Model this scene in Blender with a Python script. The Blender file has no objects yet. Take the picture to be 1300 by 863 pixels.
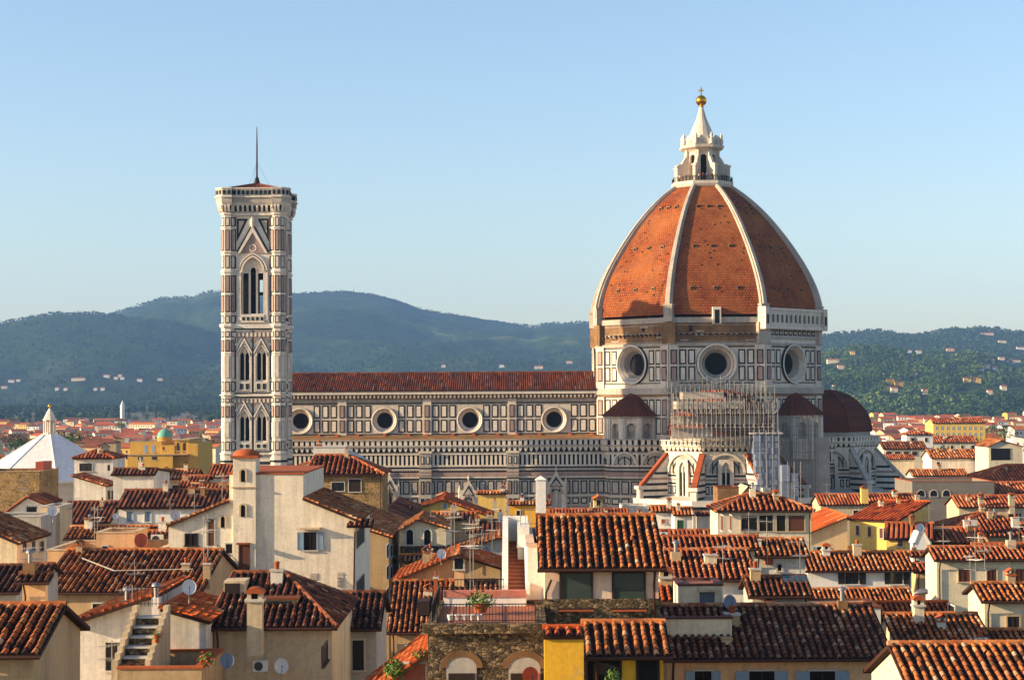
import bpy, math, random
import numpy as np
from mathutils import Vector, Matrix, noise as mnoise

# ------------------------------------------------------------------ camera, sky, sun, exposure
SC = bpy.context.scene
COL = SC.collection
RAD = math.radians
F_PX = 2180.0                       # focal length in pixels of the 1300 px wide photograph
EYE = Vector((0.0, 0.0, 41.6))
CAM_R = Matrix.Rotation(RAD(90 + 1.93), 3, 'X') @ Matrix.Rotation(RAD(-0.35), 3, 'Z')
cam_data = bpy.data.cameras.new('camera')
cam = bpy.data.objects.new('camera', cam_data)
COL.objects.link(cam)
cam_data.sensor_width = 36.0
cam_data.lens = F_PX / 1300.0 * 36.0
cam_data.clip_start = 0.5
cam_data.clip_end = 60000.0
cam.matrix_world = Matrix.Translation(EYE) @ CAM_R.to_4x4()
SC.camera = cam

SUN_EL, SUN_AZ = 16.3, 11.5         # height of the sun; its turn from due left towards the viewer
to_sun = Vector((-math.cos(RAD(SUN_AZ)) * math.cos(RAD(SUN_EL)),
                 -math.sin(RAD(SUN_AZ)) * math.cos(RAD(SUN_EL)), math.sin(RAD(SUN_EL))))
sun_data = bpy.data.lights.new('sun', 'SUN')
sun = bpy.data.objects.new('sun', sun_data)
COL.objects.link(sun)
sun_data.energy = 5.0
sun_data.angle = RAD(0.5)
sun_data.color = (1.0, 0.77, 0.49)
sun.rotation_euler = to_sun.to_track_quat('Z', 'Y').to_euler()
sun.location = (-300, -200, 300)

world = bpy.data.worlds.new('World')
SC.world = world
world.use_nodes = True
wn = world.node_tree
bg = wn.nodes['Background']
sky = wn.nodes.new('ShaderNodeTexSky')
sky.sky_type = 'NISHITA'
sky.sun_disc = False
sky.sun_elevation = RAD(SUN_EL)
sky.sun_rotation = math.atan2(to_sun.x, to_sun.y)
sky.altitude = 50
sky.air_density = 1.15
sky.dust_density = 1.0
sky.ozone_density = 2.4
tint = wn.nodes.new('ShaderNodeMix'); tint.data_type = 'RGBA'; tint.blend_type = 'MULTIPLY'
tint.inputs['Factor'].default_value = 1.0
tint.inputs[7].default_value = (1.03, 0.99, 1.04, 1)
wn.links.new(sky.outputs['Color'], tint.inputs[6])
wn.links.new(tint.outputs[2], bg.inputs['Color'])
bg.inputs['Strength'].default_value = 0.1
SC.view_settings.view_transform = 'Standard'
SC.view_settings.look = 'None'
SC.view_settings.gamma = 1.0
SC.view_settings.exposure = 1.22
SC.cycles.max_bounces = 6
SC.cycles.diffuse_bounces = 3
SC.cycles.transparent_max_bounces = 12
SC.cycles.volume_bounces = 0
SC.cycles.use_denoising = True

# ------------------------------------------------------------------ pixel of the photograph -> place in the city
def ray(px, py):
    return CAM_R @ Vector(((px - 650.0) / F_PX, -(py - 431.5) / F_PX, -1.0))
def P(px, py, D):
    d = ray(px, py)
    return EYE + d * (D / d.y)
def hit(px, py, o, n):
    d = ray(px, py)
    return EYE + d * ((o - EYE).dot(n) / d.dot(n))
def zat(py, D, px=650):
    return P(px, py, D).z
def project(p):
    q = CAM_R.transposed() @ (Vector(p) - EYE)
    return 650 + F_PX * q.x / -q.z, 431.5 - F_PX * q.y / -q.z

# ------------------------------------------------------------------ objects
ORIGIN = {}
def tag(o, label=None, cat=None, group=None, kind=None):
    if label: o['label'] = label
    if cat: o['category'] = cat
    if group: o['group'] = group
    if kind: o['kind'] = kind
    return o
def thing(name, label, cat, loc, group=None):
    o = bpy.data.objects.new(name, None)
    COL.objects.link(o)
    o.location = loc
    o.empty_display_size = 0.5
    ORIGIN[o.name] = Vector(loc)
    return tag(o, label, cat, group)

class MB:
    """collects faces in world coordinates and links them as one mesh object"""
    def __init__(s):
        s.v = []; s.f = []; s.m = []; s.t = []; s.uv = []; s.sm = []
    def face(s, pts, mat, tint=0.5, uv=None):
        b = len(s.v)
        s.v.extend([tuple(p) for p in pts])
        s.f.append(tuple(range(b, b + len(pts))))
        s.m.append(mat); s.t.append(tint); s.uv.append(uv); s.sm.append(False)
    def grid(s, rows, mat, tint=0.5, closed=False, smooth=True):
        b = len(s.v); n = len(rows[0])
        for r in rows: s.v.extend([tuple(p) for p in r])
        for i in range(len(rows) - 1):
            for j in range(n if closed else n - 1):
                k = (j + 1) % n
                s.f.append((b + i*n + j, b + i*n + k, b + (i+1)*n + k, b + (i+1)*n + j))
                s.m.append(mat); s.t.append(tint); s.uv.append(None); s.sm.append(smooth)
    def box(s, x0, x1, y0, y1, z0, z1, mat, tint=0.5):
        s.slab(Fr((0, 0, 0), (1, 0, 0), (0, 0, 1), (0, -1, 0)), x0, x1, z0, z1, -y1, -y0, mat, tint)
    def slab(s, F, u0, u1, v0, v1, d0, d1, mat, tint=0.5):
        s.prism(F, [(u0, v0), (u1, v0), (u1, v1), (u0, v1)], d0, d1, mat, tint)
    def prism(s, F, pts, d0, d1, mat, tint=0.5, back=True):
        a = [F(u, v, d1) for u, v in pts]; b = [F(u, v, d0) for u, v in pts]
        s.face(a, mat, tint)
        if back: s.face(b[::-1], mat, tint)
        n = len(pts)
        for i in range(n):
            j = (i + 1) % n
            s.face([b[i], b[j], a[j], a[i]], mat, tint)
    def ring(s, F, cu, cv, r0, d0, r1, d1, mat, n=28, smooth=True):
        A = [2 * math.pi * k / n for k in range(n)]
        s.grid([[F(cu + r0*math.cos(a), cv + r0*math.sin(a), d0) for a in A],
                [F(cu + r1*math.cos(a), cv + r1*math.sin(a), d1) for a in A]], mat, closed=True, smooth=smooth)
    def disc(s, F, cu, cv, r, d, mat, n=24):
        s.face([F(cu + r*math.cos(2*math.pi*k/n), cv + r*math.sin(2*math.pi*k/n), d) for k in range(n)], mat)
    def holewall(s, F, u0, u1, v0, v1, cu, cv, r, mat, n=32):
        """flat wall with a round hole"""
        for k in range(n):
            a, b = 2*math.pi*k/n, 2*math.pi*(k+1)/n
            def edge(t):
                c, q = math.cos(t), math.sin(t)
                m = min(((u1-cu) / c if c > 1e-6 else (u0-cu) / c if c < -1e-6 else 1e9),
                        ((v1-cv) / q if q > 1e-6 else (v0-cv) / q if q < -1e-6 else 1e9))
                return (cu + c*m, cv + q*m)
            ea, eb = edge(a), edge(b)
            pts = [(cu + r*math.cos(a), cv + r*math.sin(a)), ea]
            if abs(ea[0]-eb[0]) > 1e-5 and abs(ea[1]-eb[1]) > 1e-5:
                pts.append((u1 if math.cos((a+b)/2) > 0 else u0, v1 if math.sin((a+b)/2) > 0 else v0))
            pts += [eb, (cu + r*math.cos(b), cv + r*math.sin(b))]
            s.face([F(u, v, 0) for u, v in pts], mat)
    def archwall(s, F, u0, u1, v0, v1, cu, w, vb, vs, rise, depth, mat, back=None, d=0.0, rev=None):
        """flat wall with an arched opening, its reveal and (optionally) a closing pane"""
        A = arch(cu, w, vs, rise)
        h = w / 2
        q = lambda pts, m=mat: s.face([F(a, b, d) for a, b in pts], m)
        if vb > v0: q([(u0, v0), (u1, v0), (u1, vb), (u0, vb)])
        q([(u0, vb), (cu-h, vb), (cu-h, vs), (u0, vs)])
        q([(cu+h, vb), (u1, vb), (u1, vs), (cu+h, vs)])
        q([(u0, vs), (cu-h, vs), (cu-h, v1), (u0, v1)])
        q([(cu+h, vs), (u1, vs), (u1, v1), (cu+h, v1)])
        for a, b in zip(A[:-1], A[1:]):
            q([a, b, (b[0], v1), (a[0], v1)])
        loop = [(cu+h, vb)] + A + [(cu-h, vb)]
        for a, b in zip(loop, loop[1:] + loop[:1]):
            s.face([F(*a, d), F(*b, d), F(*b, d-depth), F(*a, d-depth)], rev or mat)
        if back: s.face([F(*a, d-depth) for a in loop], back)
    def archband(s, F, cu, w, vs, rise, th, d0, d1, mat):
        A = arch(cu, w, vs, rise); B = arch(cu, w + 2*th, vs, rise + th)
        for (a, b, c, e) in zip(A[:-1], A[1:], B[1:], B[:-1]):
            s.face([F(*a, d1), F(*e, d1), F(*c, d1), F(*b, d1)], mat)
            s.face([F(*e, d1), F(*e, d0), F(*c, d0), F(*c, d1)], mat)
            s.face([F(*a, d0), F(*a, d1), F(*b, d1), F(*b, d0)], mat)
    def tube(s, pts, r, mat, n=6, tint=0.5, smooth=True):
        rows = []
        for i, p in enumerate(pts):
            p = Vector(p)
            d = (Vector(pts[min(i+1, len(pts)-1)]) - Vector(pts[max(i-1, 0)])).normalized()
            a = d.orthogonal().normalized(); b = d.cross(a)
            rr = r[i] if isinstance(r, (list, tuple)) else r
            rows.append([p + (a*math.cos(2*math.pi*k/n) + b*math.sin(2*math.pi*k/n))*rr for k in range(n)])
        s.grid(rows, mat, tint, closed=True, smooth=smooth)
        s.face(rows[0], mat, tint); s.face(rows[-1], mat, tint)
    def lathe(s, c, prof, mat, n=16, tint=0.5, smooth=True, a0=0.0, sx=1.0):
        c = Vector(c)
        s.grid([[c + Vector((r*math.cos(a0 + 2*math.pi*k/n)*sx, r*math.sin(a0 + 2*math.pi*k/n), z)) for k in range(n)]
                for r, z in prof], mat, tint, closed=True, smooth=smooth)
    def build(s, name, parent=None, label=None):
        me = bpy.data.meshes.new(name)
        o0 = Vector((0, 0, 0))
        if parent is not None: o0 = ORIGIN[parent.name]
        V = np.array(s.v, dtype=np.float64).reshape(-1, 3) - np.array(o0)
        me.from_pydata(V.tolist(), [], s.f)
        mats = []
        for m in s.m:
            if m not in mats: mats.append(m)
        for m in mats: me.materials.append(m)
        ix = {m: i for i, m in enumerate(mats)}
        me.polygons.foreach_set('material_index', [ix[m] for m in s.m])
        me.polygons.foreach_set('use_smooth', s.sm)
        at = me.attributes.new('tint', 'FLOAT', 'FACE')
        at.data.foreach_set('value', s.t)
        if any(u is not None for u in s.uv):
            ul = me.uv_layers.new(name='UVMap')
            flat = []
            for f, u in zip(s.f, s.uv):
                if u is None: flat += [0.0, 0.0] * len(f)
                else:
                    for p in u: flat += [p[0], p[1]]
            ul.data.foreach_set('uv', flat)
        me.update()
        o = bpy.data.objects.new(name, me)
        COL.objects.link(o)
        ORIGIN[o.name] = Vector(o0)
        if parent is not None: o.parent = parent
        if label: o['label'] = label
        return o

def Fr(o, u, v, n):
    o, u, v, n = Vector(o), Vector(u), Vector(v), Vector(n)
    return lambda a, b, d=0.0: o + u*a + v*b + n*d
def face_frame(cx, cy, phi, ap):
    """upright plane whose outward normal points along phi degrees; u runs to the right seen from outside"""
    c, q = math.cos(RAD(phi)), math.sin(RAD(phi))
    return Fr((cx + ap*c, cy + ap*q, 0), (-q, c, 0), (0, 0, 1), (c, q, 0))
def arch(cu, w, vs, rise, n=6):
    """points of an arch from right spring to left spring (round or pointed)"""
    h = w / 2
    if rise <= h * 1.02:
        return [(cu + h*math.cos(math.pi*k/(2*n)), vs + rise*math.sin(math.pi*k/(2*n))) for k in range(2*n + 1)]
    rho = (h*h + rise*rise) / w
    am = math.atan2(rise, rho - h)
    R = [(cu + h - rho + rho*math.cos(am*k/n), vs + rho*math.sin(am*k/n)) for k in range(n + 1)]
    return R + [(2*cu - a, b) for a, b in R[:-1][::-1]]

# ------------------------------------------------------------------ materials
def lin(h):
    h = h.lstrip('#')
    c = [int(h[i:i+2], 16) / 255 for i in (0, 2, 4)]
    return tuple(x/12.92 if x <= 0.04045 else ((x + 0.055)/1.055)**2.4 for x in c) + (1.0,)
def new_mat(name, rough=0.85, spec=0.2):
    m = bpy.data.materials.new(name)
    m.use_nodes = True
    nt = m.node_tree
    b = nt.nodes['Principled BSDF']
    b.inputs['Roughness'].default_value = rough
    b.inputs['Specular IOR Level'].default_value = spec
    return m, nt, b
def N(nt, t, **kw):
    n = nt.nodes.new(t)
    for k, v in kw.items():
        if hasattr(n, k) and k not in n.inputs: setattr(n, k, v)
        else: n.inputs[k].default_value = v
    return n
def mixc(nt, fac, a, b, mode='MIX'):
    m = nt.nodes.new('ShaderNodeMix'); m.data_type = 'RGBA'; m.blend_type = mode
    for sock, val in ((m.inputs['Factor'], fac), (m.inputs[6], a), (m.inputs[7], b)):
        if hasattr(val, 'is_linked'): nt.links.new(val, sock)
        else: sock.default_value = val
    return m.outputs[2]
def ramp(nt, src, stops, interp='LINEAR'):
    r = nt.nodes.new('ShaderNodeValToRGB')
    r.color_ramp.interpolation = interp
    e = r.color_ramp.elements
    while len(e) < len(stops): e.new(0.5)
    for x, (p, c) in zip(e, stops):
        x.position = p; x.color = c if not isinstance(c, str) else lin(c)
    nt.links.new(src, r.inputs['Fac'])
    return r.outputs['Color']
def coords(nt, scale=(1, 1, 1), kind='Object'):
    tc = nt.nodes.new('ShaderNodeTexCoord')
    mp = nt.nodes.new('ShaderNodeMapping')
    mp.inputs['Scale'].default_value = scale
    nt.links.new(tc.outputs[kind], mp.inputs['Vector'])
    return mp.outputs['Vector']
def noise_tex(nt, vec, scale, detail=4.0, rough=0.6):
    n = N(nt, 'ShaderNodeTexNoise', Scale=scale, Detail=detail, Roughness=rough)
    nt.links.new(vec, n.inputs['Vector'])
    return n.outputs['Fac']
def bump(nt, b, src, strength, dist):
    k = N(nt, 'ShaderNodeBump', Strength=strength, Distance=dist)
    nt.links.new(src, k.inputs['Height'])
    nt.links.new(k.outputs['Normal'], b.inputs['Normal'])
W1, B1 = (1, 1, 1, 1), (0, 0, 0, 1)
def grey(x): return (x, x, x, 1)

def stucco(name, hexc, dirt=0.5, dirt_col='#6b5d4a', bmp=0.25):
    m, nt, b = new_mat(name, 0.9, 0.15)
    c = lin(hexc)
    v = coords(nt)
    f = ramp(nt, noise_tex(nt, v, 0.45, 6, 0.65), [(0.38, B1), (0.72, grey(dirt))])
    st = ramp(nt, noise_tex(nt, coords(nt, (2.2, 2.2, 0.16)), 0.9, 5, 0.7), [(0.46, B1), (0.74, grey(dirt*0.65))])
    fine = ramp(nt, noise_tex(nt, v, 5.0, 4, 0.7), [(0.3, grey(0.86)), (0.7, grey(1.08))])
    col = mixc(nt, f, c, tuple(0.72*x for x in c[:3]) + (1,))
    col = mixc(nt, st, col, lin(dirt_col))
    pe = ramp(nt, noise_tex(nt, v, 0.8, 9, 0.78), [(0.585, B1), (0.61, grey(dirt*0.7))])
    col = mixc(nt, pe, col, tuple(0.8*x + 0.05 for x in lin('#a89a84')[:3]) + (1,))
    col = mixc(nt, 1.0, col, fine, 'MULTIPLY')
    nt.links.new(col, b.inputs['Base Color'])
    bump(nt, b, noise_tex(nt, v, 9.0, 5, 0.7), bmp, 0.03)
    return m
def plain(name, hexc, rough=0.6, metal=0.0, var=0.15, scale=3.0, spec=0.3):
    m, nt, b = new_mat(name, rough, spec)
    c = lin(hexc)
    col = mixc(nt, noise_tex(nt, coords(nt), scale, 4), tuple(x*(1-var) for x in c[:3]) + (1,), tuple(min(1, x*(1+var)) for x in c[:3]) + (1,))
    nt.links.new(col, b.inputs['Base Color'])
    b.inputs['Metallic'].default_value = metal
    return m
def tilemat(name, stops, lichen='#2e2620', amount=0.5, scale=0.5):
    m, nt, b = new_mat(name, 0.88, 0.12)
    at = N(nt, 'ShaderNodeAttribute', attribute_name='tint')
    v = coords(nt)
    n1 = noise_tex(nt, v, 6.0, 4, 0.7)
    mth = N(nt, 'ShaderNodeMath', operation='MULTIPLY_ADD'); mth.inputs[1].default_value = 0.35; 
    nt.links.new(n1, mth.inputs[0]); nt.links.new(at.outputs['Fac'], mth.inputs[2])
    sub = N(nt, 'ShaderNodeMath', operation='SUBTRACT'); sub.inputs[1].default_value = 0.175
    nt.links.new(mth.outputs[0], sub.inputs[0])
    col = ramp(nt, sub.outputs[0], stops)
    patch = ramp(nt, noise_tex(nt, v, scale, 8, 0.72), [(0.42, B1), (0.68, grey(amount))])
    col = mixc(nt, patch, col, lin(lichen))
    spots = ramp(nt, noise_tex(nt, v, 2.6, 6, 0.8), [(0.58, B1), (0.68, grey(amount*0.8))])
    col = mixc(nt, spots, col, lin('#84785c'))
    grime = ramp(nt, noise_tex(nt, coords(nt, (1, 1, 1)), 1.3, 6, 0.8), [(0.55, B1), (0.72, grey(amount*0.7))])
    col = mixc(nt, grime, col, lin('#241a15'))
    nt.links.new(col, b.inputs['Base Color'])
    bump(nt, b, noise_tex(nt, v, 14.0, 3, 0.6), 0.3, 0.03)
    return m
def stonemat(name, a, bcol, mortar, scale=2.6, bmp=0.8):
    m, nt, b = new_mat(name, 0.92, 0.1)
    v = coords(nt, (1.0, 1.0, 1.5))
    vo = N(nt, 'ShaderNodeTexVoronoi', Scale=scale, Randomness=0.95); vo.feature = 'F1'
    ve = N(nt, 'ShaderNodeTexVoronoi', Scale=scale, Randomness=0.95); ve.feature = 'DISTANCE_TO_EDGE'
    wob = N(nt, 'ShaderNodeTexNoise', Scale=3.0)
    nt.links.new(v, wob.inputs['Vector'])
    wv = mixc(nt, 0.06, v, wob.outputs['Color'])
    nt.links.new(wv, vo.inputs['Vector']); nt.links.new(wv, ve.inputs['Vector'])
    sep = N(nt, 'ShaderNodeSeparateColor'); nt.links.new(vo.outputs['Color'], sep.inputs[0])
    col = ramp(nt, sep.outputs[0], [(0.0, a), (0.55, bcol), (1.0, '#a58a66')])
    edge = ramp(nt, ve.outputs['Distance'], [(0.01, W1), (0.09, B1)])
    col = mixc(nt, edge, col, lin(mortar))
    col = mixc(nt, ramp(nt, noise_tex(nt, v, 0.7, 6), [(0.4, B1), (0.75, grey(0.6))]), col, lin('#2b241d'))
    nt.links.new(col, b.inputs['Base Color'])
    h = ramp(nt, ve.outputs['Distance'], [(0.0, B1), (0.15, W1)])
    bump(nt, b, h, bmp, 0.06)
    return m

M = {}
# tiles: dark lichen to pale orange, one value per tile
M['tile'] = tilemat('terracotta_tile', [(0.0, '#3a2419'), (0.25, '#804a2a'), (0.5, '#bb6836'), (0.75, '#d08349'), (1.0, '#dfb78c')], amount=0.55)
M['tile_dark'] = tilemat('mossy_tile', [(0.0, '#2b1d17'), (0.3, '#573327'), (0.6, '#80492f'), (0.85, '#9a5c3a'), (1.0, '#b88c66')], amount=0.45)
M['tile_bright'] = tilemat('bright_tile', [(0.0, '#6e2f18'), (0.3, '#a94a20'), (0.6, '#c45a26'), (0.85, '#cf6a31'), (1.0, '#dc9a62')], '#4a2a1c', 0.35)  # brighter and more orange than the other tile
M['tile_red'] = tilemat('red_tile', [(0.0, '#40201a'), (0.3, '#8e4628'), (0.6, '#b55e34'), (1.0, '#cf9264')], amount=0.4)
M['chan'] = tilemat('shaded_channel', [(0.0, '#1b1411'), (0.5, '#3a241b'), (1.0, '#5d3522')], amount=0.7)  # channels darkened, shade between the barrel tiles put into the colour
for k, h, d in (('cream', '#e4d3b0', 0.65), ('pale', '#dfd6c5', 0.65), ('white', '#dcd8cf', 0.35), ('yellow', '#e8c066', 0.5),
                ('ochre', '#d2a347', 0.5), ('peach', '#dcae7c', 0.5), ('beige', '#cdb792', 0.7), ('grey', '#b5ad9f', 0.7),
                ('pinkish', '#e0bfa4', 0.4), ('tan', '#bd9e74', 0.7), ('grey_shaded', '#7d766b', 0.6), ('facade', '#eadcc0', 0.6), ('gold', '#e2ab30', 0.35), ('limewash', '#e9e2d4', 0.25), ('pink', '#c07763', 0.4)):
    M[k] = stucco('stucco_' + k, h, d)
M['stone'] = stonemat('rubble_stone', '#43382b', '#6b5a40', '#5e5240', 5.5)
M['stone_warm'] = stonemat('warm_stone', '#7a6038', '#a98650', '#a08660', 3.6)
M['glass'] = plain('window_glass', '#1a2022', 0.12, 0.0, 0.3, 1.0, 0.5)
M['bigglass'] = plain('reflecting_glass', '#39453f', 0.08, 0.0, 0.3, 0.8, 0.7)
M['dark'] = plain('dark_opening', '#120e0b', 0.9)
M['wood'] = plain('brown_wood', '#5a3420', 0.7, 0, 0.3, 6)
M['darkwood'] = plain('dark_wood', '#2c1c14', 0.7, 0, 0.3, 6)
M['shut_blue'] = plain('bluegrey_shutter', '#8298a6', 0.6)
M['shut_dark'] = plain('dark_shutter', '#2a241f', 0.7)
M['shut_brown'] = plain('brown_shutter', '#5c2f20', 0.7)
M['door_blue'] = plain('bluegrey_door', '#59616e', 0.6)
M['green_door'] = plain('green_door', '#1f4a2c', 0.6)
M['metal'] = plain('galvanised_metal', '#8d8a86', 0.45, 0.7)
M['iron'] = plain('dark_iron', '#2a2624', 0.6, 0.5)
M['copper'] = plain('copper_gutter', '#4a3024', 0.5, 0.5)
M['dish'] = plain('dish_white', '#c9c9c6', 0.5, 0.0, 0.08)
M['dish_red'] = plain('dish_red', '#a04a32', 0.6)
M['dish_grey'] = plain('dish_grey', '#6d7886', 0.6)
M['ac'] = plain('ac_casing', '#d2cfc6', 0.5, 0, 0.06)
M['roofpaving'] = plain('terrace_paving', '#9a5a40', 0.85, 0, 0.25, 4)
M['slate'] = plain('pale_slab', '#b7b0a2', 0.9, 0, 0.2, 2)
M['leafy'] = plain('plant_leaves', '#4f6a26', 0.7, 0, 0.4, 5)
M['flower'] = plain('geranium_red', '#b03a2a', 0.7, 0, 0.3, 5)
M['gold_metal'] = plain('gilded_copper', '#e0a020', 0.25, 1.0, 0.08)
M['verdigris'] = plain('verdigris_copper', '#5f9a84', 0.6, 0.0, 0.25, 1.5)
M['cloth_white'] = plain('white_tarpaulin', '#c9cdd3', 0.8, 0, 0.12, 1)
M['cloth_shaded'] = plain('shaded_sheeting', '#717b8d', 0.8, 0, 0.15, 1)  # white sheeting with its bluish shade put into the colour
M['cloth_grey'] = plain('shaded_grey_sheeting', '#687180', 0.8, 0, 0.2, 1)  # greyer variant of the same sheeting, shade in the colour too
# marble
def marble(name, hexc, alt, amt=0.5, soot='#5c5148', sa=0.5):
    m, nt, b = new_mat(name, 0.7, 0.25)
    v = coords(nt)
    col = mixc(nt, ramp(nt, noise_tex(nt, v, 0.22, 6, 0.7), [(0.35, B1), (0.7, grey(amt))]), lin(hexc), lin(alt))
    st = ramp(nt, noise_tex(nt, coords(nt, (1.2, 1.2, 0.12)), 0.9, 6, 0.75), [(0.5, B1), (0.8, grey(sa))])
    col = mixc(nt, st, col, lin(soot))
    fine = ramp(nt, noise_tex(nt, v, 1.6, 5, 0.75), [(0.3, grey(0.8)), (0.7, grey(1.1))])
    col = mixc(nt, 1.0, col, fine, 'MULTIPLY')
    nt.links.new(col, b.inputs['Base Color'])
    return m
M['marble'] = marble('white_marble', '#d8cbb8', '#bba892', 0.7)
M['marble_lit'] = marble('sunlit_marble', '#e0d5c4', '#c9b79f', 0.6, sa=0.45)  # lighter copy of the white marble, sunlight put into the colour
M['marble_roof'] = marble('roof_marble', '#e2ded8', '#cdc7be', 0.5, '#8d857c', 0.4)
M['greenm'] = marble('green_serpentine', '#181e1d', '#2a322e', 0.6, '#101214', 0.3)
M['pinkm'] = marble('pink_limestone', '#a58a7d', '#8c7065', 0.6)
M['greym'] = marble('weathered_marble', '#b9ad9d', '#8d8175', 0.7)
M['rawbrick'] = marble('raw_masonry', '#9a7448', '#5a4028', 0.95, '#2e2118', 0.75)
M['cathroof'] = tilemat('nave_tile', [(0.0, '#3a1d15'), (0.4, '#673322'), (0.7, '#7d412b'), (1.0, '#96603f')], amount=0.45, scale=0.15)
def dome_tiles():
    m, nt, b = new_mat('dome_tile', 0.85, 0.12)
    tc = nt.nodes.new('ShaderNodeUVMap')
    br = N(nt, 'ShaderNodeTexBrick', Scale=1.0)
    br.inputs['Color1'].default_value = lin('#9c5227'); br.inputs['Color2'].default_value = lin('#733e20'); br.inputs['Mortar'].default_value = lin('#4a1f13')
    br.inputs['Brick Width'].default_value = 0.62; br.inputs['Row Height'].default_value = 0.6; br.inputs['Mortar Size'].default_value = 0.07
    br.inputs['Bias'].default_value = -0.2
    nt.links.new(tc.outputs[0], br.inputs['Vector'])
    v = coords(nt)
    col = mixc(nt, ramp(nt, noise_tex(nt, v, 0.9, 6, 0.75), [(0.45, B1), (0.7, grey(0.75))]), br.outputs['Color'], lin('#5a2818'))
    col = mixc(nt, ramp(nt, noise_tex(nt, v, 0.12, 4, 0.6), [(0.4, B1), (0.7, grey(0.45))]), col, lin('#ab6c3a'))
    col = mixc(nt, ramp(nt, noise_tex(nt, coords(nt, (0.9, 0.9, 0.06)), 0.8, 5, 0.7), [(0.52, B1), (0.8, grey(0.55))]), col, lin('#4d2415'))
    nt.links.new(col, b.inputs['Base Color'])
    bump(nt, b, br.outputs['Fac'], -0.5, 0.08)
    return m
M['dome'] = dome_tiles()
def netting():
    m, nt, b = new_mat('scaffold_netting', 0.9, 0.05)
    b.inputs['Base Color'].default_value = lin('#6d6a66')
    b.inputs['Alpha'].default_value = 0.2
    return m
M['net'] = netting()
# ------------------------------------------------------------------ roofs of tile, used everywhere
def clip_range(poly, s):
    lo, hi = 1e9, -1e9
    n = len(poly)
    for i in range(n):
        (a, b), (c, d) = poly[i], poly[(i+1) % n]
        if (a <= s <= c) or (c <= s <= a):
            if abs(c - a) < 1e-9:
                for t in (b, d): lo, hi = min(lo, t), max(hi, t)
            else:
                t = b + (d - b) * (s - a) / (c - a)
                lo, hi = min(lo, t), max(hi, t)
    return lo, hi
def tile_plane(mb, o, s, t, poly, pitch, course, lod, mat, rng, chan=None, thick=0.14, base=0.5):
    """one roof slope of barrel tiles. poly is convex, in (along eave, up slope) metres"""
    o, s, t = Vector(o), Vector(s).normalized(), Vector(t).normalized()
    n = s.cross(t).normalized()
    if n.z < 0: n = -n
    pt = lambda a, b, h=0.0: o + s*a + t*b + n*h
    chan = chan or M['chan']
    k = len(poly)
    mb.face([pt(a, b, -thick) for a, b in poly], chan, 0.3)
    for i in range(k):
        (a, b), (c, d) = poly[i], poly[(i+1) % k]
        mb.face([pt(a, b, -thick), pt(c, d, -thick), pt(c, d, 0.02), pt(a, b, 0.02)], chan, 0.6)
    smin, smax = min(p[0] for p in poly), max(p[0] for p in poly)
    nc = max(1, int(round((smax - smin) / pitch)))
    pw = (smax - smin) / nc
    if lod == 0:
        mb.face([pt(a, b, 0.0) for a, b in poly], mat, base)
        return
    if lod == 1:
        mb.face([pt(a, b, 0.0) for a, b in poly], chan, 0.5)
    for i in range(nc):
        sc = smin + (i + 0.5) * pw
        lo, hi = clip_range(poly, sc)
        if hi - lo < 0.15: continue
        drift = rng.uniform(-0.05, 0.05) * pw
        if lod == 1:
            w = pw * 0.31; h = pw * 0.36
            nseg = max(1, int((hi - lo) / (course * 3)))
            for j in range(nseg):
                a0, a1 = lo + (hi-lo)*j/nseg, lo + (hi-lo)*(j+1)/nseg
                ti = min(1, max(0, base + rng.gauss(0, 0.2)))
                hh = h * rng.uniform(0.9, 1.1)
                prof = [(-w, 0.0), (-w*0.6, hh*0.8), (w*0.6, hh*0.8), (w, 0.0)]
                for (p, q), (p2, q2) in zip(prof[:-1], prof[1:]):
                    mb.face([pt(sc+p, a0, q), pt(sc+p2, a0, q2), pt(sc+p2, a1, q2), pt(sc+p, a1, q)], mat, ti)
            continue
        m = max(1, int(round((hi - lo) / course)))
        c = (hi - lo) / m
        e0, e1 = sc - pw/2, sc + pw/2
        for j in range(m):
            a0, a1 = lo + j*c, lo + (j+1)*c
            ti = min(1, max(0, base + rng.gauss(0, 0.22)))
            # flat channel tile with a step at its lower edge
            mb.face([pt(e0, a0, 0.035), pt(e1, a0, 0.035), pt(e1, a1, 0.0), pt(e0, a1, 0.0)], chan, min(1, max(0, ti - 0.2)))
            dx = drift + (rng.uniform(-0.05, 0.05) if rng.random() < 0.94 else rng.uniform(-0.2, 0.2)) * pw
            w0, w1 = pw*0.31, pw*0.26
            h0, h1 = pw*0.41 * rng.uniform(0.92, 1.08), pw*0.33
            x1 = dx + rng.uniform(-0.03, 0.03) * pw
            A = [(-1, 0), (-0.72, 0.7), (0, 1), (0.72, 0.7), (1, 0)]
            r0 = [pt(sc + dx + p*w0, a0 - 0.05, 0.01 + q*h0) for p, q in A]
            r1 = [pt(sc + x1 + p*w1, a1 + 0.02, q*h1) for p, q in A]
            b = len(mb.v)
            mb.v.extend([tuple(p) for p in r0 + r1])
            for q in range(4):
                mb.f.append((b+q, b+q+1, b+6+q, b+5+q)); mb.m.append(mat); mb.t.append(ti); mb.uv.append(None); mb.sm.append(True)
            mb.f.append((b, b+1, b+2, b+3, b+4)); mb.m.append(chan); mb.t.append(0.2); mb.uv.append(None); mb.sm.append(False)  # dark end cap stands for the shade inside the hollow tile
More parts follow.
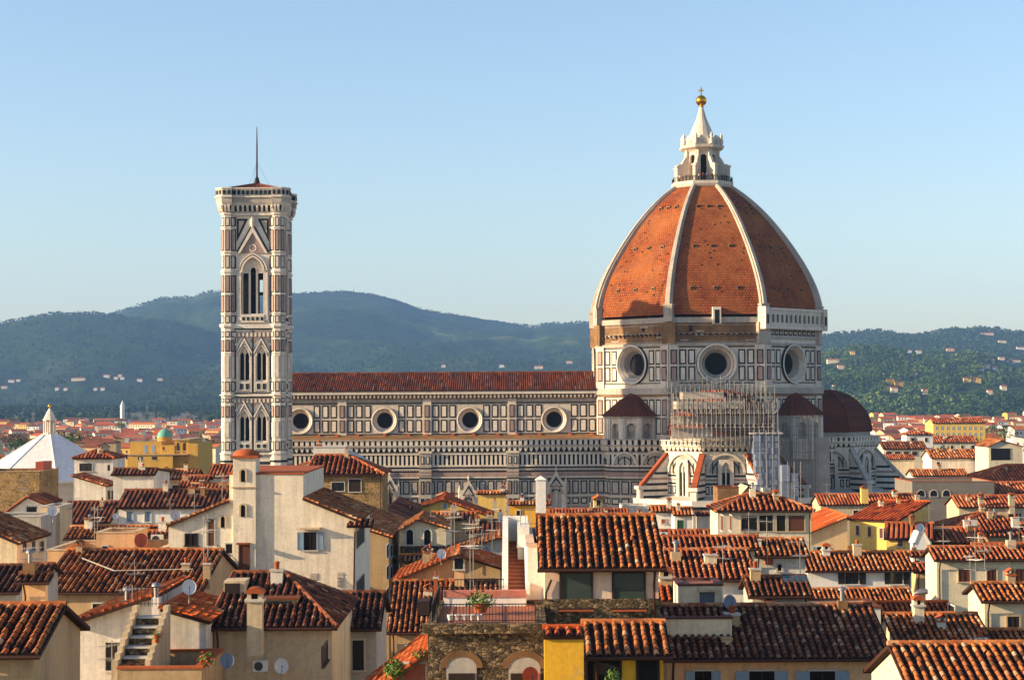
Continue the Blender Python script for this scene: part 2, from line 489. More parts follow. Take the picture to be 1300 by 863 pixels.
def ridge_tiles(mb, p0, p1, r, mat, rng, step=0.45, base=0.6):
    p0, p1 = Vector(p0), Vector(p1)
    L = (p1 - p0).length
    if L < 0.2: return
    d = (p1 - p0) / L
    side = d.cross(Vector((0, 0, 1)))
    if side.length < 1e-6: return
    side.normalize(); up = side.cross(d)
    n = max(1, int(round(L / step)))
    for i in range(n):
        a, b = p0 + d*(L*i/n - 0.03), p0 + d*(L*(i+1)/n)
        ti = min(1, max(0, base + rng.gauss(0, 0.15)))
        A = [(-1, -0.35), (-0.7, 0.5), (0, 0.9), (0.7, 0.5), (1, -0.35)]
        r0, r1 = r, r*0.86
        ra = [a + side*(x*r0) + up*(y*r0) for x, y in A]; rb = [b + side*(x*r1) + up*(y*r1) for x, y in A]
        for q in range(4): mb.face([ra[q], ra[q+1], rb[q+1], rb[q]], mat, ti)
        mb.face(ra, mat, ti)
R0 = random.Random(7)

# ------------------------------------------------------------------ the cathedral
X0 = P(893, 400, 400).x
Y0 = 400.0
ORI = Vector((X0, Y0, 0))
cath = thing('cathedral', 'great marble cathedral with an octagonal red tiled dome, long nave and scaffolded apse', 'cathedral', ORI)
G, WM, PK, DK = M['greenm'], M['marble'], M['pinkm'], M['dark']

def panels(mb, F, u0, u1, v0, v1, nx, ny=1, gap=0.28, fr=0.3, inner=None, d=0.0, green=None):
    """grid of green framed marble panels standing slightly proud of a wall"""
    cw, ch = (u1-u0)/nx, (v1-v0)/ny
    for i in range(nx):
        for j in range(ny):
            a, b = u0 + i*cw + gap/2, u0 + (i+1)*cw - gap/2
            c, e = v0 + j*ch + gap/2, v0 + (j+1)*ch - gap/2
            mb.slab(F, a, b, c, e, d, d+0.07, green or G)
            if b-a > 2*fr+0.1: mb.slab(F, a+fr, b-fr, c+fr, e-fr, d, d+0.12, inner or WM)
def line(mb, F, u0, u1, v0, v1, d, mat): mb.slab(F, u0, u1, v0, v1, -0.2, d, mat)

def corbel_band(mb, F, u0, u1, zt, zb, step=1.0, out=0.8, m=None):
    """pierced parapet on a row of little arches on brackets"""
    m = m or M['greym']
    mid = zb + (zt - zb) * 0.52
    mb.slab(F, u0, u1, zt-0.22, zt, -0.3, out+0.15, m)
    mb.slab(F, u0, u1, mid-0.25, mid+0.1, -0.3, out+0.1, m)
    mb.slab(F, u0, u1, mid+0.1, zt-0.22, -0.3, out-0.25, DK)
    mb.slab(F, u0, u1, zb, mid-0.25, -0.3, 0.12, G)
    n = max(1, int((u1-u0)/step)); w = (u1-u0)/n
    for i in range(n):
        c = u0 + (i+0.5)*w
        mb.slab(F, c-w*0.3, c+w*0.3, mid+0.1, zt-0.22, -0.2, out, M['marble_lit'])
        mb.prism(F, [(c-w*0.1, zb+0.1), (c+w*0.1, zb+0.1), (c+w*0.3, mid-0.75), (c+w*0.5, mid-0.24), (c-w*0.5, mid-0.24), (c-w*0.3, mid-0.75)], 0.05, out*0.7, M['marble_lit'])

# heights read off the photograph
zA = lambda y: zat(y, 380, 600)
zC = lambda y: zat(y, 390, 600)
NAVE_L = X0 - 100
EAVE, RIDGE = zC(495.5), zat(473, 400, 600)
dr_ap = 25.2
NAVE_R = X0 - 24.6
# --- nave: clerestory wall with round windows
FN = Fr((0, 390, 0), (1, 0, 0), (0, 0, 1), (0, -1, 0))
oc_x = [P(x, 533, 390).x for x in (381, 488, 596.5, 703.5)]
oz, orr = zC(533), 2.25
mb = MB()
zb, zt = zC(553), zC(506)
edges = [NAVE_L] + [(a+b)/2 for a, b in zip(oc_x[:-1], oc_x[1:])] + [NAVE_R]
edges[0] = oc_x[0] - (oc_x[1]-oc_x[0])/2
mb.slab(FN, NAVE_L, edges[0], zb-3, zt, -1.0, 0, WM)
for i, cx in enumerate(oc_x):
    u0, u1 = edges[i], edges[i+1]
    mb.slab(FN, u0, u1, zb-3, zC(551), -0.6, 0, WM)
    mb.holewall(FN, u0, u1, zC(551), zt, cx, oz, orr, WM)
    mid0, mid1 = u0 + 0.95, u1 - 0.95
    pz0, pz1 = zC(549.5), zC(512.5)
    nn = 9
    cw = (mid1-mid0)/nn
    for k in range(nn):
        for j in range(2):
            a, b = mid0+k*cw, mid0+(k+1)*cw
            c, e = pz0 + (pz1-pz0)*j/2, pz0 + (pz1-pz0)*(j+1)/2
            if abs((a+b)/2 - cx) < 3.2: continue
            panels(mb, FN, a, b, c, e, 1, 1, 0.42, 0.3, M['marble_lit'])
    for u in ((u0, u1) if i == 0 else (u1,)):
        mb.slab(FN, u-0.95, u+0.95, zb, zt, -0.1, 0.35, WM)
        panels(mb, FN, u-0.8, u+0.8, pz0, pz1, 1, 2, 0.45, 0.22, PK, 0.35)
line(mb, FN, NAVE_L, NAVE_R, zC(512), zC(510.6), 0.2, G)
line(mb, FN, NAVE_L, NAVE_R, zC(551.5), zC(549.8), 0.3, G)
line(mb, FN, NAVE_L, NAVE_R, zC(555), zC(551.5), 0.5, WM)
line(mb, FN, NAVE_L, NAVE_R, zC(510), zC(506), 0.25, M['greym'])
line(mb, FN, NAVE_L, NAVE_R, zC(506), zC(500), 0.55, M['rawbrick'])
n = int((NAVE_R-NAVE_L)/0.9)
for i in range(n):
    u = NAVE_L + (i+0.5)*(NAVE_R-NAVE_L)/n
    mb.slab(FN, u-0.2, u+0.2, zC(505), zC(501), 0.5, 0.95, M['greym'])
line(mb, FN, NAVE_L, NAVE_R, zC(500), zC(496.2), 1.1, M['marble_lit'])
line(mb, FN, NAVE_L, NAVE_R, zC(496.2), zC(495.2), 1.3, M['copper'])
mb.build('clerestory_wall', cath)
for i, cx in enumerate(oc_x):
    mb = MB()
    mb.ring(FN, cx, oz, 3.05, 0.0, 3.0, 0.45, G); mb.ring(FN, cx, oz, 3.0, 0.45, 2.75, 0.5, M['marble_lit'])
    mb.ring(FN, cx, oz, 2.75, 0.5, 2.5, 0.1, M['marble_lit']); mb.ring(FN, cx, oz, 2.5, 0.1, 2.4, 0.2, PK); mb.ring(FN, cx, oz, 2.4, 0.2, 1.75, -1.2, M['marble_lit'])
    w = mb.build('round_window', cath)
    mb = MB(); mb.disc(FN, cx, oz, 1.8, -1.15, DK); mb.build('pane', w)
# --- nave roof
mb = MB()
slope = Vector((0, Y0-388.7, RIDGE-EAVE))
tile_plane(mb, (NAVE_L, 388.7, EAVE), (1, 0, 0), slope, [(0, 0), (NAVE_R-NAVE_L, 0), (NAVE_R-NAVE_L, slope.length), (0, slope.length)], 0.5, 0.8, 1, M['cathroof'], R0)
bs = Vector((0, -(Y0-388.7), RIDGE-EAVE))
tile_plane(mb, (NAVE_L, 2*Y0-388.7, EAVE), (1, 0, 0), bs, [(0, 0), (NAVE_R-NAVE_L, 0), (NAVE_R-NAVE_L, bs.length), (0, bs.length)], 0.72, 0.8, 0, M['cathroof'], R0)
ridge_tiles(mb, (NAVE_L, Y0, RIDGE), (NAVE_R, Y0, RIDGE), 0.3, M['cathroof'], R0, 1.2)
nave_roof = mb.build('nave_roof', cath)
mb = MB()
mb.box(NAVE_L, NAVE_R, 392.2, 409.5, 0, EAVE-0.6, WM)
mb.prism(Fr((NAVE_L, 0, 0), (0, 1, 0), (0, 0, 1), (-1, 0, 0)), [(389.5, 0), (410.5, 0), (410.5, EAVE-0.3), (400, RIDGE-0.3), (389.5, EAVE-0.3)], -0.5, 0.3, WM)
mb.build('nave_body', cath)
# --- the side aisle, whose decoration repeats round the choir
zTOP = zA(558)
def deco_wall(mb, F, u0, u1, pil=(), arches=(), first=True):
    zz = zA
    mb.slab(F, u0, u1, 0, zTOP-0.6, -0.8, 0, M['greym'])
    corbel_band(mb, F, u0, u1, zz(557.6), zz(573.5), 1.2)
    n = max(2, int((u1-u0)/0.98)); w = (u1-u0)/n
    mb.slab(F, u0, u1, zz(590), zz(577), -0.2, 0.08, DK if first else G)
    for i in range(n):
        c = u0 + (i+0.5)*w
        if any(abs(c-a) < r for a, r in arches): continue
        mb.slab(F, c-w*0.26, c+w*0.26, zz(590), zz(577), 0, 0.16, M['marble_lit'])
    line(mb, F, u0, u1, zz(577), zz(575), 0.35, WM)
    line(mb, F, u0, u1, zz(592.2), zz(590), 0.45, WM)
    line(mb, F, u0, u1, zz(594.2), zz(592.2), 0.1, G)
    line(mb, F, u0, u1, zz(597), zz(594.6), 0.5, M['greym'])
    line(mb, F, u0, u1, zz(598.8), zz(597.4), 0.12, G)
    line(mb, F, u0, u1, zz(604), zz(599), 0.2, PK)
    line(mb, F, u0, u1, zz(606.5), zz(604.6), 0.4, WM)
    line(mb, F, u0, u1, zz(608.8), zz(607.4), 0.1, G)
    n = max(1, int((u1-u0)/1.85))
    panels(mb, F, u0, u1, zz(628), zz(609), n, 1, 0.42, 0.26, M['greym'], 0.0)
    line(mb, F, u0, u1, zz(630.2), zz(628.4), 0.35, WM)
    panels(mb, F, u0, u1, zz(641), zz(630.6), n, 1, 0.42, 0.26, WM, 0.0)
    for k in range(6):
        line(mb, F, u0, u1, zz(645+k*5), zz(643+k*5), 0.15, G if k % 2 else PK)
    for p in pil:
        mb.slab(F, p-1.35, p+1.35, 0, zz(573), -0.3, 0.75, M['greym'])
        panels(mb, F, p-1.2, p+1.2, zz(590), zz(577), 2, 1, 0.5, 0.18, WM, 0.75)
        panels(mb, F, p-1.2, p+1.2, zz(628), zz(609), 2, 1, 0.4, 0.25, PK, 0.75)
        panels(mb, F, p-1.2, p+1.2, zz(641), zz(631), 2, 1, 0.4, 0.25, G, 0.75)
        for y, m_ in ((593, G), (598, PK), (602, PK), (605.5, G)): mb.slab(F, p-1.36, p+1.36, zz(y+1.4), zz(y), 0, 0.85, m_)
        mb.slab(F, p-1.5, p+1.5, zz(575), zz(572), 0, 1.0, WM)
FA = Fr((0, 380, 0), (1, 0, 0), (0, 0, 1), (0, -1, 0))
AIS_R = P(768, 600, 380).x
pil = [P(x, 600, 380).x for x in (433, 540, 651)]
gw = [(P(495, 620, 380).x, 3.2, 601), (P(595, 620, 380).x, 3.4, 608), (P(706, 620, 380).x, 3.7, 597.5)]
mb = MB()
deco_wall(mb, FA, NAVE_L+1, AIS_R, pil)
mb.build('aisle_wall', cath)
for cx, w, ya in gw:
    mb = MB()
    za = zA(ya); zs = za - 4.6
    mb.slab(FA, cx-w/2-0.35, cx+w/2+0.35, 8, zs, 0, 0.62, M['greym'])
    mb.archwall(FA, cx-w/2-0.2, cx+w/2+0.2, 8.01, zs+2.2, cx, w*0.62, 8.5, zs-0.6, 1.7, 0.5, WM, DK, d=0.95)
    mb.archband(FA, cx, w*0.66, zs-0.6, 1.8, 0.3, 0.9, 1.15, PK)
    mb.prism(FA, [(cx-w/2-0.5, zs+0.6), (cx+w/2+0.5, zs+0.6), (cx, za)], 0.2, 0.9, WM)
    mb.prism(FA, [(cx-w/2+0.35, zs+1.0), (cx+w/2-0.35, zs+1.0), (cx, za-1.3)], 0.85, 1.0, G)
    mb.prism(FA, [(cx-w/2+0.7, zs+1.2), (cx+w/2-0.7, zs+1.2), (cx, za-2.0)], 0.95, 1.06, M['greym'])
    mb.slab(FA, cx-0.12, cx+0.12, 8.5, zs+0.3, 0.5, 0.85, WM)
    mb.ring(FA, cx, zs+0.35, 0.5, 0.85, 0.32, 0.6, WM, 14)
    for s in (-1, 1):
        mb.lathe(FA(cx+s*(w/2+0.3), 0, 0.5), [(0.28, 8), (0.28, zs+1.6), (0.4, zs+1.7), (0.0, zs+3.6)], WM, 6, smooth=False)
    mb.lathe(FA(cx, 0, 0.55), [(0.1, za-0.1), (0.3, za+0.3), (0.12, za+0.6), (0.0, za+1.1)], WM, 6)
    mb.build('gabled_gothic_window', cath)
mb = MB()
zr0, zr1 = zA(559.5), zC(553.5)
tile_plane(mb, (NAVE_L+1, 380.2, zr0), (1, 0, 0), (0, 9.7, zr1-zr0+0.4), [(0, 0), (AIS_R-NAVE_L-1, 0), (AIS_R-NAVE_L-1, 9.7), (0, 9.7)], 0.9, 0.8, 0, M['rawbrick'], R0, base=0.15)
for x in range(400, 760, 29):
    p = P(x+R0.uniform(-5, 5), 553, 388.8)
    mb.box(p.x-0.35, p.x+0.35, 387.6, 389.9, zr1-0.7, zC(550.4), M['tile_bright'], 0.7)
mb.build('aisle_roof', cath)

# --- drum and dome
prof = [(59.6, 28.0), (62.3, 27.75), (65.9, 26.75), (68.6, 25.6), (71.3, 24.15), (74.2, 22.4), (77.2, 20.4), (80.2, 18.1), (83.1, 15.6), (85.4, 13.2), (87.6, 10.7), (89.2, 8.6), (90.5, 6.8)]
dr = Vector((X0, Y0, 0))
RD = dr_ap / math.cos(RAD(22.5))
HW = dr_ap * math.tan(RAD(22.5))
zS = lambda y: zat(y, 375, 907)
zg0, zg1, zg2, zg3 = zS(500), zS(492), zS(438), zS(402)
mb = MB()
ocs = []
for k in range(8):
    phi = -90 + 45*k
    F = face_frame(X0, Y0, phi, dr_ap)
    vis = k in (0, 1, 7, 6)
    mb.slab(F, -HW, HW, 20, zg0, -1.0, 0, WM)
    mb.slab(F, -HW-0.3, HW+0.3, zg0, zg1, -1.0, 0.7, M['greym'])
    mb.slab(F, -HW-0.2, HW+0.2, zg0-0.5, zg0, -1.0, 0.45, M['rawbrick'])
    ocz, oor = zS(461.5), 4.15
    mb.holewall(F, -HW, HW, zg1, zg2, 0, ocz, 3.6, WM)
    mb.slab(F, -HW-0.15, HW+0.15, zg2, zg2+0.5, -1.0, 0.3, M['greym'])
    line(mb, F, -HW, HW, zg1, zg1+0.9, 0.15, WM)
    line(mb, F, -HW, HW, zg1+0.95, zg1+1.15, 0.12, G)
    line(mb, F, -HW, HW, zg2-0.45, zg2-0.2, 0.12, G)
    if vis:
        for s in (-1, 1):
            a, b = (4.5, 8.4) if s > 0 else (-8.4, -4.5)
            panels(mb, F, a, b, zg1+1.3, zg2-0.7, 2, 2, 0.42, 0.3, M['marble_lit'])
            panels(mb, F, a, b, zg0-9.0, zg0-0.9, 2, 2, 0.42, 0.3, M['marble_lit'])
        panels(mb, F, -4.5, 4.5, zg0-9.0, zg0-0.9, 5, 2, 0.42, 0.3, M['marble_lit'])
        for s in (-1, 1):
            a, b = (HW-2.1, HW+0.05) if s > 0 else (-HW-0.05, -HW+2.1)
            mb.slab(F, a, b, 20, zg2, -0.2, 0.4, WM)
            panels(mb, F, a+0.1, b-0.1, zg1+1.3, zg2-0.7, 1, 2, 0.5, 0.25, PK, 0.4)
            panels(mb, F, a+0.1, b-0.1, zg0-9.0, zg0-0.9, 1, 2, 0.5, 0.25, PK, 0.4)
    if k != 1:    # bare masonry where the gallery was never built
        mb.slab(F, -HW, HW, zg2+0.5, zg3, -1.0, -0.25, M['rawbrick'])
        mb.slab(F, -HW-0.1, HW+0.1, zg3-1.25, zg3-0.1, -1.0, -0.02, M['greym'])
        zr = zS(425)
        for i in range(15):
            u = -HW+1.5 + i*(2*HW-3)/14
            mb.slab(F, u-0.28, u+0.28, zr, zr+0.38, -0.3, 0.1, DK)
            mb.slab(F, u-0.3, u+0.3, zr-0.22, zr, -0.3, 0.25, M['rawbrick'])
        for q in range(9): mb.slab(F, -HW, HW, zg2+0.7+q*0.62, zg2+0.82+q*0.62, -0.3, -0.25+0.1*R0.random(), M['rawbrick'] if q % 3 else M['greym'])
        for i in range(10):
            u, z = R0.uniform(-HW+1, HW-1), R0.uniform(zg2+0.8, zg3-1.6)
            mb.slab(F, u, u+R0.uniform(0.6, 2.6), z, z+0.25, -0.3, R0.uniform(-0.2, 0.05), M['greym'] if i % 3 else M['rawbrick'])
        mb.slab(F, 2.6 if k != 0 else -6, 3.4 if k != 0 else -5.2, zr+0.9, zr+2.1, -0.3, -0.2, DK)
mb.build('drum', cath)
for k in (0, 1, 7, 6):
    F = face_frame(X0, Y0, -90 + 45*k, dr_ap)
    mb = MB()
    ocz = zS(461.5)
    for r0, d0, r1, d1, m_ in ((4.5, 0, 4.4, 0.6, G), (4.4, 0.6, 4.1, 0.65, M['marble_lit']), (4.1, 0.65, 3.75, 0.1, WM), (3.75, 0.1, 3.6, 0.3, M['greym']),
                               (3.6, 0.3, 3.1, -0.6, WM), (3.1, -0.6, 3.0, -0.4, PK), (3.0, -0.4, 2.4, -1.9, M['greym'])):
        mb.ring(F, 0, ocz, r0, d0, r1, d1, m_, 32)
    w = mb.build('round_window', cath)
    mb = MB(); mb.disc(F, 0, ocz, 2.45, -1.85, DK); mb.build('pane', w)
# the finished length of gallery, on the south-east face only
F = face_frame(X0, Y0, -45, dr_ap)
mb = MB()
gz0, gz1 = zg2+0.5, zS(418)+0.6
GW = HW + 0.35
mb.slab(F, -HW, HW, gz0, zg3, -1.0, 0.0, M['marble_lit'])
mb.slab(F, -HW-0.1, HW+0.1, gz0+0.9, gz0+1.5, 0, 0.25, M['greym'])
panels(mb, F, -HW, HW, gz0+1.5, gz1-0.5, 12, 1, 0.3, 0.3, M['greym'])
mb.slab(F, -GW-0.3, GW+0.3, gz1-0.5, gz1+0.1, -0.5, 1.2, M['marble_lit'])
gt = gz1 + 4.1
na = 13
wv = 2*GW/na
for i in range(na):
    c = -GW + (i+0.5)*wv
    mb.archwall(F, c-wv/2, c+wv/2, gz1+0.1, gt-0.5, c, wv*0.52, gz1+0.9, gz1+2.3, wv*0.26, 0.4, M['marble'], DK, d=0.95)
mb.slab(F, -GW-0.2, GW+0.2, gt-0.5, gt, -0.5, 1.15, M['marble_lit'])
for s in (-1, 1):
    c = s*(GW+0.1)
    mb.slab(F, c-0.75, c+0.75, gz1-0.6, gt+0.2, -0.8, 1.35, M['marble'])
    mb.archwall(F, c-0.7, c+0.7, gz1+0.1, gt-0.5, c, 0.8, gz1+0.5, gz1+2.3, 0.4, 0.05, M['marble'], DK, d=1.41)
mb.build('finished_gallery', cath)
# segments and ribs
def dome_pt(ang, z_r, rr=0.0):
    z, r = z_r
    return Vector((X0 + (r+rr)*math.cos(RAD(ang)), Y0 + (r+rr)*math.sin(RAD(ang)), z))
prof = [(z, r - (0.95 if z < 85 else 0.6)) for z, r in prof]
DZ = np.linspace(prof[0][0], prof[-1][0], 41)
PZ = np.array([p[0] for p in prof]); PR = np.array([p[1] for p in prof])
cf = np.polyfit(PZ - 75, PR, 5)
PROF = [(float(z), float(np.polyval(cf, z-75))) for z in DZ]
dome_mb = MB()
arc = [0.0]
for a, b in zip(PROF[:-1], PROF[1:]): arc.append(arc[-1] + math.hypot(b[0]-a[0], (b[1]-a[1])*0.924))
for k in range(8):
    a0, a1 = -112.5 + 45*k, -67.5 + 45*k
    for i in range(len(PROF)-1):
        h0, h1 = PROF[i][1]*0.3827, PROF[i+1][1]*0.3827
        dome_mb.face([dome_pt(a0, PROF[i]), dome_pt(a1, PROF[i]), dome_pt(a1, PROF[i+1]), dome_pt(a0, PROF[i+1])], M['dome'], 0.5,
                [(-h0+k*57, arc[i]), (h0+k*57, arc[i]), (h1+k*57, arc[i+1]), (-h1+k*57, arc[i+1])])
    F = face_frame(X0, Y0, -90+45*k, 0)
    rp = lambda z: float(np.polyval(cf, z-75))*0.9239
    if k in (0, 1, 7, 6):
        for z, fr_ in ((65.4, 0.52), (75.0, 0.50), (84.6, 0.46)):
            for s in (-1, 0, 1):
                u = s*rp(z)*0.4142*fr_
                d = rp(z)
                dome_mb.slab(F, u-0.42, u+0.42, z-0.35, z+0.5, d-1.0, d+0.2, M['rawbrick'])
                dome_mb.slab(F, u-0.28, u+0.28, z-0.2, z+0.3, d+0.1, d+0.24, DK)
        for q in range(26):
            z = R0.uniform(61, 86); u = R0.uniform(-0.85, 0.85)*rp(z)*0.4142; d = rp(z)
            dome_mb.slab(F, u-0.16, u+0.16, z-0.14, z+0.14, d-0.4, d+0.1, DK)
F = face_frame(X0, Y0, -90, 0)
zd = zg3 + 0.3
dome_mb.slab(F, -0.9, 0.9, zg3-1.6, zg3+2.1, 24.5, 26.5, M['marble_lit']); dome_mb.slab(F, -0.5, 0.5, zg3-1.5, zg3+1.5, 25, 26.55, DK)
dome = dome_mb.build('dome', cath)
for k in range(8):
    ang = -67.5 + 45*k
    mb = MB()
    tang = Vector((-math.sin(RAD(ang)), math.cos(RAD(ang)), 0))
    rows = []
    for i, pr in enumerate(PROF):
        w = 0.78 - 0.32*i/len(PROF)
        lo, hi, top = dome_pt(ang, pr, -0.7), dome_pt(ang, pr, 0.55), dome_pt(ang, pr, 1.05)
        rows.append([lo - tang*w, hi - tang*w, hi - tang*w*0.62, top - tang*w*0.55, top + tang*w*0.55, hi + tang*w*0.62, hi + tang*w, lo + tang*w])
    mb.grid(rows, M['greym'], smooth=False)
    c = dome_pt(ang, PROF[0])
    F = Fr((c.x, c.y, 0), tang, (0, 0, 1), (math.cos(RAD(ang)), math.sin(RAD(ang)), 0))
    mb.slab(F, -0.95, 0.95, zg3-1.0, zg3+2.5, -1.2, 0.9, M['greym'])
    mb.slab(F, -1.08, 1.08, zg3+2.5, zg3+2.85, -1.5, 1.05, M['greym'])
    mb.slab(F, -1.5, 1.5, zg2+0.4, zg3-1.2, -1.5, 0.5, M['rawbrick'] if k not in (0, 1) else M['greym'])
    mb.build('rib', dome)
# --- lantern
LZ = lambda y: zat(y, 396, 889)
lc = Vector((X0, Y0, 0))
mb = MB()
oct8 = lambda r, z, m_, n=8: None
A8 = math.pi/8
mb.lathe(lc, [(7.2, 90.0), (7.5, 90.6), (7.5, 91.3), (0.5, 91.4)], M['marble'], 8, a0=A8, smooth=False)
lz0, lz1 = 91.3, LZ(188)
for k in range(8):
    F = face_frame(X0, Y0, -90+45*k, 3.5)
    hw = 3.5*math.tan(A8)
    mb.archwall(F, -hw, hw, lz0, lz1, 0, 1.4, lz0+0.3, lz1-2.0, 0.7, 0.6, M['marble'], DK)
    # volute buttress
    ang = -67.5+45*k
    q = Vector((math.cos(RAD(ang)), math.sin(RAD(ang)), 0)); t = Vector((-q.y, q.x, 0))
    Fb = Fr((X0, Y0, 0), q, (0, 0, 1), t)
    mb.prism(Fb, [(3.2, lz0), (6.7, lz0), (6.7, lz0+3.6), (6.2, lz0+4.2), (5.4, lz0+4.3), (4.8, lz0+5.4), (4.2, lz0+6.2), (3.2, lz0+6.4)], -0.34, 0.34, M['marble'])
    mb.slab(Fb, 5.4, 6.9, lz0+3.5, lz0+3.9, -0.48, 0.48, M['marble'])
    mb.slab(Fb, 3.3, 4.2, lz0, lz1-0.3, -0.42, 0.42, M['marble'])
    mb.lathe((X0+q.x*4.7, Y0+q.y*4.7, 0), [(0.42, lz1+1.0), (0.5, lz1+1.9), (0.3, lz1+2.4), (0.42, lz1+2.9), (0.1, lz1+3.6), (0, lz1+3.9)], M['marble'], 8)
    mb.prism(face_frame(X0, Y0, -90+45*k, 4.0), [(-1.5, lz1+0.9), (1.5, lz1+0.9), (1.3, lz1+2.1), (0.6, lz1+3.1), (-0.6, lz1+3.1), (-1.3, lz1+2.1)], 0, 0.25, M['marble'])
    mb.slab(face_frame(X0, Y0, -90+45*k, 4.0), -0.6, 0.6, lz1+1.0, lz1+2.0, 0.2, 0.3, M['greym'])
mb.lathe(lc, [(3.9, lz1-0.6), (4.2, lz1-0.3), (5.3, lz1+0.2), (5.4, lz1+0.8), (4.2, lz1+1.0), (3.9, lz1+1.0)], M['marble'], 8, a0=A8, smooth=False)
cz = LZ(134)
mb.lathe(lc, [(3.7, lz1+0.8), (3.3, lz1+2.2), (2.3, lz1+4.9), (1.3, (lz1+cz)/2+2.2), (0.5, cz), (0.45, cz+0.4)], M['marble'], 16, a0=A8, smooth=False)
mb.build('lantern_body', cath, None)
lant = bpy.data.objects['lantern_body']
bz = LZ(124.5)
mb = MB(); mb.lathe(lc, [(0.5, cz+0.3), (0.65, cz+0.5), (0.35, cz+0.9)] + [(1.28*math.cos(a), bz+1.28*math.sin(a)) for a in np.linspace(-1.3, 1.57, 12)], M['gold_metal'], 20)
mb.build('golden_ball', lant)
mb = MB(); mb.box(X0-0.14, X0+0.14, Y0-0.14, Y0+0.14, bz+1.2, LZ(107.5), M['gold_metal']); mb.box(X0-0.6, X0+0.6, Y0-0.12, Y0+0.12, LZ(112), LZ(110.5), M['gold_metal'])
mb.build('cross', lant)
mb = MB()
for k in range(8):
    F = face_frame(X0, Y0, -90+45*k, 6.75)
    hw = 6.75*math.tan(A8)
    mb.slab(F, -hw, hw, 92.35, 92.45, -0.05, 0.05, M['iron'])
    for i in range(15): mb.slab(F, -hw+i*hw*2/14-0.03, -hw+i*hw*2/14+0.03, 91.3, 92.4, -0.03, 0.03, M['iron'])
mb.build('railing', lant)

# --- exedrae on the diagonals, tribunes to south and east
def exedra(phi):
    c = ORI + Vector((math.cos(RAD(phi)), math.sin(RAD(phi)), 0))*dr_ap
    mb = MB(); r = 6.3
    z0, z1, z2 = zat(560, 380, 800), zat(528, 378, 800), zat(497.5, 381, 800)
    nf = 5
    for i in range(nf):
        a0, a1 = phi-90+180*i/nf, phi-90+180*(i+1)/nf
        am = (a0+a1)/2; ap = r*math.cos(RAD(90/nf)); hw = r*math.sin(RAD(90/nf))
        F = face_frame(c.x, c.y, am, ap)
        mb.archwall(F, -hw, hw, z0-4, z1-0.3, 0, hw*1.0, z0+0.4, z1-2.6, hw*0.5, 1.1, M['marble_lit'] if i % 2 else WM, M['greym'])
        mb.archband(F, 0, hw*1.04, z1-2.6, hw*0.52, 0.25, -0.1, 0.15, WM); mb.disc(F, 0, z1-2.6, hw*0.4, -1.0, WM, 16)
        for e in (-1, 1): mb.slab(F, e*hw*0.8-0.25, e*hw*0.8+0.25, z0, z1-0.5, 0, 0.3, M['marble_lit'])
        mb.slab(F, -hw-0.1, hw+0.1, z1-0.5, z1, -0.5, 0.5, M['greym'])
        F2 = face_frame(c.x, c.y, a0, r)
        mb.slab(F2, -0.35, 0.35, z0-4, z1-0.5, -0.3, 0.35, M['marble_lit']); 
    mb.build('exedra', cath)
    mb = MB()
    for i in range(24):
        a0, a1 = RAD(phi-90+180*i/24), RAD(phi-90+180*(i+1)/24)
        rr = r + 0.7
        pts = lambda a, q, z: Vector((c.x+q*math.cos(a), c.y+q*math.sin(a), z))
        for q0, q1, za, zb_ in ((rr, rr*0.45, z1, z1+(z2-z1)*0.62), (rr*0.45, 0.1, z1+(z2-z1)*0.62, z2)):
            mb.face([pts(a0, q0, za), pts(a1, q0, za), pts(a1, q1, zb_), pts(a0, q1, zb_)], M['cathroof'], 0.3+0.3*R0.random())
        mb.tube([pts(a0, rr, z1), pts(a0, rr*0.45, z1+(z2-z1)*0.62), pts(a0, 0.1, z2)], 0.12, M['cathroof'], 4)
    mb.build('exedra_roof', cath)
exedra(-135); exedra(-45)
# wall below the south-west exedra
pts = [(AIS_R, 380), (P(775, 600, 376).x, 375.5), (P(812, 600, 374).x, 373.5), (P(858, 600, 374).x, 373.5)]
mb = MB()
arcs = [(1, 0), (1, 0)]
for i, (a, b) in enumerate(zip(pts[:-1], pts[1:])):
    d = Vector((b[0]-a[0], b[1]-a[1], 0)); L = d.length; d.normalize()
    F = Fr((a[0], a[1], 0), d, (0, 0, 1), (d.y, -d.x, 0))
    deco_wall(mb, F, 0, L)
    zs = zA(589)
    cs = (L/2,) if i != 2 else (L*0.42,)
    w = min(L*0.72, 5.2)
    for c_ in cs:
        A = arch(c_, w, zs, w/2)
        mb.prism(F, A, 0.1, 0.42, M['greym'])
        mb.archband(F, c_, w, zs, w/2, 0.4, 0.2, 0.6, WM)
        mb.archband(F, c_, w*0.6, zs, w*0.3, 0.2, 0.35, 0.55, G)
        for q in (-0.3, 0, 0.3): mb.slab(F, c_+q*w-0.1, c_+q*w+0.1, zs, zs+w*0.36, 0.35, 0.55, G)
mb.build('sacristy_wall', cath)

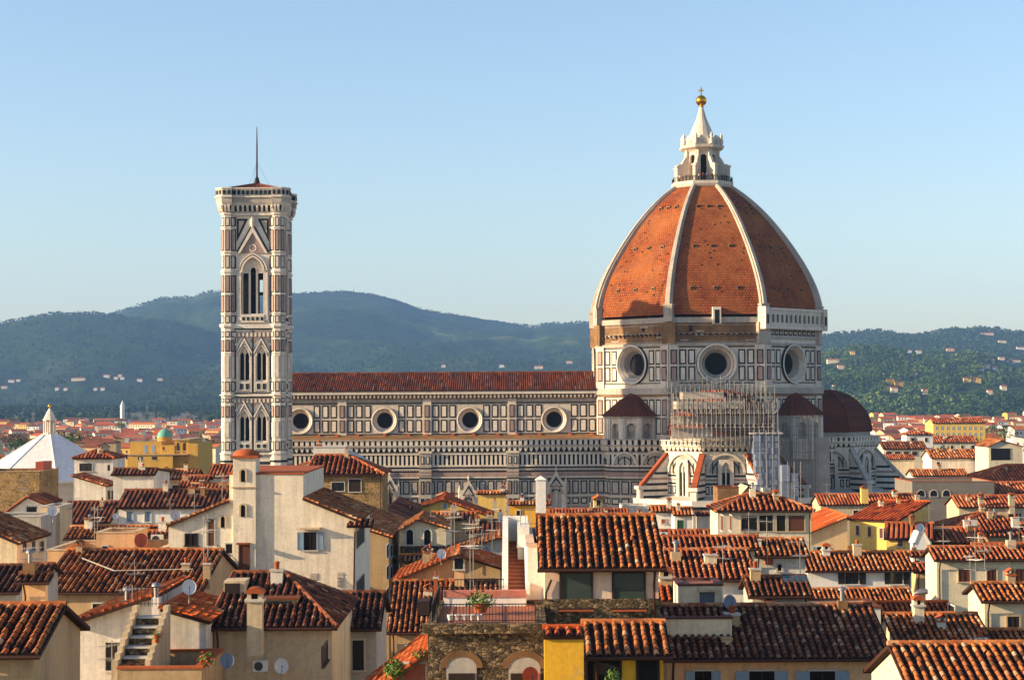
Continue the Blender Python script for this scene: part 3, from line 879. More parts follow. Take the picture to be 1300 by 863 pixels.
def tribune(cx, cy, phi0, roof=True):
    """five sided apse with ray-like buttresses; phi0 is the way it faces"""
    Rt = 12.9; ap = Rt*math.cos(RAD(22.5)); hw = Rt*math.sin(RAD(22.5))
    c = Vector((cx, cy, 0))
    zT = lambda y: zat(y, 361, 920)
    zp, zc0, zlow = zT(558.5), zT(573), zT(632)
    mb = MB()
    for k in (-2, -1, 0, 1, 2):
        phi = phi0 + 45*k
        F = face_frame(cx, cy, phi, ap)
        mb.slab(F, -hw, hw, zlow-2, zp-0.6, -0.8, 0, M['marble_lit'])
        corbel_band(mb, F, -hw-0.35, hw+0.35, zp, zc0, 1.15, m=WM)
        zs = zT(600); w = hw*1.5
        mb.prism(F, arch(0, w, zs, w/2), 0.05, 0.2, M['greym'])
        mb.archband(F, 0, w, zs, w/2, 0.45, 0.1, 0.55, WM)
        mb.archband(F, 0, w*0.72, zs, w*0.36, 0.25, 0.1, 0.32, G)
        for q in range(-3, 4):
            if abs(q) > 0: mb.slab(F, q*w/8-0.09, q*w/8+0.09, zs-0.3, zs+w*0.3, 0.1, 0.3, G)
        for j, y in enumerate((577, 583, 589, 595, 603, 608, 613, 619, 625)):
            for s in (-1, 1):
                a, b = (w/2+0.45, hw) if s > 0 else (-hw, -w/2-0.45)
                if j >= 4: a, b = (1.6, hw) if s > 0 else (-hw, -1.6)
                if j < 7: mb.slab(F, a, b, zT(y+2.6), zT(y), 0, 0.1, PK if j % 2 else G)
        for s in (-1, 1):
            a, b = (1.9, hw-0.4) if s > 0 else (-hw+0.4, -1.9)
            panels(mb, F, a, b, zT(629), zT(616), 2, 1, 0.4, 0.25, WM)
        # tall gothic window
        mb.archwall(F, -1.5, 1.5, zlow-2, zT(583), 0, 1.7, zlow-1, zT(596), 1.6, 0.45, WM, DK, d=0.62)
        for s in (-1, 1): mb.slab(F, s*1.5-0.12, s*1.5+0.12, zlow-2, zT(588), 0, 0.66, WM)
        mb.slab(F, -0.13, 0.13, zlow-1, zT(592), 0.15, 0.45, WM)
        # the lower ring of chapels
        F2 = face_frame(cx, cy, phi, 18.3)
        h2 = 18.3*math.tan(RAD(22.5))
        mb.slab(F2, -h2, h2, 0, zlow-1.4, -1, 0, M['greym'])
        mb.slab(F2, -h2-0.2, h2+0.2, zlow-1.4, zlow-0.2, -1.5, 0.6, M['marble_lit'])
        mb.slab(F2, -h2-0.1, h2+0.1, zlow-2.0, zlow-1.4, -1.5, 0.25, G)
        w2 = h2*1.1
        mb.prism(F2, arch(0, w2, zlow-7, w2/2), 0.0, 0.2, WM); mb.archband(F2, 0, w2, zlow-7, w2/2, 0.4, 0.1, 0.5, M['marble_lit'])
        panels(mb, F2, -h2, h2, zlow-12, zlow-7.4, 6, 1, 0.5, 0.3, WM)
    mb.lathe((cx, cy, 0), [(19.0, zlow-1.0), (12.0, zlow+0.6)], M['slate'], 8, a0=RAD(phi0+22.5), smooth=False)
    mb.lathe((cx, cy, 0), [(13.0, zp-0.7), (9.0, zp-0.4)], M['slate'], 8, a0=RAD(phi0+22.5), smooth=False)
    t = mb.build('tribune', cath)
    for k in (-1.5, -0.5, 0.5, 1.5):
        ang = phi0+45*k
        q = Vector((math.cos(RAD(ang)), math.sin(RAD(ang)), 0)); tn = Vector((-q.y, q.x, 0))
        Fb = Fr((cx, cy, 0), q, (0, 0, 1), tn)
        mb = MB()
        zt_, zb_ = zT(579), zT(619)
        mb.prism(Fb, [(Rt-0.5, 0), (19.6, 0), (19.6, zb_), (18.6, zb_), (Rt-0.3, zt_)], -0.65, 0.65, M['marble_lit'])
        d = Vector((18.9-(Rt-0.3), zb_-zt_)); nrm = Vector((-d.y, d.x)).normalized()
        mb.prism(Fb, [(Rt-0.3, zt_), (18.9, zb_+0.1), (18.9+nrm.x*0.5, zb_+0.1+nrm.y*0.5), (Rt-0.3+nrm.x*0.3, zt_+0.7)], -0.62, 0.62, M['tile_red'] if phi0 < -80 else M['greym'], 0.35)
        mb.slab(Fb, 18.3, 20.0, zb_-0.4, zb_+0.3, -1.0, 1.0, M['marble_lit'])
        for y in (600, 607, 614, 622, 630):
            rr = Rt + (18.9-Rt)*(min(y, 619)-579)/40
            mb.slab(Fb, Rt, rr-0.1, zT(y+3), zT(y), -0.72, 0.72, PK if y % 2 else G)
        mb.slab(Fb, 18.7, 19.4, zb_-5, zb_-0.6, -0.75, 0.75, WM)
        mb.build('flying_buttress', t)
    mb = MB()
    zd0, zd1 = zp-0.3, zat(495, 400, 1048)
    rd = 11.6
    mb.lathe((cx, cy, 0), [(rd, zd0-1), (rd, zd0+1.2)], M['greym'], 8, a0=RAD(phi0+22.5), smooth=False)
    pr = [(rd*math.cos(a)**0.9 + 0.25, zd0+1.2+(zd1-zd0-1.2)*math.sin(a)) for a in np.linspace(0, 1.45, 12)]
    for k in range(8):
        a0, a1 = RAD(phi0-22.5+45*k), RAD(phi0+22.5+45*k)
        for (r0, z0), (r1, z1) in zip(pr[:-1], pr[1:]):
            h0, h1 = r0*0.38, r1*0.38
            mb.face([(cx+r0*math.cos(a0), cy+r0*math.sin(a0), z0), (cx+r0*math.cos(a1), cy+r0*math.sin(a1), z0),
                     (cx+r1*math.cos(a1), cy+r1*math.sin(a1), z1), (cx+r1*math.cos(a0), cy+r1*math.sin(a0), z1)], M['cathroof'], 0.2+0.25*R0.random())
        mb.tube([(cx+r*math.cos(a0), cy+r*math.sin(a0), z) for r, z in pr], 0.22, M['cathroof'], 5)
    mb.build('apse_roof', cath)
    return zT
zT = tribune(X0, Y0-27.0, -90)
tribune(X0+27.0, Y0, 0)
mb = MB()
mb.box(X0-20, X0+20, Y0-20, Y0+22, 0, 31, WM)
mb.prism(Fr((0, 0, 0), (1, 0, 0), (0, 1, 0), (0, 0, 1)), [(X0+10, Y0-25), (X0+25, Y0-22), (X0+27, Y0-10), (X0+20, Y0-5)], 0, zTOP, M['greym'])
F = Fr((X0+10, Y0-27, 0), Vector((20, 17, 0)).normalized(), (0, 0, 1), Vector((17, -20, 0)).normalized())
deco_wall(mb, F, 0, 24)
mb.build('crossing_body', cath)

# --- scaffolding round the south tribune
sc_o = P(918, 560, 356)
scaf = thing('scaffolding', 'tall tube scaffolding with pale platforms and sheeting wrapped round the southern apse', 'scaffolding', (sc_o.x, 356, 32))
px_ = lambda x, D=356: P(x, 530, D).x
pz_ = lambda y, D=356: P(920, y, D).z
xs = [px_(x) for x in range(855, 990, 6)]
mb = MB()
top = {i: R0.uniform(474, 484) for i in range(len(xs))}
for i, x in enumerate(xs):
    for D in (355.4, 357, 359.5, 371.5, 373.2):
        zt_ = pz_(top[i] if D > 360 else top[i] + (24 if D < 358 else 10))
        if i > 14: zt_ -= 1.2
        mb.tube([(x, D, pz_(566)), (x, D, zt_)], 0.065, M['metal'], 4)
for y in range(482, 566, 8):
    z = pz_(y)
    for D in (355.4, 357, 373.2): mb.tube([(xs[0]-0.5, D, z), (xs[-1 if y > 496 else 16]+0.5, D, z)], 0.06, M['metal'], 4)
    for x in (xs[0], xs[5], xs[10], xs[-1]): mb.tube([(x, 357, z), (x, 373.2, z)], 0.06, M['metal'], 4)
for i in range(0, len(xs)-2, 2):
    for D in (356.9, 373.3):
        mb.tube([(xs[i], D, pz_(560)), (xs[i+2], D, pz_(520))], 0.05, M['metal'], 4)
        mb.tube([(xs[i+2], D, pz_(520)), (xs[i], D, pz_(488))], 0.05, M['metal'], 4)
mb.build('tubes', scaf)
mb = MB()
for y0, y1, x0, x1, D0, D1, m_ in ((509, 519, 862, 948, 360, 370, 'greym'), (528, 539, 853, 962, 357.5, 358.2, 'greym'), (544, 554, 853, 905, 356.3, 357.0, 'greym'),
                                 (497, 507, 872, 925, 364, 372, 'greym')):
    mb.box(px_(x0), px_(x1), D0, D1, pz_(y1), pz_(y0), M[m_])
for y in (524, 542, 555): mb.box(px_(852), px_(984), 355.5, 357.5, pz_(y+0.8), pz_(y), M['greym'])
mb.build('platform', scaf)
mb = MB()
for y0, y1, x0, x1, D in ((497, 510, 890, 928, 363), (522, 535, 864, 955, 358.8)):
    z1, z0 = pz_(y0), pz_(y1)
    tile_plane(mb, (px_(x0), D, z0), (1, 0, 0), (0, 5.5, z1-z0), [(0, 0), (px_(x1)-px_(x0), 0), (px_(x1)-px_(x0), 6.5), (1.5, 6.5)], 0.7, 0.8, 1, M['tile_bright'], R0)
mb.build('temporary_tile_roof', scaf)
mb = MB()
for k in range(11):
    y0 = 552 + k*8; xo = R0.uniform(-3, 2) + (3 if k > 5 else 0)
    for c in range(4):
        xa, xb = 957 + c*8 + (xo if c == 0 else 0), 957 + (c+1)*8
        dd = R0.uniform(-0.1, 0.1)
        mb.box(px_(xa), px_(xb), 355 + dd, 360, pz_(y0+8), pz_(y0), M[R0.choice(['cloth_shaded', 'cloth_shaded', 'cloth_shaded', 'cloth_grey'])])
mb.box(px_(951), px_(993), 354.7, 360.3, pz_(551), pz_(549), M['slate'])
for k in range(6):
    y0 = 590 + k*10
    for xa, xb in ((988, 998), (999, 1009)):
        if xa > 990 and k == 0: continue
        mb.box(px_(xa), px_(xb), 352 + R0.uniform(-0.2, 0.2), 356, pz_(y0+10), pz_(y0), M[R0.choice(['cloth_shaded', 'cloth_grey', 'cloth_shaded'])])
for x in range(955, 1012, 8): mb.tube([(px_(x), 351.5 if x > 988 else 354.5, pz_(648)), (px_(x), 351.5 if x > 988 else 354.5, pz_(546 if x < 990 else 585))], 0.07, M['metal'], 4)
for y in range(560, 640, 11): mb.box(px_(956), px_(990), 354.9, 355.05, pz_(y+0.7), pz_(y), M['metal'])
for y in (600, 612, 624, 636): mb.box(px_(987), px_(1010), 351.4, 351.5, pz_(y+0.6), pz_(y), M['metal'])
mb.build('sheeting', scaf)
net = thing('scaffold_tower', 'shaded scaffold tower hung with thin grey netting beside the eastern apse', 'scaffolding', (P(1014, 600, 366).x, 366, 10))
mb = MB()
for x in range(990, 1040, 8):
    X = P(x, 560, 366).x
    mb.tube([(X, 366, 10), (X, 366, zat(527, 366, 1010))], 0.07, M['metal'], 4); mb.tube([(X, 369, 10), (X, 369, zat(527, 366, 1010))], 0.07, M['metal'], 4)
for y in range(530, 640, 11): mb.tube([(P(989, y, 366).x, 366, zat(y, 366, 1010)), (P(1037, y, 366).x, 366, zat(y, 366, 1010))], 0.06, M['metal'], 4)
mb.build('tubes', net)
mb = MB()
x0, x1 = P(989, 560, 365.6).x, P(1036, 560, 365.6).x
mb.box(x0, x1, 365.55, 365.6, zat(642, 366, 1010), zat(529, 366, 1010), M['net'])
mb.build('netting', net)

# ------------------------------------------------------------------ bell tower
BT = P(326.5, 500, 360)
bx, by = BT.x, 360.0
bell = thing('bell_tower', 'square marble bell tower with gothic windows, bracketed cornice and a tall thin mast', 'bell tower', (bx, by, 0))
zB = lambda y: zat(y, 353, 323)
HWB = 5.8
lev = [(zB(640), zB(577)), (zB(575.5), zB(503)), (zB(501), zB(416.5)), (zB(411.5), zB(271.5))]
mb = MB()
ML = M['marble_lit']
for k in range(4):
    F = face_frame(bx, by, -90+90*k, HWB)
    W = 5.08
    z0, z1 = 0, zB(577)
    mb.slab(F, -W, W, 0, z1, -1.2, 0, ML)
    for j, y in enumerate(range(586, 650, 8)):
        mb.slab(F, -W, W, zB(y+3.4), zB(y), 0, 0.12, PK if j % 2 else G)
    panels(mb, F, -W+0.7, W-0.7, zB(580), zB(574), 8, 1, 0.4, 0.25, PK, 0.02)
    for (zl0, zl1) in lev[1:3]:
        c = 1.75
        vb = zl0 + (zl1-zl0)*0.22; vs = zl0 + (zl1-zl0)*0.58; ris = 2.1
        for s in (-1, 1):
            u0, u1 = (-W, 0) if s < 0 else (0, W)
            mb.archwall(F, u0, u1, zl0, zl1, s*c, 1.95, vb, vs, ris, 0.9, ML, DK)
            for q in (-0.0,): mb.slab(F, s*c-0.13, s*c+0.13, vb, vs+0.4, -0.7, -0.35, ML)
            mb.prism(F, [(s*c-0.95, vs+0.3), (s*c-0.55, vs+0.9), (s*c, vs+0.2), (s*c+0.55, vs+0.9), (s*c+0.95, vs+0.3), (s*c+0.5, vs+1.5), (s*c, vs+2.05), (s*c-0.5, vs+1.5)], -0.8, -0.4, ML)
            mb.archband(F, s*c, 1.95, vs, ris, 0.22, 0, 0.3, ML); mb.archband(F, s*c, 2.4, vs, ris+0.25, 0.12, 0, 0.15, PK)
            for e in (-1, 1): mb.slab(F, s*c+e*1.35-0.15, s*c+e*1.35+0.15, zl0+0.6, vs, 0, 0.3, ML)
            # gable over the window
            zg = vs + ris
            L_ = [(s*c-1.7, zg-1.4), (s*c-1.35, zg-1.4), (s*c, zg+1.15), (s*c, zg+1.75)]
            mb.prism(F, L_, 0.05, 0.4, ML); mb.prism(F, [(2*s*c-a, b) for a, b in L_][::-1], 0.05, 0.4, ML)
            mb.prism(F, [(s*c-1.5, zg-1.4), (s*c-1.85, zg-1.4), (s*c, zg+2.1), (s*c, zg+1.8)], 0.02, 0.2, G); mb.prism(F, [(s*c+1.5, zg-1.4), (s*c+1.85, zg-1.4), (s*c, zg+2.1), (s*c, zg+1.8)][::-1], 0.02, 0.2, G)
            for e in (-1, 1):
                a = s*c + e*1.15
                mb.prism(F, [(a-0.38, zg+1.9), (a+0.38, zg+1.9), (a+e*0.38, zg+0.6)], 0, 0.1, PK)
            mb.slab(F, s*c-1.25, s*c+1.25, zl0+0.9, vb-0.35, 0, 0.3, ML)
            for e in (-0.6, 0.6): mb.slab(F, s*c+e-0.33, s*c+e+0.33, zl0+1.15, vb-0.7, 0.3, 0.36, G)
            # inlaid strip beside the pair
            a, b = (W-1.55, W-0.55) if s > 0 else (-W+0.55, -W+1.55)
            for f0, f1, m_ in ((0.06, 0.2, ML), (0.24, 0.74, PK), (0.78, 0.96, ML)):
                h = zl1-zl0
                mb.slab(F, a, b, zl0+h*f0, zl0+h*f1, 0, 0.08, G); mb.slab(F, a+0.22, b-0.22, zl0+h*f0+0.22, zl0+h*f1-0.22, 0, 0.14, m_)
        mb.slab(F, -0.14, 0.14, zl0+0.5, zl1-0.4, 0, 0.08, G)
        for a in (-W+0.35, W-0.55): mb.slab(F, a, a+0.2, zl0+0.4, zl1-0.2, 0, 0.06, G)
        mb.slab(F, -W, W, zl1-0.25, zl1, 0, 0.1, G); mb.slab(F, -W, W, zl0+0.25, zl0+0.45, 0, 0.1, G)
    # open belfry
    zl0, zl1 = lev[3]
    vb, vs, ris, w = zB(398), zB(345), 3.1, 4.3
    mb.archwall(F, -W, W, zl0, zl1, 0, w, vb, vs, ris, 1.3, ML)
    for q in (-0.75, 0.75): mb.slab(F, q-0.2, q+0.2, vb, vs+0.6, -0.9, -0.5, ML)
    mb.archwall(F, -w/2-0.02, w/2+0.02, vs-0.2, vs+ris-0.6, 0, 1.2, vs-0.2, vs+0.2, 0.9, 0.4, ML, None, d=-0.55)
    mb.prism(F, [(-2.15, vs+0.1), (-1.5, vs+0.95), (-0.8, vs+0.1), (-0.8, vs+1.4), (0, vs+2.0), (0.8, vs+1.4), (0.8, vs+0.1), (1.5, vs+0.95), (2.15, vs+0.1), (1.7, vs+1.9), (0.9, vs+2.7), (0, vs+3.05), (-0.9, vs+2.7), (-1.7, vs+1.9)], -0.9, -0.5, ML)
    mb.archband(F, 0, w, vs, ris, 0.35, 0, 0.45, ML); mb.archband(F, 0, w+0.7, vs, ris+0.35, 0.2, 0, 0.2, PK); mb.archband(F, 0, w+1.2, vs, ris+0.6, 0.3, 0, 0.4, ML)
    for e in (-1, 1):
        mb.slab(F, e*2.75-0.35, e*2.75+0.35, zl0+0.8, vs+0.3, 0, 0.4, ML); mb.slab(F, e*2.38-0.1, e*2.38+0.1, vb, vs, 0, 0.14, PK)
    zg, zap = zB(321), zB(285)
    L_ = [(-3.1, zg), (-2.6, zg), (0, zap-1.6), (0, zap-0.3)]
    mb.prism(F, L_, 0.05, 0.5, ML); mb.prism(F, [(-a, b) for a, b in L_][::-1], 0.05, 0.5, ML)
    mb.prism(F, [(-2.5, zg), (2.5, zg), (0, zap-1.9)], 0, 0.2, PK); mb.ring(F, 0, zg+1.1, 0.8, 0.25, 0.55, 0.25, ML, 14)
    mb.prism(F, [(-3.4, zg+0.3), (-3.1, zg+0.2), (0, zap+0.1), (0, zap+0.5)], 0.02, 0.2, G); mb.prism(F, [(3.4, zg+0.3), (3.1, zg+0.2), (0, zap+0.1), (0, zap+0.5)][::-1], 0.02, 0.2, G)
    mb.lathe(F(0, 0, 0.35), [(0.15, zap-0.6), (0.5, zap), (0.35, zap+0.6), (0.6, zap+0.9), (0, zap+2.0)], ML, 8)
    for e in (-1, 1):
        mb.prism(F, [(e*3.3, zB(277)), (e*1.0, zB(277)), (e*3.3, zB(306))], 0, 0.08, G); mb.prism(F, [(e*2.9, zB(279.5)), (e*1.7, zB(279.5)), (e*2.9, zB(296))], 0, 0.14, M['greym'])
        a, b = (3.45, 5.0) if e > 0 else (-5.0, -3.45)
        for y0, y1, m_ in ((275, 286, PK), (290, 318, ML), (325, 340, M['greym']), (349, 395, PK), (400, 409, ML)):
            mb.slab(F, a, b, zB(y1), zB(y0), 0, 0.08, G); mb.slab(F, a+0.25, b-0.25, zB(y1)+0.25, zB(y0)-0.25, 0, 0.15, m_)
        mb.lathe(F(e*4.22, 0, 0), [(0.26, zB(385)), (0.26, zB(366)), (0, zB(358))], PK, 6)
    mb.slab(F, -2.4, 2.4, zB(409), zB(399), 0, 0.5, ML)
    for q in range(5): mb.slab(F, -1.9+q*0.95-0.25, -1.9+q*0.95+0.25, zB(406.5), zB(402), 0.5, 0.56, G)
    for e0, e1, dd, m_ in ((503, 501, 0.5, ML), (416.5, 411.5, 0.55, ML), (577.5, 575.5, 0.5, ML), (512, 505, 0.18, PK), (428, 421, 0.18, PK), (273, 270, 0.45, ML)):
        mb.slab(F, -W, W, zB(e0), zB(e1), -1.2, dd, m_)
    for y in (508.5, 424.5):
        for q in range(12): mb.slab(F, -W+0.35+q*0.85, -W+0.75+q*0.85, zB(y+2.4), zB(y-2.4), 0.1, 0.26, ML)
mb.box(bx-5.5, bx+5.5, by-5.5, by+5.5, zB(412), zB(411), WM)
mb.box(bx-2.6, bx+0.4, by-1.2, by+1.2, zB(411), zB(334), DK); mb.box(bx-2.8, bx+2.8, by-1.4, by+1.4, zB(372), zB(369), M['darkwood']); mb.box(bx-2.8, bx+2.8, by-1.4, by+1.4, zB(352), zB(328), DK); mb.box(bx+2.2, bx+2.8, by-1.4, by+1.4, zB(411), zB(334), M['darkwood'])  # dark core added so the open belfry looks dark inside
mb.build('tower_wall', bell)
for sx in (-1, 1):
    for sy in (-1, 1):
        mb = MB()
        cx, cy = bx+sx*5.12, by+sy*5.12
        rb = 1.55
        mb.lathe((cx, cy, 0), [(rb*1.12, 0), (rb*1.12, zB(577)), (rb, zB(577)), (rb, zB(271))], ML, 8, a0=A8, smooth=False)
        for k in range(8):
            F = face_frame(cx, cy, 45*k, rb*math.cos(A8))
            h = rb*math.sin(A8)
            for y0, y1, m_ in ((275, 287, WM), (291, 318, PK), (324, 340, WM), (349, 371, PK), (374, 396, PK), (400, 410, WM), (420, 428, WM), (431, 446, PK), (451, 480, ML), (484, 497, WM), (505, 511, WM), (515, 530, PK), (535, 556, ML), (560, 572, WM)):
                mb.slab(F, -h+0.14, h-0.14, zB(y1), zB(y0), -0.05, 0.05, G if m_ is not ML else M['greym']); mb.slab(F, -h+0.32, h-0.32, zB(y1)+0.2, zB(y0)-0.2, -0.05, 0.1, m_)
            for j, y in enumerate(range(584, 650, 7)):
                F2 = face_frame(cx, cy, 45*k, rb*1.12*math.cos(A8))
                mb.slab(F2, -h*1.12, h*1.12, zB(y+2.8), zB(y), -0.1, 0.08, PK if j % 2 else G)
        for y0, y1, e in ((503, 500.5, 0.35), (417, 411, 0.4), (577.5, 575, 0.4), (347, 343, 0.2), (321, 319, 0.2), (289.5, 288, 0.15), (273, 270, 0.3), (449, 447.8, .12), (398.5, 397, .15)):
            mb.lathe((cx, cy, 0), [(rb, zB(y0)), (rb+e, (zB(y0)+zB(y1))/2), (rb+e, zB(y1)), (rb, zB(y1)+0.05)], ML, 8, a0=A8, smooth=False)
        mb.build('corner_buttress', bell)
# cornice following the octagonal corners
mb = MB()
def outline(ext):
    e = 5.12; r = 1.55 + ext*0.82
    pts = []
    for sx, sy, a0 in ((1, -1, -112.5), (1, 1, -22.5), (-1, 1, 67.5), (-1, -1, 157.5)):
        for j in range(4):
            a = RAD(a0 + 45*j); q = r/1.0
            pts.append((bx + sx*e + q*math.cos(a), by + sy*e + q*math.sin(a)))
        # the set back wall between the corners
        am = RAD(a0 + 157.5)
    out = []
    mid = 5.8 + ext*0.76
    n = [(1, 0), (0, 1), (-1, 0), (0, -1)]
    for i in range(4):
        out += pts[i*4:(i+1)*4]
        (nx, ny) = n[i]
        a, b = Vector(pts[i*4+3]), Vector(pts[((i+1) % 4)*4])
        for q in (a, b):
            if nx: out.append((bx + nx*mid, q.y))
            else: out.append((q.x, by + ny*mid))
    return out
def band(ext0, z0, ext1, z1, mat):
    A, B = outline(ext0), outline(ext1)
    n = len(A)
    for i in range(n):
        j = (i+1) % n
        mb.face([(*A[i], z0), (*A[j], z0), (*B[j], z1), (*B[i], z1)], mat)
cz_ = [zB(y) for y in (271, 268, 260, 257, 250.5, 249, 239.5, 238)]
band(0.05, cz_[0], 0.35, cz_[1], ML); band(0.35, cz_[1], 0.6, cz_[2], G); band(0.9, cz_[2]-0.1, 1.35, cz_[3], ML); band(1.35, cz_[3], 1.4, cz_[4], M['greym'])
band(1.7, cz_[4], 1.7, cz_[5], ML); band(1.4, cz_[4], 1.7, cz_[4]+0.02, ML); band(1.35, cz_[5], 1.35, cz_[6], WM); band(1.55, cz_[6], 1.55, cz_[7], ML); band(1.35, cz_[6], 1.55, cz_[6]+0.02, ML)
band(1.55, cz_[7], 0.6, cz_[7]+0.02, ML); band(0.6, cz_[7]+0.02, 0.6, cz_[5], ML)
mb.face([(*p, cz_[5]) for p in outline(0.6)], M['slate'])
mb.face([(*p, cz_[1]) for p in outline(0.3)], M['dark'])
A, B = outline(0.3), outline(1.05)
nA = len(A)
for i in range(nA):
    j = (i+1) % nA
    a0, a1, b0, b1 = Vector(A[i]), Vector(A[j]), Vector(B[i]), Vector(B[j])
    L = (b1-b0).length
    if L < 0.4: continue
    m_ = max(1, int(round(L/0.95)))
    for q in range(m_):
        f = (q+0.5)/m_
        d = (b1-b0).normalized(); o = a0.lerp(a1, f); e = b0.lerp(b1, f)
        nn = Vector((d.y, -d.x)); out = (e-o).length
        F = Fr((o.x, o.y, 0), (d.x, d.y, 0), (0, 0, 1), (nn.x, nn.y, 0))
        mb.prism(Fr((o.x, o.y, 0), (nn.x, nn.y, 0), (0, 0, 1), (-d.x, -d.y, 0)), [(0, cz_[1]-0.2), (0.35, cz_[1]), (out+0.1, cz_[2]-0.5), (out+0.1, cz_[2]), (0, cz_[2])], -0.22, 0.22, ML)
        C = outline(1.35)
        c = Vector(C[i]).lerp(Vector(C[j]), f)
        Fc = Fr((c.x, c.y, 0), (d.x, d.y, 0), (0, 0, 1), (nn.x, nn.y, 0))
        mb.slab(Fc, -0.3, 0.3, cz_[5]+0.35, cz_[6]-0.3, 0, 0.12, G)
mb.build('cornice', bell)
mb = MB()
za, zb_ = cz_[7]-0.05, zB(227)
for k in range(4):
    a = -90+90*k
    F = face_frame(bx, by, a, 0)
    mb.face([F(-6.1, za, 6.1), F(6.1, za, 6.1), F(0, zb_, 0)], M['cathroof'], 0.5)
    for q in range(-5, 6): mb.tube([F(q*1.15, za+0.05, 6.1), F(q*0.1, zb_-0.1, 0.4)], [0.13, 0.02], M['cathroof'], 4, 0.55)
mb.build('roof', bell)
mb = MB()
mb.lathe((bx, by, 0), [(0.9, zb_-0.8), (0.55, zb_+0.4), (0.3, zb_+1.2), (0.2, zb_+1.3), (0.16, zB(180)), (0.07, zB(155)), (0, zB(154))], M['iron'], 8)
for a in (20, 140, 260): mb.tube([(bx, by, zB(200)), (bx+2.8*math.cos(RAD(a)), by+2.8*math.sin(RAD(a)), zb_-0.7)], 0.02, M['iron'], 3)
mb.build('mast', bell)

# ------------------------------------------------------------------ baptistery roof on the left
bc = P(63, 560, 400)
bapt = thing('baptistery', 'white marble eight sided pyramid roof with a small columned lantern and gilded ball', 'baptistery', (bc.x, 400, 0))
zq = lambda y: zat(y, 400, 63)
mb = MB()
RB = 17.6
a8 = RAD(-90+22.5-2)
mb.lathe((bc.x, 400, 0), [(RB*0.97, 0), (RB*0.97, zq(612)), (RB, zq(612)), (RB, zq(608))], WM, 8, a0=a8, smooth=False)
mb.build('wall', bapt)
mb = MB()
mb.lathe((bc.x, 400, 0), [(RB+0.4, zq(609)), (RB+0.4, zq(606.5)), (1.7, zq(551)), (0, zq(551))], M['marble_roof'], 8, a0=a8, smooth=False)
for k in range(8):
    a = a8 + k*math.pi/4
    mb.tube([(bc.x+(RB+0.4)*math.cos(a), 400+(RB+0.4)*math.sin(a), zq(606.5)), (bc.x+1.7*math.cos(a), 400+1.7*math.sin(a), zq(551))], 0.16, M['marble_roof'], 5)
rf = mb.build('roof', bapt)
mb = MB()
mb.lathe((bc.x, 400, 0), [(1.5, zq(551.5)), (1.55, zq(549)), (0.6, zq(549))], M['marble_lit'], 8, smooth=False)
for k in range(8):
    a = a8 + k*math.pi/4
    mb.lathe((bc.x+1.25*math.cos(a), 400+1.25*math.sin(a), 0), [(0.2, zq(549.3)), (0.16, zq(535)), (0.24, zq(533.5))], M['marble_lit'], 6)
mb.lathe((bc.x, 400, 0), [(0.7, zq(549)), (0.7, zq(533))], M['greym'], 8)
mb.lathe((bc.x, 400, 0), [(1.45, zq(534)), (1.6, zq(533)), (1.6, zq(532)), (1.35, zq(531)), (0.75, zq(524)), (0.2, zq(518.5))], M['marble_lit'], 8, a0=a8, smooth=False)
ln = mb.build('lantern', bapt)
mb = MB(); mb.lathe((bc.x, 400, 0), [(0.15, zq(519)), (0.1, zq(518))] + [(0.42*math.cos(a), zq(515.5)+0.42*math.sin(a)) for a in np.linspace(-1.3, 1.57, 9)], M['gold_metal'], 12)
mb.box(bc.x-0.05, bc.x+0.05, 399.95, 400.05, zq(513.5), zq(510.5), M['gold_metal'])
mb.build('gilded_ball', ln)
# ------------------------------------------------------------------ ground, hills, forest, air
def rough_mat(name, stops, scale, bmp=0.0, fine=None):
    m, nt, b = new_mat(name, 0.95, 0.05)
    v = coords(nt)
    col = ramp(nt, noise_tex(nt, v, scale, 8, 0.65), stops)
    if fine:
        col = mixc(nt, 1.0, col, ramp(nt, noise_tex(nt, v, fine, 4, 0.75), [(0.35, grey(0.45)), (0.68, grey(1.25))]), 'MULTIPLY')
    nt.links.new(col, b.inputs['Base Color'])
    if bmp: bump(nt, b, noise_tex(nt, v, fine or scale*6, 5, 0.7), bmp, 12.0)
    return m
M['ground'] = rough_mat('town_ground', [(0.3, '#5b5348'), (0.5, '#6d6458'), (0.7, '#55583c')], 0.02)
M['hill'] = rough_mat('wooded_hillside', [(0.30, '#1b2a1a'), (0.52, '#26381f'), (0.60, '#34461f'), (0.67, '#566034'), (0.76, '#7c7d4e')], 0.0022, 1.0, 0.035)
M['hill_near'] = rough_mat('wooded_near_hill', [(0.30, '#27361a'), (0.50, '#364720'), (0.60, '#4b5829'), (0.68, '#7d7746')], 0.004, 1.0, 0.05)

def ground_z(D):
    return 0.0 if D < 1200 else min(1.0, (D-1200)/1600.0)**1.3 * 22.0
mb = MB()
rows = []
for D in (-600, -100, 40, 150, 300, 500, 800, 1200, 1500, 1800, 2200, 2600, 3000, 4200, 7900):
    rows.append([(x, D, ground_z(D)) for x in np.linspace(-3800, 3800, 9)])
mb.grid(rows, M['ground'])
tag(mb.build('ground'), 'paved and built up ground of the town between the houses', kind='structure')

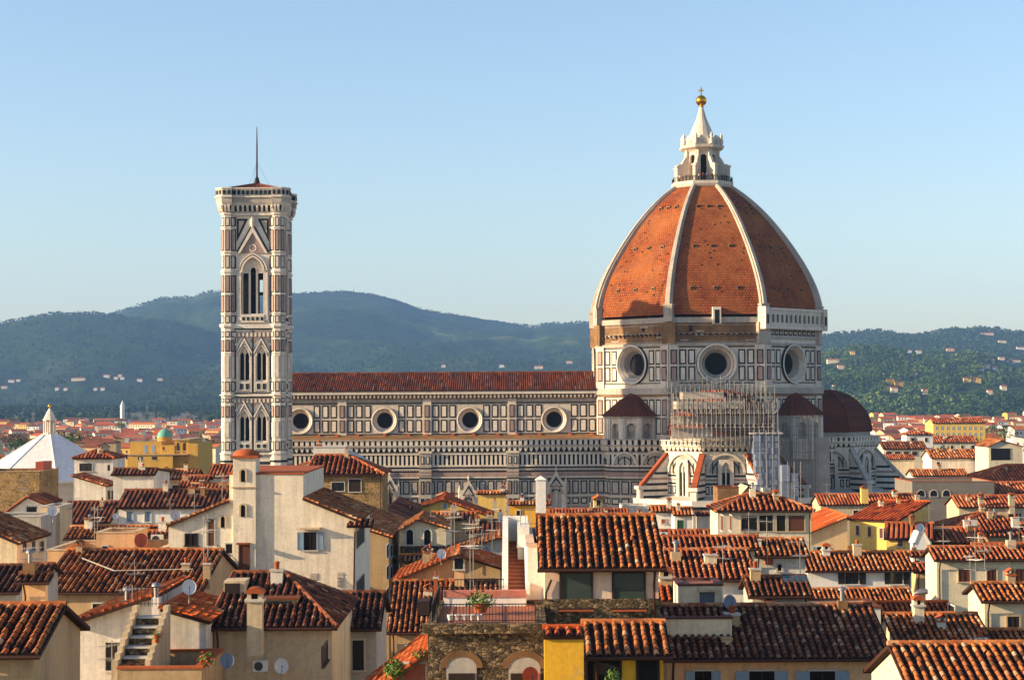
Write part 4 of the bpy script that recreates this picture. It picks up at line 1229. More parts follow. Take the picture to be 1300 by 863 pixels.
def fbm(x, y, s, o=5):
    return mnoise.fractal(Vector((x*s, y*s, 3.7)), 1.0, 2.0, o)
def hill(name, label, sil, D0, D1, amp, p=1.25, mat='hill', y0=520, seed=0.0, nx=170, ny=60, tail=900):
    """hillside rising from the plain at D0 to a crest line at D1; sil lists the crest as (pixel x, pixel y)"""
    sx, sy = [a for a, b in sil], [b for a, b in sil]
    mb = MB(); rows = []
    pxs = np.linspace(sx[0], sx[-1], nx)
    Ds = list(np.linspace(D0, D1, ny)) + [D1 + tail*k/5 for k in (1, 2, 3, 4, 5)]
    for D in Ds:
        r = []
        for a in pxs:
            zc = P(a, float(np.interp(a, sx, sy)), D1).z
            X = P(a, 450, D).x
            zb = ground_z(D0) - 3
            s = min(1.0, (D-D0)/(D1-D0))
            rid = 1 - abs(fbm(X+seed, D*0.55+seed, 1/1500.0, 4))*1.6
            nz = (rid-0.55)*amp + fbm(X-seed, D, 1/420.0, 5)*amp*0.28
            z = zb + (zc-zb)*(s**p) + nz*(4*s*(1-s))**0.8 + fbm(X, D+seed, 1/70.0, 4)*5.0*min(1, s*4)
            if D > D1: z = zc + fbm(X, D1+seed, 1/70.0, 4)*5.0 - (D-D1)*0.35
            z = min(z, EYE.z + (zc - EYE.z)*D/D1 + 4) if D < D1 else z
            r.append((X, D, max(z, zb)))
        rows.append(r)
    mb.grid(rows, M[mat])
    o = mb.build(name)
    tag(o, label, kind='structure')
    def height(x, D):
        a = project((x, D, 50))[0]
        i = min(nx-2, max(0, (a-sx[0])/(sx[-1]-sx[0])*(nx-1)))
        j = min(ny-2, max(0, (D-D0)/(D1-D0)*(ny-1)))
        i0, j0 = int(i), int(j)
        q = lambda jj, ii: rows[jj][ii][2]
        fi, fj = i-i0, j-j0
        return (q(j0, i0)*(1-fi)+q(j0, i0+1)*fi)*(1-fj) + (q(j0+1, i0)*(1-fi)+q(j0+1, i0+1)*fi)*fj
    return height
H = {}
H['peak'] = hill('hill', 'high wooded mountain ridge far behind the bell tower and the nave', [(-120, 440), (60, 420), (140, 401), (170, 392), (205, 381), (228, 378.5), (243, 380), (262, 373), (285, 371), (330, 372.5), (372, 373), (410, 372), (440, 369.5), (470, 373), (500, 380), (535, 393), (560, 397), (600, 403), (640, 410), (680, 416.5), (695, 412), (740, 411), (800, 415), (900, 430)], 3600, 6600, 110, 1.15, seed=11.0)
H['spur'] = hill('hill', 'long blue green wooded ridge at the far left in front of the mountain', [(-160, 432), (-60, 420), (0, 413), (40, 404), (70, 400), (95, 399), (140, 401), (175, 404), (215, 409), (262, 420), (330, 440), (400, 463), (480, 487), (560, 505)], 3200, 5300, 95, 1.2, seed=333.0)
H['right'] = hill('hill', 'far wooded ridge on the right behind the great dome', [(700, 470), (800, 452), (900, 440), (1000, 430), (1045, 427), (1075, 425), (1112, 421.5), (1135, 425), (1160, 426.5), (1185, 424.5), (1215, 420), (1245, 417.5), (1275, 420), (1300, 424), (1360, 430), (1460, 440)], 3000, 5000, 65, 1.2, seed=77.0)
H['near'] = hill('hill', 'nearer wooded hillside with villas on the right above the town', [(860, 500), (940, 478), (1000, 458), (1045, 449), (1085, 443), (1112, 441.5), (1140, 447), (1180, 451), (1215, 452), (1240, 449), (1280, 462), (1330, 470), (1400, 480)], 2300, 3300, 16, 1.0, 'hill_near', seed=900.0)

# trees of the far woods: many small leaf clumps, one mass per hillside
def leafmat(name, a, b_, c):
    m, nt, b = new_mat(name, 0.9, 0.05)
    at = N(nt, 'ShaderNodeAttribute', attribute_name='tint')
    col = ramp(nt, at.outputs['Fac'], [(0.0, a), (0.5, b_), (1.0, c)])
    nt.links.new(col, b.inputs['Base Color'])
    return m
M['forest'] = leafmat('forest_leaves', '#213118', '#3b5323', '#6c783a')
M['forest_blue'] = leafmat('evergreen_leaves', '#1b2a16', '#293d20', '#40522a')
def forest(name, label, specs, mat):
    V, Fc, T = [], [], []
    rng = np.random.default_rng(5)
    for (x, y, z, r, h, tone, nq) in specs:
        for q in range(nq):
            u = rng.normal(size=3); u /= np.linalg.norm(u) + 1e-9
            rad = rng.uniform(0.55, 1.0)
            c = np.array([x, y, z + h*0.55]) + u*np.array([r, r, h*0.5])*rad
            a = u + rng.normal(size=3)*0.5; a /= np.linalg.norm(a)
            t = np.cross(a, rng.normal(size=3)); t /= np.linalg.norm(t)+1e-9
            w = np.cross(a, t)
            s = r*rng.uniform(0.35, 0.62)
            b = len(V)
            V.extend([tuple(c - t*s - w*s*0.7), tuple(c + t*s - w*s*0.5), tuple(c + w*s + a*s*0.3)])
            Fc.append((b, b+1, b+2)); T.append(min(1, max(0, tone + rng.normal()*0.16)))
    me = bpy.data.meshes.new(name)
    me.from_pydata(V, [], Fc)
    me.materials.append(M[mat])
    at = me.attributes.new('tint', 'FLOAT', 'FACE'); at.data.foreach_set('value', T)
    o = bpy.data.objects.new(name, me); COL.objects.link(o)
    return tag(o, label, 'woods', kind='stuff')
VILLA_SPOTS = [(1058, 461, 14, 'cream'), (1083, 451, 5, 'yellow'), (1091, 463, 11, 'cream'), (1068, 469, 8, 'pinkish'), (1150, 481, 15, 'white'), (1163, 479, 4, 'white'), (1142, 491, 10, 'ochre'), (1126, 497, 11, 'yellow'), (1131, 488, 9, 'ochre'),
        (1155, 448, 5, 'white'), (1167, 449, 6, 'white'), (1207, 446, 9, 'peach'), (1209, 468, 10, 'pinkish'), (1235, 486, 20, 'yellow'), (1245, 471, 9, 'white'), (1254, 469, 6, 'cream'), (1264, 471, 6, 'white'), (1257, 461, 11, 'cream'), (1272, 458, 7, 'cream'),
        (1288, 461, 15, 'cream'), (1254, 426, 14, 'pinkish'), (1273, 436, 9, 'cream'), (1296, 444, 9, 'white'), (1293, 489, 16, 'peach'), (1275, 496, 7, 'cream'), (1258, 502, 5, 'cream'), (1175, 502, 6, 'cream'), (1120, 479, 4, 'white'), (1136, 500, 8, 'cream'), (1061, 495, 4, 'white'),
        (14, 487, 7, 'white'), (23, 485, 5, 'white'), (5, 494, 7, 'cream'), (99, 484, 16, 'cream'), (135, 480, 7, 'white'), (147, 482, 5, 'cream'), (152, 479, 4, 'white'), (155, 482, 5, 'white'), (177, 485, 6, 'white'), (203, 484, 6, 'cream'), (72, 496, 4, 'white'), (83, 497, 4, 'white'), (130, 496, 5, 'white'), (121, 498, 4, 'cream'),
        (563, 467, 5, 'cream'), (637, 467, 6, 'white'), (684, 469, 10, 'cream'), (723, 462, 7, 'pinkish')]
def on_villa(X, D, z, h):
    x, y = project((X, D, z + h))
    return any(abs(x-a) < w*0.62+1.5 and b-7 < y < b+2.5 for a, b, w, m in VILLA_SPOTS)
rng = random.Random(21)
sp = []
tops = {}
while len(sp) < 5200:
    D = 2310 + (3300-2310)*rng.random()**0.9
    a = rng.uniform(1000, 1400)
    X = P(a, 450, D).x
    dens = fbm(X+400, D, 1/160.0, 3)
    if dens < -0.22 + rng.gauss(0, 0.12): continue
    h = rng.uniform(7, 13) if rng.random() < 0.85 else rng.uniform(13, 18)
    r = h*rng.uniform(0.32, 0.5) if h < 13 else h*0.14
    if on_villa(X, D, H['near'](X, D)-1, h): continue
    sp.append((X, D, H['near'](X, D)-1, r, h, 0.38 + 0.5*fbm(X, D, 1/110.0, 3) + rng.gauss(0, 0.08), 16))
forest('woods', 'dense mixed woods covering the nearer hillside on the right', sp, 'forest')
sp = []
for k in range(3400):
    D = rng.uniform(2900, 5000); a = rng.uniform(1020, 1400); X = P(a, 450, D).x
    h = rng.uniform(8, 15)
    if on_villa(X, D, H['right'](X, D)-1, h): continue
    sp.append((X, D, H['right'](X, D)-1, h*0.55, h, 0.4 + rng.gauss(0, 0.15), 9))
for k in range(420):     # trees along the crest
    a = 1000 + k; D = 4985; X = P(a + rng.uniform(-1, 1), 450, D).x; h = rng.uniform(6, 15)
    sp.append((X, D, H['right'](X, D)-1, h*0.5, h, 0.3, 8))
forest('woods', 'dark woods on the far ridge on the right', sp, 'forest_blue')
sp = []
for k in range(5200):
    D = 2850 + 2200*rng.random()**1.4; a = rng.uniform(-60, 770); X = P(a, 450, D).x
    z = max(H['spur'](X, D) if a < 540 and D > 3200 else -9, H['peak'](X, D) if D > 3600 else ground_z(D))
    h = rng.uniform(8, 14) if rng.random() < 0.8 else rng.uniform(14, 20)
    r = h*0.5 if h < 14 else h*0.13
    if on_villa(X, D, z-1, h): continue
    sp.append((X, D, z-1, r, h, 0.35 + 0.3*fbm(X, D, 1/120.0, 3) + rng.gauss(0, 0.12), 9))
for k in range(1500):     # belt of trees between the last houses and the slopes
    D = rng.uniform(1900, 2900); a = rng.uniform(-60, 300) if k % 2 else rng.uniform(1040, 1400); X = P(a, 450, D).x
    if fbm(X+50, D, 1/200.0, 3) < -0.1: continue
    h = rng.uniform(8, 15) if rng.random() < 0.7 else rng.uniform(14, 19)
    sp.append((X, D, ground_z(D)-1, h*0.5 if h < 14 else h*0.14, h, 0.42 + rng.gauss(0, 0.2), 14))
for k in range(900):
    a = -60 + k*0.93; X = P(a, 450, 6580).x; h = rng.uniform(8, 17)
    sp.append((X, 6580, H['peak'](X, 6580)-2, h*0.55, h, 0.2, 6))
for k in range(320):
    a = -60 + k*1.0; X = P(a, 450, 5280).x; h = rng.uniform(7, 14)
    sp.append((X, 5280, H['spur'](X, 5280)-2, h*0.5, h, 0.2, 6))
forest('woods', 'dark woods and cypresses along the foot of the left hills', sp, 'forest_blue')
mb = MB()
p = P(448, 369.6, 6590)
mb.lathe((p.x, p.y, p.z-6), [(2.2, 0), (1.6, 12), (0.7, 14), (0.5, 33)], M['metal'], 6)
tag(mb.build('radio_mast'), 'thin radio mast standing on the crest of the far mountain', 'mast')

# air: one closed box of thin haze round everything below the sky
m = bpy.data.materials.new('haze_air'); m.use_nodes = True
nt = m.node_tree; nt.nodes.clear()
out = nt.nodes.new('ShaderNodeOutputMaterial')
pv = nt.nodes.new('ShaderNodeVolumePrincipled')
pv.inputs['Color'].default_value = (0.28, 0.54, 1.0, 1)
pv.inputs['Density'].default_value = 6.5e-5
pv.inputs['Anisotropy'].default_value = 0.0
nt.links.new(pv.outputs[0], out.inputs['Volume'])
mb = MB()
mb.box(-4200, 4200, -800, 8200, -2, 560, m)
tag(mb.build('haze'), 'thin bluish evening haze over the town and hills', kind='stuff')
# ------------------------------------------------------------------ houses
FOOT = []       # footprints already built on
UP = Vector((0, 0, 1))
HOUSES = {}
LISTH = []
class House: pass
def solve(fn, lo, hi):
    a = fn(lo)
    for _ in range(50):
        m = (lo+hi)/2
        if (fn(m) > 0) == (a > 0): lo = m
        else: hi = m
    return (lo+hi)/2
def raw_house(label, O, W, kind, r, zr, depth, rot=0.0, wall='cream', roof='tile', ov=0.45, ovs=0.3, pitch=0.4, lod=2, name='house', cat='house', group=None,
              base=0.5, hl=None, hr=None, ar=None, zeR=None, gutter=True, course=0.39, floor='roofpaving', coping='tile_red', parapet=0.9):
    """O front left eave corner; r/zr ridge depth and height (or ar, zr for a ridge running away from the viewer)"""
    h = House()
    h.u = Vector((math.cos(RAD(rot)), math.sin(RAD(rot)), 0)); h.v = Vector((-h.u.y, h.u.x, 0))
    h.O, h.W, h.depth = Vector(O), W, depth
    ze = O.z
    q = lambda a, b, z: Vector((O.x, O.y, 0)) + h.u*a + h.v*b + UP*z
    c = q(W/2, depth/2, 0)
    h.root = thing(name, label, cat, c, group)
    for s in range(3):
        for t in range(3): FOOT.append(q(W*s/2, depth*t/2, 0))
    h.ov, h.ovs = ov, ovs
    WM_ = M[wall]; RM = M[roof]
    rng = random.Random(hash((round(O.x, 2), round(O.y, 2))) & 0xffff)
    wb, rb = MB(), MB()
    a0, a1, b0, b1 = ovs, W-ovs, ov, depth-ov
    e = 0.16
    if kind in ('gable', 'shed', 'hip'):
        t = (zr-ze)/r
        L = math.hypot(r, zr-ze)
        zbk = ze if kind != 'shed' else zr
        if kind == 'shed': depth = h.depth = r; b1 = r - 0.02
        tb = (zr-ze)/max(0.3, depth-r)
        if kind == 'hip':
            hl = min(r, W/2) if hl is None else hl; hr = min(r, W/2) if hr is None else hr
            if hl + hr > W: hl = hr = W/2
            zf = ze + t*ov - e
            tl = (zr-ze)/max(hl, .1)
            for A, B in (((a0, b0), (a1, b0)), ((a1, b0), (a1, b1)), ((a1, b1), (a0, b1)), ((a0, b1), (a0, b0))):
                wb.face([q(*A, 0), q(*B, 0), q(*B, zf), q(*A, zf)], WM_)
            tile_plane(rb, q(0, 0, ze), h.u, h.v*r + UP*(zr-ze), [(0, 0), (W, 0), (W-hr, L), (hl, L)], pitch, course, lod, RM, rng, base=base)
            Lb = math.hypot(depth-r, zr-ze)
            tile_plane(rb, q(W, depth, ze), -h.u, -h.v*(depth-r) + UP*(zr-ze), [(0, 0), (W, 0), (W-hl, Lb), (hr, Lb)], pitch, course, min(lod, 1), RM, rng, base=base)
            Ll = math.hypot(hl, zr-ze); Lr = math.hypot(hr, zr-ze)
            if hl > 0.2: tile_plane(rb, q(0, depth, ze), -h.v, h.u*hl + UP*(zr-ze), [(0, 0), (depth, 0), (depth-r, Ll)], pitch, course, lod, RM, rng, base=base)
            if hr > 0.2: tile_plane(rb, q(W, 0, ze), h.v, -h.u*hr + UP*(zr-ze), [(0, 0), (depth, 0), (r, Lr)], pitch, course, lod, RM, rng, base=base)
            if lod:
                for A, B in ((q(0, 0, ze), q(hl, r, zr)), (q(W, 0, ze), q(W-hr, r, zr)), (q(0, depth, ze), q(hl, r, zr)), (q(W, depth, ze), q(W-hr, r, zr)), (q(hl, r, zr), q(W-hr, r, zr))):
                    ridge_tiles(rb, A + UP*0.05, B + UP*0.05, pitch*0.42, RM, rng, 0.45 if lod == 2 else 1.2, base+0.1)
        else:
            zf, zb2 = ze + t*ov - e, (ze + tb*ov - e if kind == 'gable' else zr - e)
            wb.face([q(a0, b0, 0), q(a1, b0, 0), q(a1, b0, zf), q(a0, b0, zf)], WM_)
            wb.face([q(a0, b1, 0), q(a1, b1, 0), q(a1, b1, zb2), q(a0, b1, zb2)], WM_)
            for a in (a0, a1):
                wb.face([q(a, b0, 0), q(a, b1, 0), q(a, b1, zb2)] + ([q(a, r, zr-e)] if kind == 'gable' else []) + [q(a, b0, zf)], WM_)
            tile_plane(rb, q(0, 0, ze), h.u, h.v*r + UP*(zr-ze), [(0, 0), (W, 0), (W, L), (0, L)], pitch, course, lod, RM, rng, base=base)
            if kind == 'gable':
                Lb = math.hypot(depth-r, zr-ze)
                tile_plane(rb, q(W, depth, ze), -h.u, -h.v*(depth-r) + UP*(zr-ze), [(0, 0), (W, 0), (W, Lb), (0, Lb)], pitch, course, min(lod, 1), RM, rng, base=base)
            if lod: ridge_tiles(rb, q(0, r, zr) + UP*0.04, q(W, r, zr) + UP*0.04, pitch*0.42, RM, rng, 0.45 if lod == 2 else 1.2, base+0.1)
    elif kind == 'gableF':
        zR = ze if zeR is None else zeR
        def ztop(a):
            if a <= ar: return ze + (zr-ze)*(a/ar if ar > 0.05 else 1)
            return zR + (zr-zR)*(W-a)/max(W-ar, 0.05)
        prof = [(a0, ztop(a0)-e)] + ([(ar, zr-e)] if a0 < ar < a1 else []) + [(a1, ztop(a1)-e)]
        for b in (b0, b1): wb.face([q(a0, b, 0), q(a1, b, 0)] + [q(a, b, z) for a, z in prof[::-1]], WM_)
        for a, z in (prof[0], prof[-1]): wb.face([q(a, b0, 0), q(a, b1, 0), q(a, b1, z), q(a, b0, z)], WM_)
        if ar > 0.05:
            L = math.hypot(ar, zr-ze)
            tile_plane(rb, q(0, depth, ze), -h.v, h.u*ar + UP*(zr-ze), [(0, 0), (depth, 0), (depth, L), (0, L)], pitch, course, lod, RM, rng, base=base)
        if W-ar > 0.05:
            L = math.hypot(W-ar, zr-zR)
            tile_plane(rb, q(W, 0, zR), h.v, -h.u*(W-ar) + UP*(zr-zR), [(0, 0), (depth, 0), (depth, L), (0, L)], pitch, course, lod, RM, rng, base=base)
        if lod: ridge_tiles(rb, q(ar, 0, zr) + UP*0.04, q(ar, depth, zr) + UP*0.04, pitch*0.42, RM, rng, 0.45 if lod == 2 else 1.2, base+0.1)
    elif kind == 'flat':
        h.ov = h.ovs = 0.0
        th = 0.28
        cop = M[coping]
        F = Fr(q(0, 0, 0), h.u, h.v, UP)
        for A, B, C, D_ in ((0, W, 0, th), (0, W, depth-th, depth), (0, th, th, depth-th), (W-th, W, th, depth-th)):
            wb.prism(F, [(A, C), (B, C), (B, D_), (A, D_)], 0, ze-0.1, WM_)
            rb.prism(F, [(A-0.06, C-0.06), (B+0.06, C-0.06), (B+0.06, D_+0.06), (A-0.06, D_+0.06)] if D_-C < 1 else [(A-0.06, C-.05), (B+0.06, C-.05), (B+0.06, D_+.05), (A-0.06, D_+.05)], ze-0.1, ze if B-A > 1 else ze+0.004, cop, base)
        rb.prism(F, [(th, th), (W-th, th), (W-th, depth-th), (th, depth-th)], ze-parapet-0.2, ze-parapet, M[floor], base)
    h.wall = wb.build('wall', h.root)
    h.roof = rb.build('roof', h.root)
    if gutter and lod == 2 and kind in ('gable', 'shed', 'hip'):
        g = MB()
        g.tube([q(-0.03, -0.05, ze-0.07), q(W+0.03, -0.05, ze-0.07)], 0.085, M['copper'], 6)
        dx = W-0.5 if rng.random() < 0.5 else 0.5
        g.tube([q(dx, -0.05, ze-0.12), q(dx, ov-0.1, ze-0.75), q(dx, ov-0.1, max(0, ze-14))], 0.055, M['copper'], 6)
        g.build('gutter', h.root)
    h.front = (q(0, h.ov, 0), h.u, -h.v)
    h.left = (q(h.ovs, 0, 0), -h.v, -h.u)
    h.right = (q(W-h.ovs, 0, 0), h.v, h.u)
    h.q = q
    return h

def house(label, x0, x1, D, eave, ridge=None, kind='gable', apex=None, eaveR=None, depth=None, rot=0.0, t=0.36, lod=None, pitch=None, key=None, **kw):
    u = Vector((math.cos(RAD(rot)), math.sin(RAD(rot)), 0)); v = Vector((-u.y, u.x, 0))
    O = P(x0, eave, D)
    W = (hit(x1, eave, O, v) - O).dot(u)
    if lod is None: lod = 2 if D < 175 else 1
    if pitch is None: pitch = 0.36 if D < 140 else 0.42 if D < 175 else 0.55
    r = zr = ar = zeR = None
    if kind in ('gable', 'shed', 'hip'):
        r = solve(lambda r: project(O + v*r + UP*(t*r) + u*(W/2))[1] - ridge, 0.4, 16)
        zr = O.z + t*r
        if depth is None: depth = 2*r
        depth = max(depth, r + 0.5)
    elif kind == 'gableF':
        A = hit(apex, ridge, O, v)
        ar = min(W, max(0.0, (A-O).dot(u))); zr = A.z
        if eaveR is not None: zeR = hit(x1, eaveR, O, v).z
    h = raw_house(label, O, W, kind, r, zr, depth or 8.0, rot, lod=lod, pitch=pitch, ar=ar, zeR=zeR, **kw)
    h.D, h.kind, h.r, h.zr, h.ztop = D, kind, r, zr, min(O.z, zeR if zeR is not None else O.z)
    LISTH.append(h)
    return h

def side(h, which):
    o, a, n = getattr(h, which)
    return o, a, n, Fr(o, a, UP, n)
def opening(h, which, x0, y0, x1, y1, shut=None, arched=False, frame='slate', pane='glass', name='window', bars=True, closed=False, sill=True, fw=0.1):
    """a window or door from its pixel rectangle on one wall: frame > pane, shutters"""
    o, a, n, F = side(h, which)
    A, B = hit(x0, y1, o, n), hit(x1, y0, o, n)
    u0, u1 = sorted(((A-o).dot(a), (B-o).dot(a)))
    z0, z1 = A.z, B.z
    if z1 - z0 < 0.3: z1 = z0 + 1.2
    return opening_at(h, F, u0, u1, z0, z1, shut, arched, frame, pane, name, bars, closed, sill, fw)
def opening_at(h, F, u0, u1, z0, z1, shut=None, arched=False, frame='slate', pane='glass', name='window', bars=True, closed=False, sill=True, fw=0.1):
    mb = MB()
    w = u1-u0
    if arched:
        zs = z1 - w/2
        mb.archband(F, (u0+u1)/2, w, zs, w/2, 0.14, 0, 0.09, M[frame])
        for s, e in ((u0-0.14, u0), (u1, u1+0.14)): mb.slab(F, s, e, z0, zs, 0, 0.09, M[frame])
    else:
        for s, e, c, d in ((u0-fw, u0, z0, z1), (u1, u1+fw, z0, z1), (u0-fw, u1+fw, z1, z1+fw)): mb.slab(F, s, e, c, d, 0, 0.08, M[frame])
    if sill: mb.slab(F, u0-fw-0.06, u1+fw+0.06, z0-0.1, z0, 0, 0.16, M[frame])
    if bars and w > 0.5 and name == 'window':
        mb.slab(F, (u0+u1)/2-0.03, (u0+u1)/2+0.03, z0, z1 - (w/2 if arched else 0), 0.035, 0.06, M['darkwood'])
    o = mb.build(name, h.root)
    pb = MB()
    if arched: pb.face([F(x, y, 0.03) for x, y in [(u1, z0)] + arch((u0+u1)/2, w, z1-w/2, w/2) + [(u0, z0)]], M[pane])
    else: pb.slab(F, u0, u1, z0, z1, 0.005, 0.03, M[pane])
    pb.build('pane' if name == 'window' else 'leaf', o)
    if shut:
        for s in (-1, 1):
            sb = MB()
            if closed: s0, s1 = (u0, (u0+u1)/2-0.01) if s < 0 else ((u0+u1)/2+0.01, u1)
            else: s0, s1 = (u0-w/2-0.03, u0-0.03) if s < 0 else (u1+0.03, u1+w/2+0.03)
            d = 0.09
            sb.slab(F, s0, s1, z0, z1, d-0.03, d, M[shut])
            for c, e in ((s0, s0+0.07), (s1-0.07, s1)): sb.slab(F, c, e, z0, z1, d, d+0.035, M[shut])
            k = int((z1-z0)/0.14)
            for i in range(k):
                z = z0 + (i+0.5)*(z1-z0)/k
                sb.slab(F, s0+0.07, s1-0.07, z-0.025, z+0.03, d, d+0.025, M[shut])
            sb.build('shutter', o)
    return o
def small_window(h, F, u0, u1, z0, z1, m1='shut_dark', m2='slate'):
    mb = MB()
    mb.slab(F, u0, u1, z0, z1, 0, 0.04, M[m1]); mb.slab(F, u0-0.1, u1+0.1, z0-0.15, z0, 0, 0.12, M[m2])
    return mb.build('window', h.root)
def chimney(h, px, ytop, ybot, D, wpx, style=0, mat='beige', part_of=None):
    w = wpx*D/F_PX; p = P(px, ybot, D); zt = P(px, ytop, D).z
    mb = MB()
    mb.box(p.x-w/2, p.x+w/2, D, D+max(0.5, w*0.8), p.z-1.2, zt-0.25, M[mat])
    d = max(0.5, w*0.8)
    if style == 0:      # little tiled roof on stubs
        mb.box(p.x-w/2-0.08, p.x+w/2+0.08, D-0.08, D+d+0.08, zt-0.25, zt-0.17, M['tile_red'])
        for s in (-1, 1): mb.box(p.x+s*w*0.38-0.07, p.x+s*w*0.38+0.07, D+0.02, D+d-0.02, zt-0.17, zt, M[mat])
        for s in (-1, 1):
            x0, x1 = p.x, p.x + s*(w/2+0.1)
            mb.face([(x0, D-0.1, zt+0.22), (x1, D-0.1, zt), (x1, D+d+0.1, zt), (x0, D+d+0.1, zt+0.22)], M['tile_red'], 0.5)
            mb.face([(x0, D-0.1, zt+0.14), (x1, D-0.1, zt-0.06), (x1, D+d+0.1, zt-0.06), (x0, D+d+0.1, zt+0.14)], M['tile_red'], 0.5)
    elif style == 1:    # terracotta pot
        mb.box(p.x-w/2-0.06, p.x+w/2+0.06, D-0.06, D+d+0.06, zt-0.25, zt-0.15, M['slate'])
        mb.lathe((p.x, D+d/2, zt-0.15), [(w*0.2, 0), (w*0.22, 0.28), (w*0.28, 0.33), (w*0.18, 0.4), (0, 0.4)], M['tile_red'], 10, 0.45)
    elif style == 2:    # domed cap
        mb.box(p.x-w/2-0.1, p.x+w/2+0.1, D-0.1, D+d+0.1, zt-0.25, zt-0.12, M['slate'])
        for s in (-1, 1): mb.box(p.x+s*w*0.36-0.1, p.x+s*w*0.36+0.1, D+0.03, D+d-0.03, zt-0.12, zt+0.15, M[mat])
        mb.box(p.x-w*0.24, p.x+w*0.24, D+0.1, D+d-0.1, zt-0.12, zt+0.1, M['dark'])
        mb.prism(Fr((0, D-0.08, 0), (1, 0, 0), UP, (0, -1, 0)), arch(p.x, w+0.2, zt+0.15, 0.28), -d-0.16, 0, M['tile_red'])
    else:               # metal pipe
        mb.tube([(p.x, D+d/2, zt-0.3), (p.x, D+d/2, zt+0.3)], 0.12, M['metal'], 8)
        mb.lathe((p.x, D+d/2, zt+0.3), [(0.24, 0), (0.2, 0.12), (0, 0.2)], M['metal'], 8)
    return mb.build('chimney', part_of or h.roof)

# ---- things fixed on roofs
def antenna_proto():
    r = thing('tv_antenna', 'thin grey television antenna on a roof', 'antenna', (0, -900, -50))
    mb = MB(); mb.tube([(0, -900, -50.8), (0, -900, -47)], 0.028, M['metal'], 5); mb.build('pole', r)
    mb = MB()
    mb.tube([(-0.75, -900, -47.35), (0.75, -900, -47.35)], 0.018, M['metal'], 4)
    for i in range(9):
        x = -0.7 + i*0.175; l = 0.34 - i*0.018
        mb.tube([(x, -900-l, -47.35), (x, -900+l, -47.35)], 0.012, M['metal'], 3); mb.tube([(x, -900, -47.35-l*0.5), (x, -900, -47.35+l*0.5)], 0.012, M['metal'], 3)
    mb.build('array', r)
    mb = MB()
    mb.tube([(-0.1, -900.6, -48.3), (0.05, -899.4, -48.3)], 0.018, M['metal'], 4)
    for i in range(6):
        y = -900.55 + i*0.22; mb.tube([(-0.5, y, -48.3), (0.5, y, -48.3)], 0.013, M['metal'], 3)
    mb.build('crossbar', r)
    return r
def copy_tree(o, parent=None):
    c = o.copy(); COL.objects.link(c)
    if parent is not None: c.parent = parent
    for ch in list(o.children): copy_tree(ch, c)
    return c
ANT = antenna_proto()
ANT_USED = [False]
def antenna(px, ytop, ybot, D, label, rz=None):
    p = P(px, ybot, D)
    hgt = max(1.2, P(px, ytop, D).z - p.z)
    o = ANT if not ANT_USED[0] else copy_tree(ANT)
    ANT_USED[0] = True
    o.location = p; o.rotation_euler = (0, 0, R0.uniform(-0.9, 0.9) if rz is None else rz)
    o.scale = (1, 1, hgt/3.0)
    return tag(o, label, 'antenna', 'television antennas on the roofs')
def dish_proto():
    r = thing('satellite_dish', 'round white satellite dish on a roof', 'satellite dish', (0, -950, -50))
    mb = MB()
    F = Fr((0, -950, -50), (1, 0, 0), (0, 0, 1), (0, -1, 0))
    rows = []
    for i in range(6):
        rr = i/5*0.5; rows.append([F(rr*math.cos(2*math.pi*k/20), rr*1.08*math.sin(2*math.pi*k/20), -0.0 + 0.5*rr*rr) for k in range(20)])
    mb.grid(rows, M['dish'], closed=True); mb.build('reflector', r)
    mb = MB(); mb.tube([F(0, -0.5, 0.1), F(0, -0.1, 0.5)], 0.02, M['iron'], 4); mb.lathe(F(0, -0.08, 0.5), [(0, -0.05), (0.06, 0), (0, 0.08)], M['iron'], 6); mb.build('feed_arm', r)
    mb = MB(); mb.tube([F(0, 0, -0.02), F(0, -0.1, -0.25), F(0, -1.1, -0.25)], 0.03, M['metal'], 5); mb.build('bracket', r)
    return r
DISH = dish_proto(); DISH_USED = [False]
def dish(px, py, D, rpx, label, mat=None, rz=0.25, tilt=-0.25):
    o = DISH if not DISH_USED[0] else copy_tree(DISH)
    DISH_USED[0] = True
    p = P(px, py, D); s = rpx*D/F_PX/0.5
    o.location = p; o.scale = (s, s, s); o.rotation_euler = (tilt, 0, rz)
    if mat:
        for ch in o.children:
            if ch.name.startswith('reflector'):
                ch.data = ch.data.copy(); ch.data.materials[0] = M[mat]
    return tag(o, label, 'satellite dish', 'satellite dishes on the roofs')
def railing(parent, pts, h=1.0, step=0.16, mat='iron', r=0.02):
    mb = MB()
    for a, b in zip(pts[:-1], pts[1:]):
        a, b = Vector(a), Vector(b); L = (b-a).length
        mb.tube([a+UP*h, b+UP*h], r*1.4, M[mat], 4); mb.tube([a+UP*0.12, b+UP*0.12], r, M[mat], 4)
        n = max(1, int(L/step))
        for i in range(n+1):
            p = a.lerp(b, i/n); mb.tube([p, p+UP*h], r*(1.6 if i % 10 == 0 else 0.8), M[mat], 4)
    return mb.build('railing', parent)
